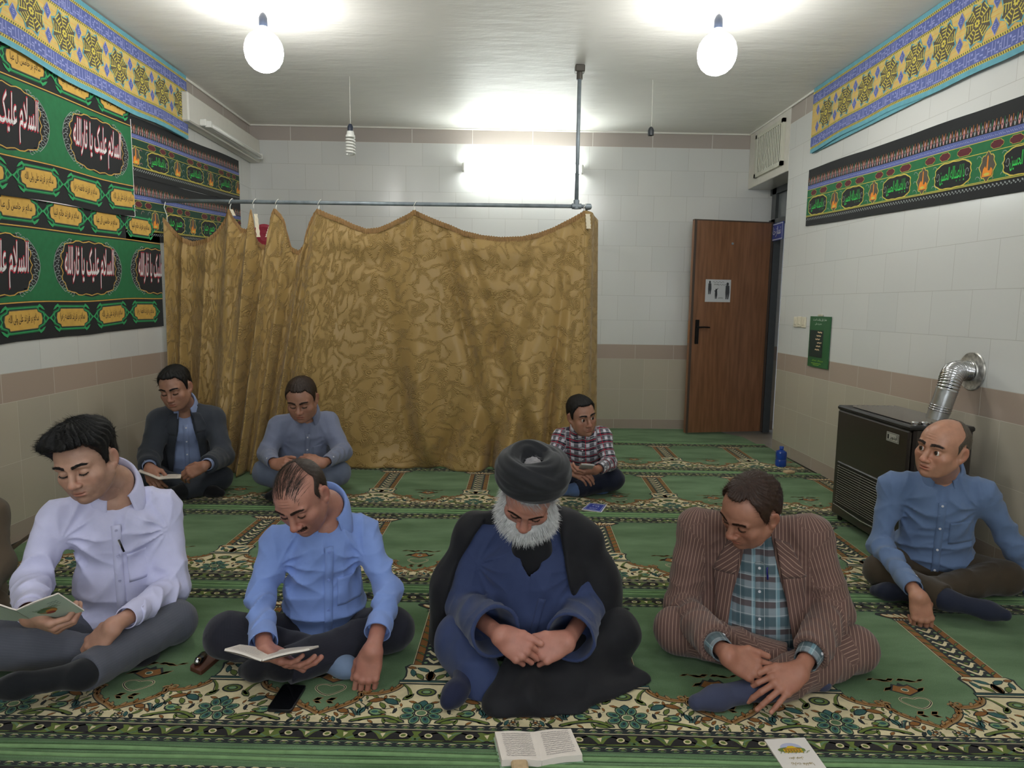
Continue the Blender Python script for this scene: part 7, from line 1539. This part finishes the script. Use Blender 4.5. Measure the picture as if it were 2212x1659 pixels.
# ================================================================ things on the floor, in hands and by the walls
# gas heater against the right wall
hx0, hx1, hy0, hy1, hz = 2.03, 2.36, 3.24, 3.955, 0.69
hb = empty('gas_heater', ((hx0+hx1)/2, (hy0+hy1)/2, 0), 'dark brown gas room heater standing against the right tiled wall', 'heater')
brown = mat('heater_enamel', srgb(46, 40, 36), 0.28, noise=0.08, scale=5, coat=0.3); dk = mat('heater_black', srgb(22, 20, 20), 0.4); chrome = mat('chrome', srgb(200, 200, 202), 0.15, 1.0)
MB().box(((hx0+hx1)/2+0.012, (hy0+hy1)/2, hz/2+0.01), (hx1-hx0-0.03, hy1-hy0, hz-0.03), bev=0.012).build('heater_body', brown, hb)
MB().box((hx0+0.012, (hy0+hy1)/2, hz/2+0.012), (0.022, hy1-hy0-0.012, hz-0.06), bev=0.008).build('front_panel', brown, hb)
mb = MB(); mb.box(((hx0+hx1)/2, (hy0+hy1)/2, hz-0.004), (hx1-hx0, hy1-hy0+0.01, 0.026), bev=0.008); mb.build('top_rim', dk, hb)
for i in range(9): MB().box((hx0+0.05+i*0.030, (hy0+hy1)/2-0.02, hz+0.016), (0.012, hy1-hy0-0.14, 0.012), rot=[[cos(0.4), 0, sin(0.4)], [0, 1, 0], [-sin(0.4), 0, cos(0.4)]]).build('top_louvre', mat('louvre_grey', srgb(108, 100, 90), 0.4), hb)
mb = MB(); mb.box((hx0-0.001, (hy0+hy1)/2+0.03, 0.235), (0.012, 0.56, 0.27), bev=0.006); mb.build('window_recess', dk, hb)
mb = MB(); 
for i in range(17): z = 0.13+i*0.0135; mb.tube([(hx0-0.010-0.008*sin(pi*i/16), hy1-0.065-0.02*abs(sin(i*0.2)), z), (hx0-0.010-0.008*sin(pi*i/16), hy0+0.14, z)], 0.0016, 5)
for k in range(3): mb.tube([(hx0-0.008, hy0+0.15+k*0.24, 0.12), (hx0-0.018, hy0+0.15+k*0.24, 0.235), (hx0-0.008, hy0+0.15+k*0.24, 0.355)], 0.002, 5)
mb.build('wire_grille', mat('grille_wire', srgb(120, 116, 108), 0.35, 0.8), hb)
mb = MB(); mb.tube([(hx0-0.004, hy1-0.04, 0.105), (hx0-0.010, (hy0+hy1)/2, 0.098), (hx0-0.004, hy0+0.11, 0.105)], 0.004, 6); mb.build('chrome_strip', chrome, hb)
s = Sheet(0.0006); s.rect(-0.055, -0.024, 0.055, 0.024, 0, 1); s.rect(-0.051, -0.020, 0.051, 0.020, 1, 2); s.rect(-0.049, -0.018, 0.049, 0.018, 0, 3); s.text(fa('Abnwr'), 0.012, 0, 0.066, 0.026, 1, 4, 0.02); s.poly([(-0.044, -0.012), (-0.03, -0.012), (-0.03, 0.012), (-0.044, 0.012)], 1, 4)
s.place(lambda V: np.array([hx0-0.0005, hy0+0.135, 0.615])+V[:, :1]*np.array([0, -1.0, 0])+V[:, 1:2]*np.array([0, 0, 1.0])+V[:, 2:3]*np.array([-1.0, 0, 0])); s.mb.build('name_plate', [mat('plate_silver', srgb(196, 196, 188), 0.35, 0.4), mat('plate_ink', srgb(30, 30, 30), 0.5)], hb)
for k in range(2): MB().lathe((hx0+0.05+k*0.05, hy0+0.045, hz+0.008), [(0.017, 0), (0.017, 0.012), (0.012, 0.018), (0, 0.018)], 16).build('control_knob', chrome, hb, smooth=True, auto=True)
for (a, b) in ((hx0+0.04, hy0+0.04), (hx0+0.04, hy1-0.04), (hx1-0.03, hy0+0.04), (hx1-0.03, hy1-0.04)): MB().tube([(a, b, 0.0), (a, b, 0.03)], 0.014, 10).build('foot', dk, hb)
# flue pipe
zinc = mat('flue_metal', srgb(186, 188, 188), 0.28, 0.9, noise=0.25, scale=14, bump=0.3, bscale=30)
p0 = at(2014, 930, 3.42); p1 = at(2046, 842, 3.40); pw = np.array([XR, 3.479, 0.954]); p0[2] = max(p0[2], 0.60)
fl_ = empty('flue_pipe', (p0[0], p0[1], hz), 'shiny corrugated metal flue pipe bending from heater into the right wall', 'flue pipe')
MB().tube([p0-vec(0, 0, 0.0), p0*0.5+p1*0.5, p1], 0.050, 26, cap=False).build('straight_pipe', zinc, fl_, smooth=True)
mb = MB(); m_ = p0*0.45+p1*0.55; d = unit(p1-p0)
for k in range(3): c_ = m_+d*(0.012*k-0.012); mb.tube([c_-d*0.004, c_-d*0.002, c_+d*0.002, c_+d*0.004], [0.0505, 0.054, 0.054, 0.0505], 26, cap=False)
mb.build('pipe_bead', chrome, fl_, smooth=True)
pe = pw-vec(0.02, 0, 0); q1 = p1+d*0.10; pts = []; rad = []
for k in range(97):
    t = k/96; P_ = (1-t)**3*p1+3*(1-t)**2*t*q1+3*(1-t)*t*t*(pe-vec(0.10, 0, -0.005))+t**3*pe; pts.append(P_); rad.append(0.051+0.0032*math.cos(k*2*pi/4.6))
MB().tube(pts, rad, 28, cap=False).build('corrugated_elbow', chrome, fl_, smooth=True)
mb = MB(); mb.lathe(pw-vec(0.012, 0, 0), [(0.050, 0), (0.054, 0.006), (0.075, 0.008), (0.098, 0.004), (0.103, 0.009), (0.103, 0.011)], 36, 0, (1, 0, 0)); mb.build('wall_collar', mat('worn_plate', srgb(206, 204, 198), 0.3, 0.6, noise=0.5, scale=40), fl_, smooth=True, auto=True)

# blue bottle
bp = onz(1686, 1007); bx_, by_ = bp[0], bp[1]
bo = empty('blue_bottle', (bx_, by_, 0), 'translucent blue plastic bottle standing on the carpet by the right wall', 'bottle')
bm_ = mat('blue_plastic', srgb(36, 84, 190), 0.15, trans=0.45, coat=0.4)
mb = MB(); n = 24; prof = [(0.0, 0.001), (0.036, 0.001), (0.040, 0.006), (0.040, 0.052), (0.0375, 0.058), (0.040, 0.064), (0.040, 0.112), (0.036, 0.124), (0.022, 0.133), (0.014, 0.137), (0.0135, 0.146)]
vs_ = []
for r, z in prof:
    for k in range(n): th = 2*pi*k/n; c, s_ = cos(th), sin(th); q = (abs(c)**4+abs(s_)**4)**(-0.25) if r > 0.03 else 1; vs_.append((bx_+r*c*min(q, 1.12), by_+r*s_*min(q, 1.12)*0.85, z))
mb.add(vs_, [(i*n+k, i*n+(k+1) % n, (i+1)*n+(k+1) % n, (i+1)*n+k) for i in range(len(prof)-1) for k in range(n)]); mb.build('bottle_body', bm_, bo, smooth=True, auto=True)
mb = MB(); mb.lathe((bx_, by_, 0.144), [(0.0, 0), (0.0165, 0), (0.0165, 0.018), (0.015, 0.020), (0, 0.020)], 20); mb.build('cap', mat('cap_blue', srgb(40, 76, 160), 0.35), bo, smooth=True, auto=True)

# clay prayer tablets
clay = mat('clay', srgb(186, 160, 124), 0.85, noise=0.15, scale=60)
c0 = onz(1704, 1023); tag(MB().box((c0[0], c0[1], 0.013), (0.075, 0.055, 0.022), bev=0.005, rot=rotm(20)).build('prayer_tablet', clay), 'small beige clay tablet on the carpet near the blue bottle', 'prayer tablet', 'clay prayer tablets')
c0 = onz(1123, 1668); tag(MB().box((c0[0], c0[1], 0.013), (0.045, 0.045, 0.022), bev=0.005, rot=rotm(5)).build('prayer_tablet', clay), 'beige clay tablet at the bottom edge in front of the open book', 'prayer tablet', 'clay prayer tablets')

paper = mat('page_paper', srgb(222, 212, 202), 0.8, noise=0.03); page_edge = mat('page_edges', srgb(204, 196, 184), 0.85); ink = mat('print_ink', srgb(84, 78, 84), 0.7)
def quad_sheet(s, A_, B_, C_, D_, lift=0.0):
    "map unit square sheet (x 0..1, y 0..1) onto a world quad A(0,0) B(1,0) C(1,1) D(0,1)"
    A_, B_, C_, D_ = [np.array(q, float) for q in (A_, B_, C_, D_)]; nn = unit(np.cross(B_-A_, D_-A_))
    s.place(lambda V: ((A_[None]*(1-V[:, :1])+B_[None]*V[:, :1])*(1-V[:, 1:2])+(D_[None]*(1-V[:, :1])+C_[None]*V[:, :1])*V[:, 1:2])+nn*(V[:, 2:3]+lift))
def script_lines(s, n, x0, x1, y0, y1, mi, seed, lay=2, amp=0.012, wd=0.006):
    r = random.Random(seed)
    for k in range(n):
        y = y0+(y1-y0)*k/(n-1); x = x0+r.random()*0.02
        while x < x1-0.04:
            L_ = min(0.05+r.random()*0.10, x1-x); m = max(3, int(L_/0.016)); s.ribbon([(x+L_*i/m, y+amp*(r.random()-0.35)*(1 if i % 2 else -0.6)) for i in range(m+1)], wd, mi, lay); x += L_+0.012
def page_block(name, A_, B_, C_, D_, th, parent, bulge=0.004):
    "stack of leaves under quad A B C D (world), thickness th downward"
    A_, B_, C_, D_ = [np.array(q, float) for q in (A_, B_, C_, D_)]; nn = unit(np.cross(B_-A_, D_-A_)); n = 10; V = []
    for j in range(n):
        for i in range(n):
            u, v = i/(n-1), j/(n-1); V.append((A_*(1-u)+B_*u)*(1-v)+(D_*(1-u)+C_*u)*v+nn*bulge*math.sin(pi*min(1, u*1.15)))
    k = n*n; W = V+[p-nn*th for p in V]; fs = [(j*n+i, j*n+i+1, (j+1)*n+i+1, (j+1)*n+i) for j in range(n-1) for i in range(n-1)]
    fs += [tuple(q+k for q in f[::-1]) for f in fs]
    for i in range(n-1): fs += [(i, i+k, i+1+k, i+1), ((n-1)*n+i, (n-1)*n+i+1, (n-1)*n+i+1+k, (n-1)*n+i+k), (i*n, (i+1)*n, (i+1)*n+k, i*n+k), (i*n+n-1, i*n+n-1+k, (i+1)*n+n-1+k, (i+1)*n+n-1)]
    o = MB().add(W, fs).build(name, [paper], parent); return o, nn
def zlift(p, z): q = np.array(p, float); q[2] += z; return q
# open book lying before the turbaned person (text upside down for us, its reader faces the camera)
P = {k: onz(*v, 0.024) for k, v in dict(lt=(1069, 1581), st=(1153, 1578), rt=(1233, 1574), rb=(1258, 1630), sb=(1171, 1640), lb=(1084, 1642)).items()}
bk = empty('open_book', (P['sb'][0], P['sb'][1], 0), 'open white book with printed pages lying at the front of the carpet', 'book')
for (A_, B_, C_, D_, sd_) in ((P['lb'], zlift(P['sb'], -0.004), zlift(P['st'], -0.004), P['lt'], 3), (zlift(P['sb'], -0.004), P['rb'], P['rt'], zlift(P['st'], -0.004), 4)):
    page_block('pages', A_, B_, C_, D_, 0.019, bk, 0.0035)
    s = Sheet(0.0004); script_lines(s, 12, 0.14, 0.88, 0.12, 0.88, 0, sd_, amp=0.030, wd=0.011); quad_sheet(s, A_, B_, C_, D_, 0.0040); s.mb.build('printed_lines', [ink], bk)
MB().add([P['lb']-vec(0.004, 0.004, 0.0225), P['rb']+vec(0.004, -0.004, -0.0225), P['rt']+vec(0.004, 0.004, -0.0225), P['lt']+vec(-0.004, 0.004, -0.0225)]+[P['lb']-vec(0.004, 0.004, 0.020), P['rb']+vec(0.004, -0.004, -0.020), P['rt']+vec(0.004, 0.004, -0.020), P['lt']+vec(-0.004, 0.004, -0.020)], [(3, 2, 1, 0), (4, 5, 6, 7), (0, 1, 5, 4), (1, 2, 6, 5), (2, 3, 7, 6), (3, 0, 4, 7)]).build('cover', mat('book_cover', srgb(150, 178, 150), 0.6), bk)
# white covered booklet before the pinstripe suit
def flat_booklet(px, name, lab, mats, draw, th=0.006, cat='booklet'):
    Q = [onz(u, v, th) for u, v in px]; e = empty(name, (Q[0][0], Q[0][1], 0), lab, cat); n_ = vec(0, 0, 1)
    MB().add([q-n_*(th-0.0006) for q in Q]+[q-n_*0.0008 for q in Q], [(3, 2, 1, 0), (4, 5, 6, 7), (0, 1, 5, 4), (1, 2, 6, 5), (2, 3, 7, 6), (3, 0, 4, 7)]).build('pages', page_edge, e)
    s = Sheet(0.0003); s.mb.add([(0, 0, 0), (1, 0, 0), (1, 1, 0), (0, 1, 0)], [(0, 1, 2, 3)], 0); draw(s); quad_sheet(s, *Q, 0.0); s.mb.build('front_cover', mats, e); return e
def dr1(s):
    s.ell(0.50, 0.66, 0.26, 0.17, 1, 2, 20); s.ell(0.48, 0.60, 0.33, 0.09, 3, 3, 18); s.poly([(0.28, 0.50), (0.72, 0.50), (0.72, 0.62), (0.62, 0.66), (0.56, 0.72), (0.44, 0.72), (0.38, 0.66), (0.28, 0.62)], 2, 4); s.poly([(0.30, 0.60), (0.70, 0.60), (0.70, 0.64), (0.30, 0.64)], 4, 5)
    for k in range(6): s.poly([(0.31+k*0.065, 0.51), (0.35+k*0.065, 0.51), (0.35+k*0.065, 0.59), (0.31+k*0.065, 0.59)], 4, 6)
    for k in range(8): s.ribbon([(0.16+k*0.09, 0.46+0.02*(k % 2)), (0.20+k*0.09, 0.53), (0.26+k*0.09, 0.55)], 0.014, 3, 7)
    s.text(fa('Zyart')+' '+fa('Easwra').replace('\u0633', '\u0634'), 0.52, 0.14, 0.52, 0.10, 5, 2, 0.01, pi); s.text(fa('dEay twsl'), 0.46, 0.32, 0.34, 0.09, 5, 2, 0.01, pi)
flat_booklet([(1692, 1660), (1786, 1660), (1738, 1593), (1651, 1597)], 'booklet', 'white booklet with a golden picture lying before the person in pinstripe suit', [mat('cover_white', srgb(224, 218, 212), 0.5), mat('pic_sky', srgb(176, 180, 206), 0.5), mat('pic_gold', srgb(214, 176, 30), 0.5), mat('pic_green', srgb(104, 124, 60), 0.6), mat('pic_brown', srgb(160, 112, 40), 0.6), mat('pic_ink', srgb(150, 130, 60), 0.6)], dr1)
def dr2(s):
    s.poly([(0.05, 0.05), (0.95, 0.05), (0.95, 0.95), (0.05, 0.95)], 1, 2); s.poly([(0.10, 0.10), (0.90, 0.10), (0.90, 0.90), (0.10, 0.90)], 2, 3); s.poly([(0.12, 0.13), (0.88, 0.13), (0.88, 0.87), (0.12, 0.87)], 1, 4)
    s.text(fa('dEa'), 0.5, 0.62, 0.36, 0.2, 2, 5, 0.02, pi); s.ribbon([(0.25+i*0.05, 0.35+0.03*sin(i*2)) for i in range(10)], 0.03, 2, 5); s.ribbon([(0.3+i*0.05, 0.22+0.02*sin(i*2)) for i in range(8)], 0.02, 2, 5)
flat_booklet([(1256, 1100), (1299, 1107), (1311, 1090), (1274, 1086)], 'booklet', 'blue and white booklet lying behind the turbaned person', [mat('cover_white', srgb(220, 220, 226), 0.5), mat('cover_blue', srgb(52, 66, 150), 0.5), mat('cover_line', srgb(190, 196, 226), 0.5)], dr2)

# black phone on the carpet
def slab(name, px, th, mats, lab, cat, z0=0.0):
    Q = [onz(u, v, z0+th) for u, v in px]; c = sum(Q)/4; e = empty(name, (c[0], c[1], z0), lab, cat); pts = []
    for i in range(4):                         # rounded corners
        a, b, d_ = Q[i-1], Q[i], Q[(i+1) % 4]
        for t in (0.10, 0.045): pts.append(b+(a-b)*t+(d_-b)*(0.012 if t > 0.05 else 0.03))
        pts.append(b+(d_-b)*0.10+(a-b)*0.012)
    n = len(pts); V = [p-vec(0, 0, th-0.0006) for p in pts]+[p-vec(0, 0, 0.0008) for p in pts]+[c+(p-c)*0.97 for p in pts]; fs = [tuple(range(n))[::-1]]+[(i, (i+1) % n, (i+1) % n+n, i+n) for i in range(n)]+[(i+n, (i+1) % n+n, (i+1) % n+2*n, i+2*n) for i in range(n)]+[tuple(range(2*n, 3*n))]
    a = sum(V[i][0]*V[(i+1) % n][1]-V[(i+1) % n][0]*V[i][1] for i in range(n)); fs = fs if a > 0 else [f[::-1] for f in fs]
    MB().add(V, fs).build('case', mats[0], e)
    if len(mats) > 1: V2 = [c+(p-c)*0.93+vec(0, 0, 0.0004) for p in pts]; MB().add(V2, [tuple(range(n)) if a > 0 else tuple(range(n))[::-1]]).build('screen', mats[1], e)
    return e
glass_b = mat('phone_glass', srgb(14, 15, 18), 0.06, spec=0.6)
slab('phone', [(574, 1533), (629, 1536), (663, 1479), (612, 1476)], 0.009, [mat('phone_case', srgb(24, 26, 30), 0.35), glass_b], 'black phone lying on the carpet before the person in blue shirt', 'phone')
e = slab('wallet', [(408, 1440), (434, 1452), (488, 1406), (450, 1402)], 0.014, [mat('wallet_leather', srgb(84, 48, 34), 0.45, noise=0.2, scale=50)], 'brown leather wallet lying between the lavender and blue shirted persons', 'wallet')
Q = [onz(u, v, 0.016) for u, v in ((418, 1438), (432, 1442), (452, 1412), (434, 1408))]; c = sum(Q)/4
ky = empty('key_fob', (c[0], c[1], 0.014), 'black and silver key fob resting on the brown wallet', 'key'); dv_ = unit(Q[2]-Q[1])
mb = MB(); mb.tube([c-dv_*0.040+vec(0, 0, 0.002), c-dv_*0.030+vec(0, 0, 0.006), c+vec(0, 0, 0.008), c+dv_*0.030+vec(0, 0, 0.006), c+dv_*0.040+vec(0, 0, 0.002)], [0.006, 0.013, 0.015, 0.013, 0.006], 16); mb.v = [(v[0], v[1], c[2]+(v[2]-c[2])*0.62+0.002) for v in mb.v]; mb.build('fob_body', mat('fob_black', srgb(20, 20, 22), 0.2), ky, smooth=True)
mb = MB(); mb.tube([c-dv_*0.042+vec(0, 0, 0.008), c-dv_*0.024+vec(0, 0, 0.015)], [0.009, 0.011], 14); mb.build('fob_trim', chrome, ky, smooth=True)

# ---- things in hands
def booklet_open(name, lab, sA, sB, lA, lB, rA, rB, cover_m, inner=True, th=0.004, seed=1):
    """spine sA->sB (far, near), left outer edge lA->lB, right outer edge rA->rB; pages face up unless inner is False"""
    e = empty(name, sB, lab, 'booklet')
    for (a, b, c, d, k) in ((lB, sB, sA, lA, 0), (sB, rB, rA, sA, 1)):
        a, b, c, d = [np.array(q, float) for q in (a, b, c, d)]; nn = unit(np.cross(b-a, d-a))
        page_block('pages', a, b, c, d, th, e, 0.003)
        s = Sheet(0.0003); script_lines(s, 9, 0.12, 0.88, 0.14, 0.86, 0, seed+k, amp=0.03, wd=0.012); quad_sheet(s, a, b, c, d, 0.0036); s.mb.build('printed_lines', [ink], e)
        s = Sheet(0.0004); G = 12; s.mb.add([(i/G, j/G, 0) for j in range(G+1) for i in range(G+1)], [(j*(G+1)+i, (j+1)*(G+1)+i, (j+1)*(G+1)+i+1, j*(G+1)+i+1) for j in range(G) for i in range(G)], 0)
        if k == 1 and len(cover_m) > 1:
            def E(x, y, a_, b_, mi, lay): s.ell(x, y, a_, b_, mi, -lay, 16); s.mb.f[-1] = s.mb.f[-1][::-1]
            E(0.47, 0.50, 0.20, 0.16, 1, 2); E(0.42, 0.46, 0.16, 0.10, 2, 3); E(0.54, 0.53, 0.12, 0.09, 3, 4); E(0.50, 0.60, 0.10, 0.06, 4, 5)
            for q in range(9): s.ribbon([(0.22+q*0.06, 0.30+0.02*(q % 3)), (0.27+q*0.06, 0.40), (0.30+q*0.06, 0.44)], 0.012, 2, -4, 0, 0); s.mb.f[-2:] = [f[::-1] for f in s.mb.f[-2:]]
            for q in range(3): s.ribbon([(0.62+i*0.03, 0.34-q*0.07+0.012*sin(i*2.2+q)) for i in range(9)], 0.010, 5, -3); s.mb.f[-8:] = [f[::-1] for f in s.mb.f[-8:]]
        quad_sheet(s, a, b, c, d, -th-0.0012); s.mb.build('cover', cover_m, e)
    return e
cov = [mat('cover_pale_green', srgb(164, 178, 164), 0.45), mat('cover_print_a', srgb(134, 120, 84), 0.5), mat('cover_print_b', srgb(84, 110, 80), 0.5), mat('cover_print_c', srgb(176, 120, 60), 0.5), mat('cover_print_d', srgb(130, 56, 50), 0.5), mat('cover_print_ink', srgb(70, 78, 80), 0.5)]
booklet_open('booklet', 'pale green booklet held open by the person in lavender shirt', at(80, 1342, 1.97), at(36, 1316, 1.90), at(-40, 1332, 1.98), at(-62, 1290, 1.91), at(182, 1317, 1.97), at(126, 1280, 1.90), cov, seed=5)
booklet_open('booklet', 'small open prayer booklet held low by the person in blue shirt', at(586, 1407, 2.02), at(566, 1424, 1.90), at(518, 1392, 2.02), at(486, 1401, 1.90), at(688, 1394, 2.02), at(668, 1400, 1.92), [mat('cover_cream', srgb(206, 200, 190), 0.5)], seed=8, th=0.006)
booklet_open('booklet', 'open booklet held by the person in charcoal suit', at(352, 1026, 4.12), at(344, 1035, 3.98), at(304, 1012, 4.14), at(298, 1018, 4.02), at(392, 1024, 4.10), at(390, 1032, 3.98), [mat('cover_grey', srgb(190, 194, 190), 0.5)], seed=11)
booklet_open('booklet', 'small white booklet held by the person in grey shirt', at(648, 1002, 4.06), at(648, 1010, 3.94), at(618, 1000, 4.06), at(616, 1007, 3.94), at(680, 1000, 4.06), at(682, 1007, 3.94), [mat('cover_grey', srgb(190, 194, 190), 0.5)], seed=12)
# phone in the hands of the checked shirt
pc = at(1266, 1010, 4.14); ph = empty('phone', pc, 'dark phone held by the person in the checked shirt', 'phone'); Rp = rotm(0, -28, 4)
MB().box(pc, (0.085, 0.150, 0.010), bev=0.004, rot=Rp).build('case', mat('phone_shell_pale', srgb(180, 178, 176), 0.35), ph)
MB().box(pc+Rp @ vec(0, 0, 0.006), (0.076, 0.140, 0.002), rot=Rp).build('screen', glass_b, ph)
# pens
def pen(name, a, b, col, lab, r=0.004):
    e = empty(name, b, lab, 'pen'); a, b = np.array(a), np.array(b); MB().tube([a, a+(b-a)*0.04, b], [r*0.7, r, r*0.85], 10).build('barrel', mat('pen_'+lab.split()[0], col, 0.3), e, smooth=True); d = unit(b-a); MB().tube([a+vec(0, -r*1.4, 0), a+(b-a)*0.55+vec(0, -r*1.4, 0)], 0.0012, 6).build('clip', chrome, e)
pen('pen', at(256, 1166, 2.262), at(268, 1192, 2.262), srgb(22, 22, 26), 'black pen clipped in the lavender shirt pocket')
pen('pen', at(1658, 1226, 2.232), at(1658, 1252, 2.232), srgb(40, 40, 120), 'blue pen clipped in the teal plaid shirt')
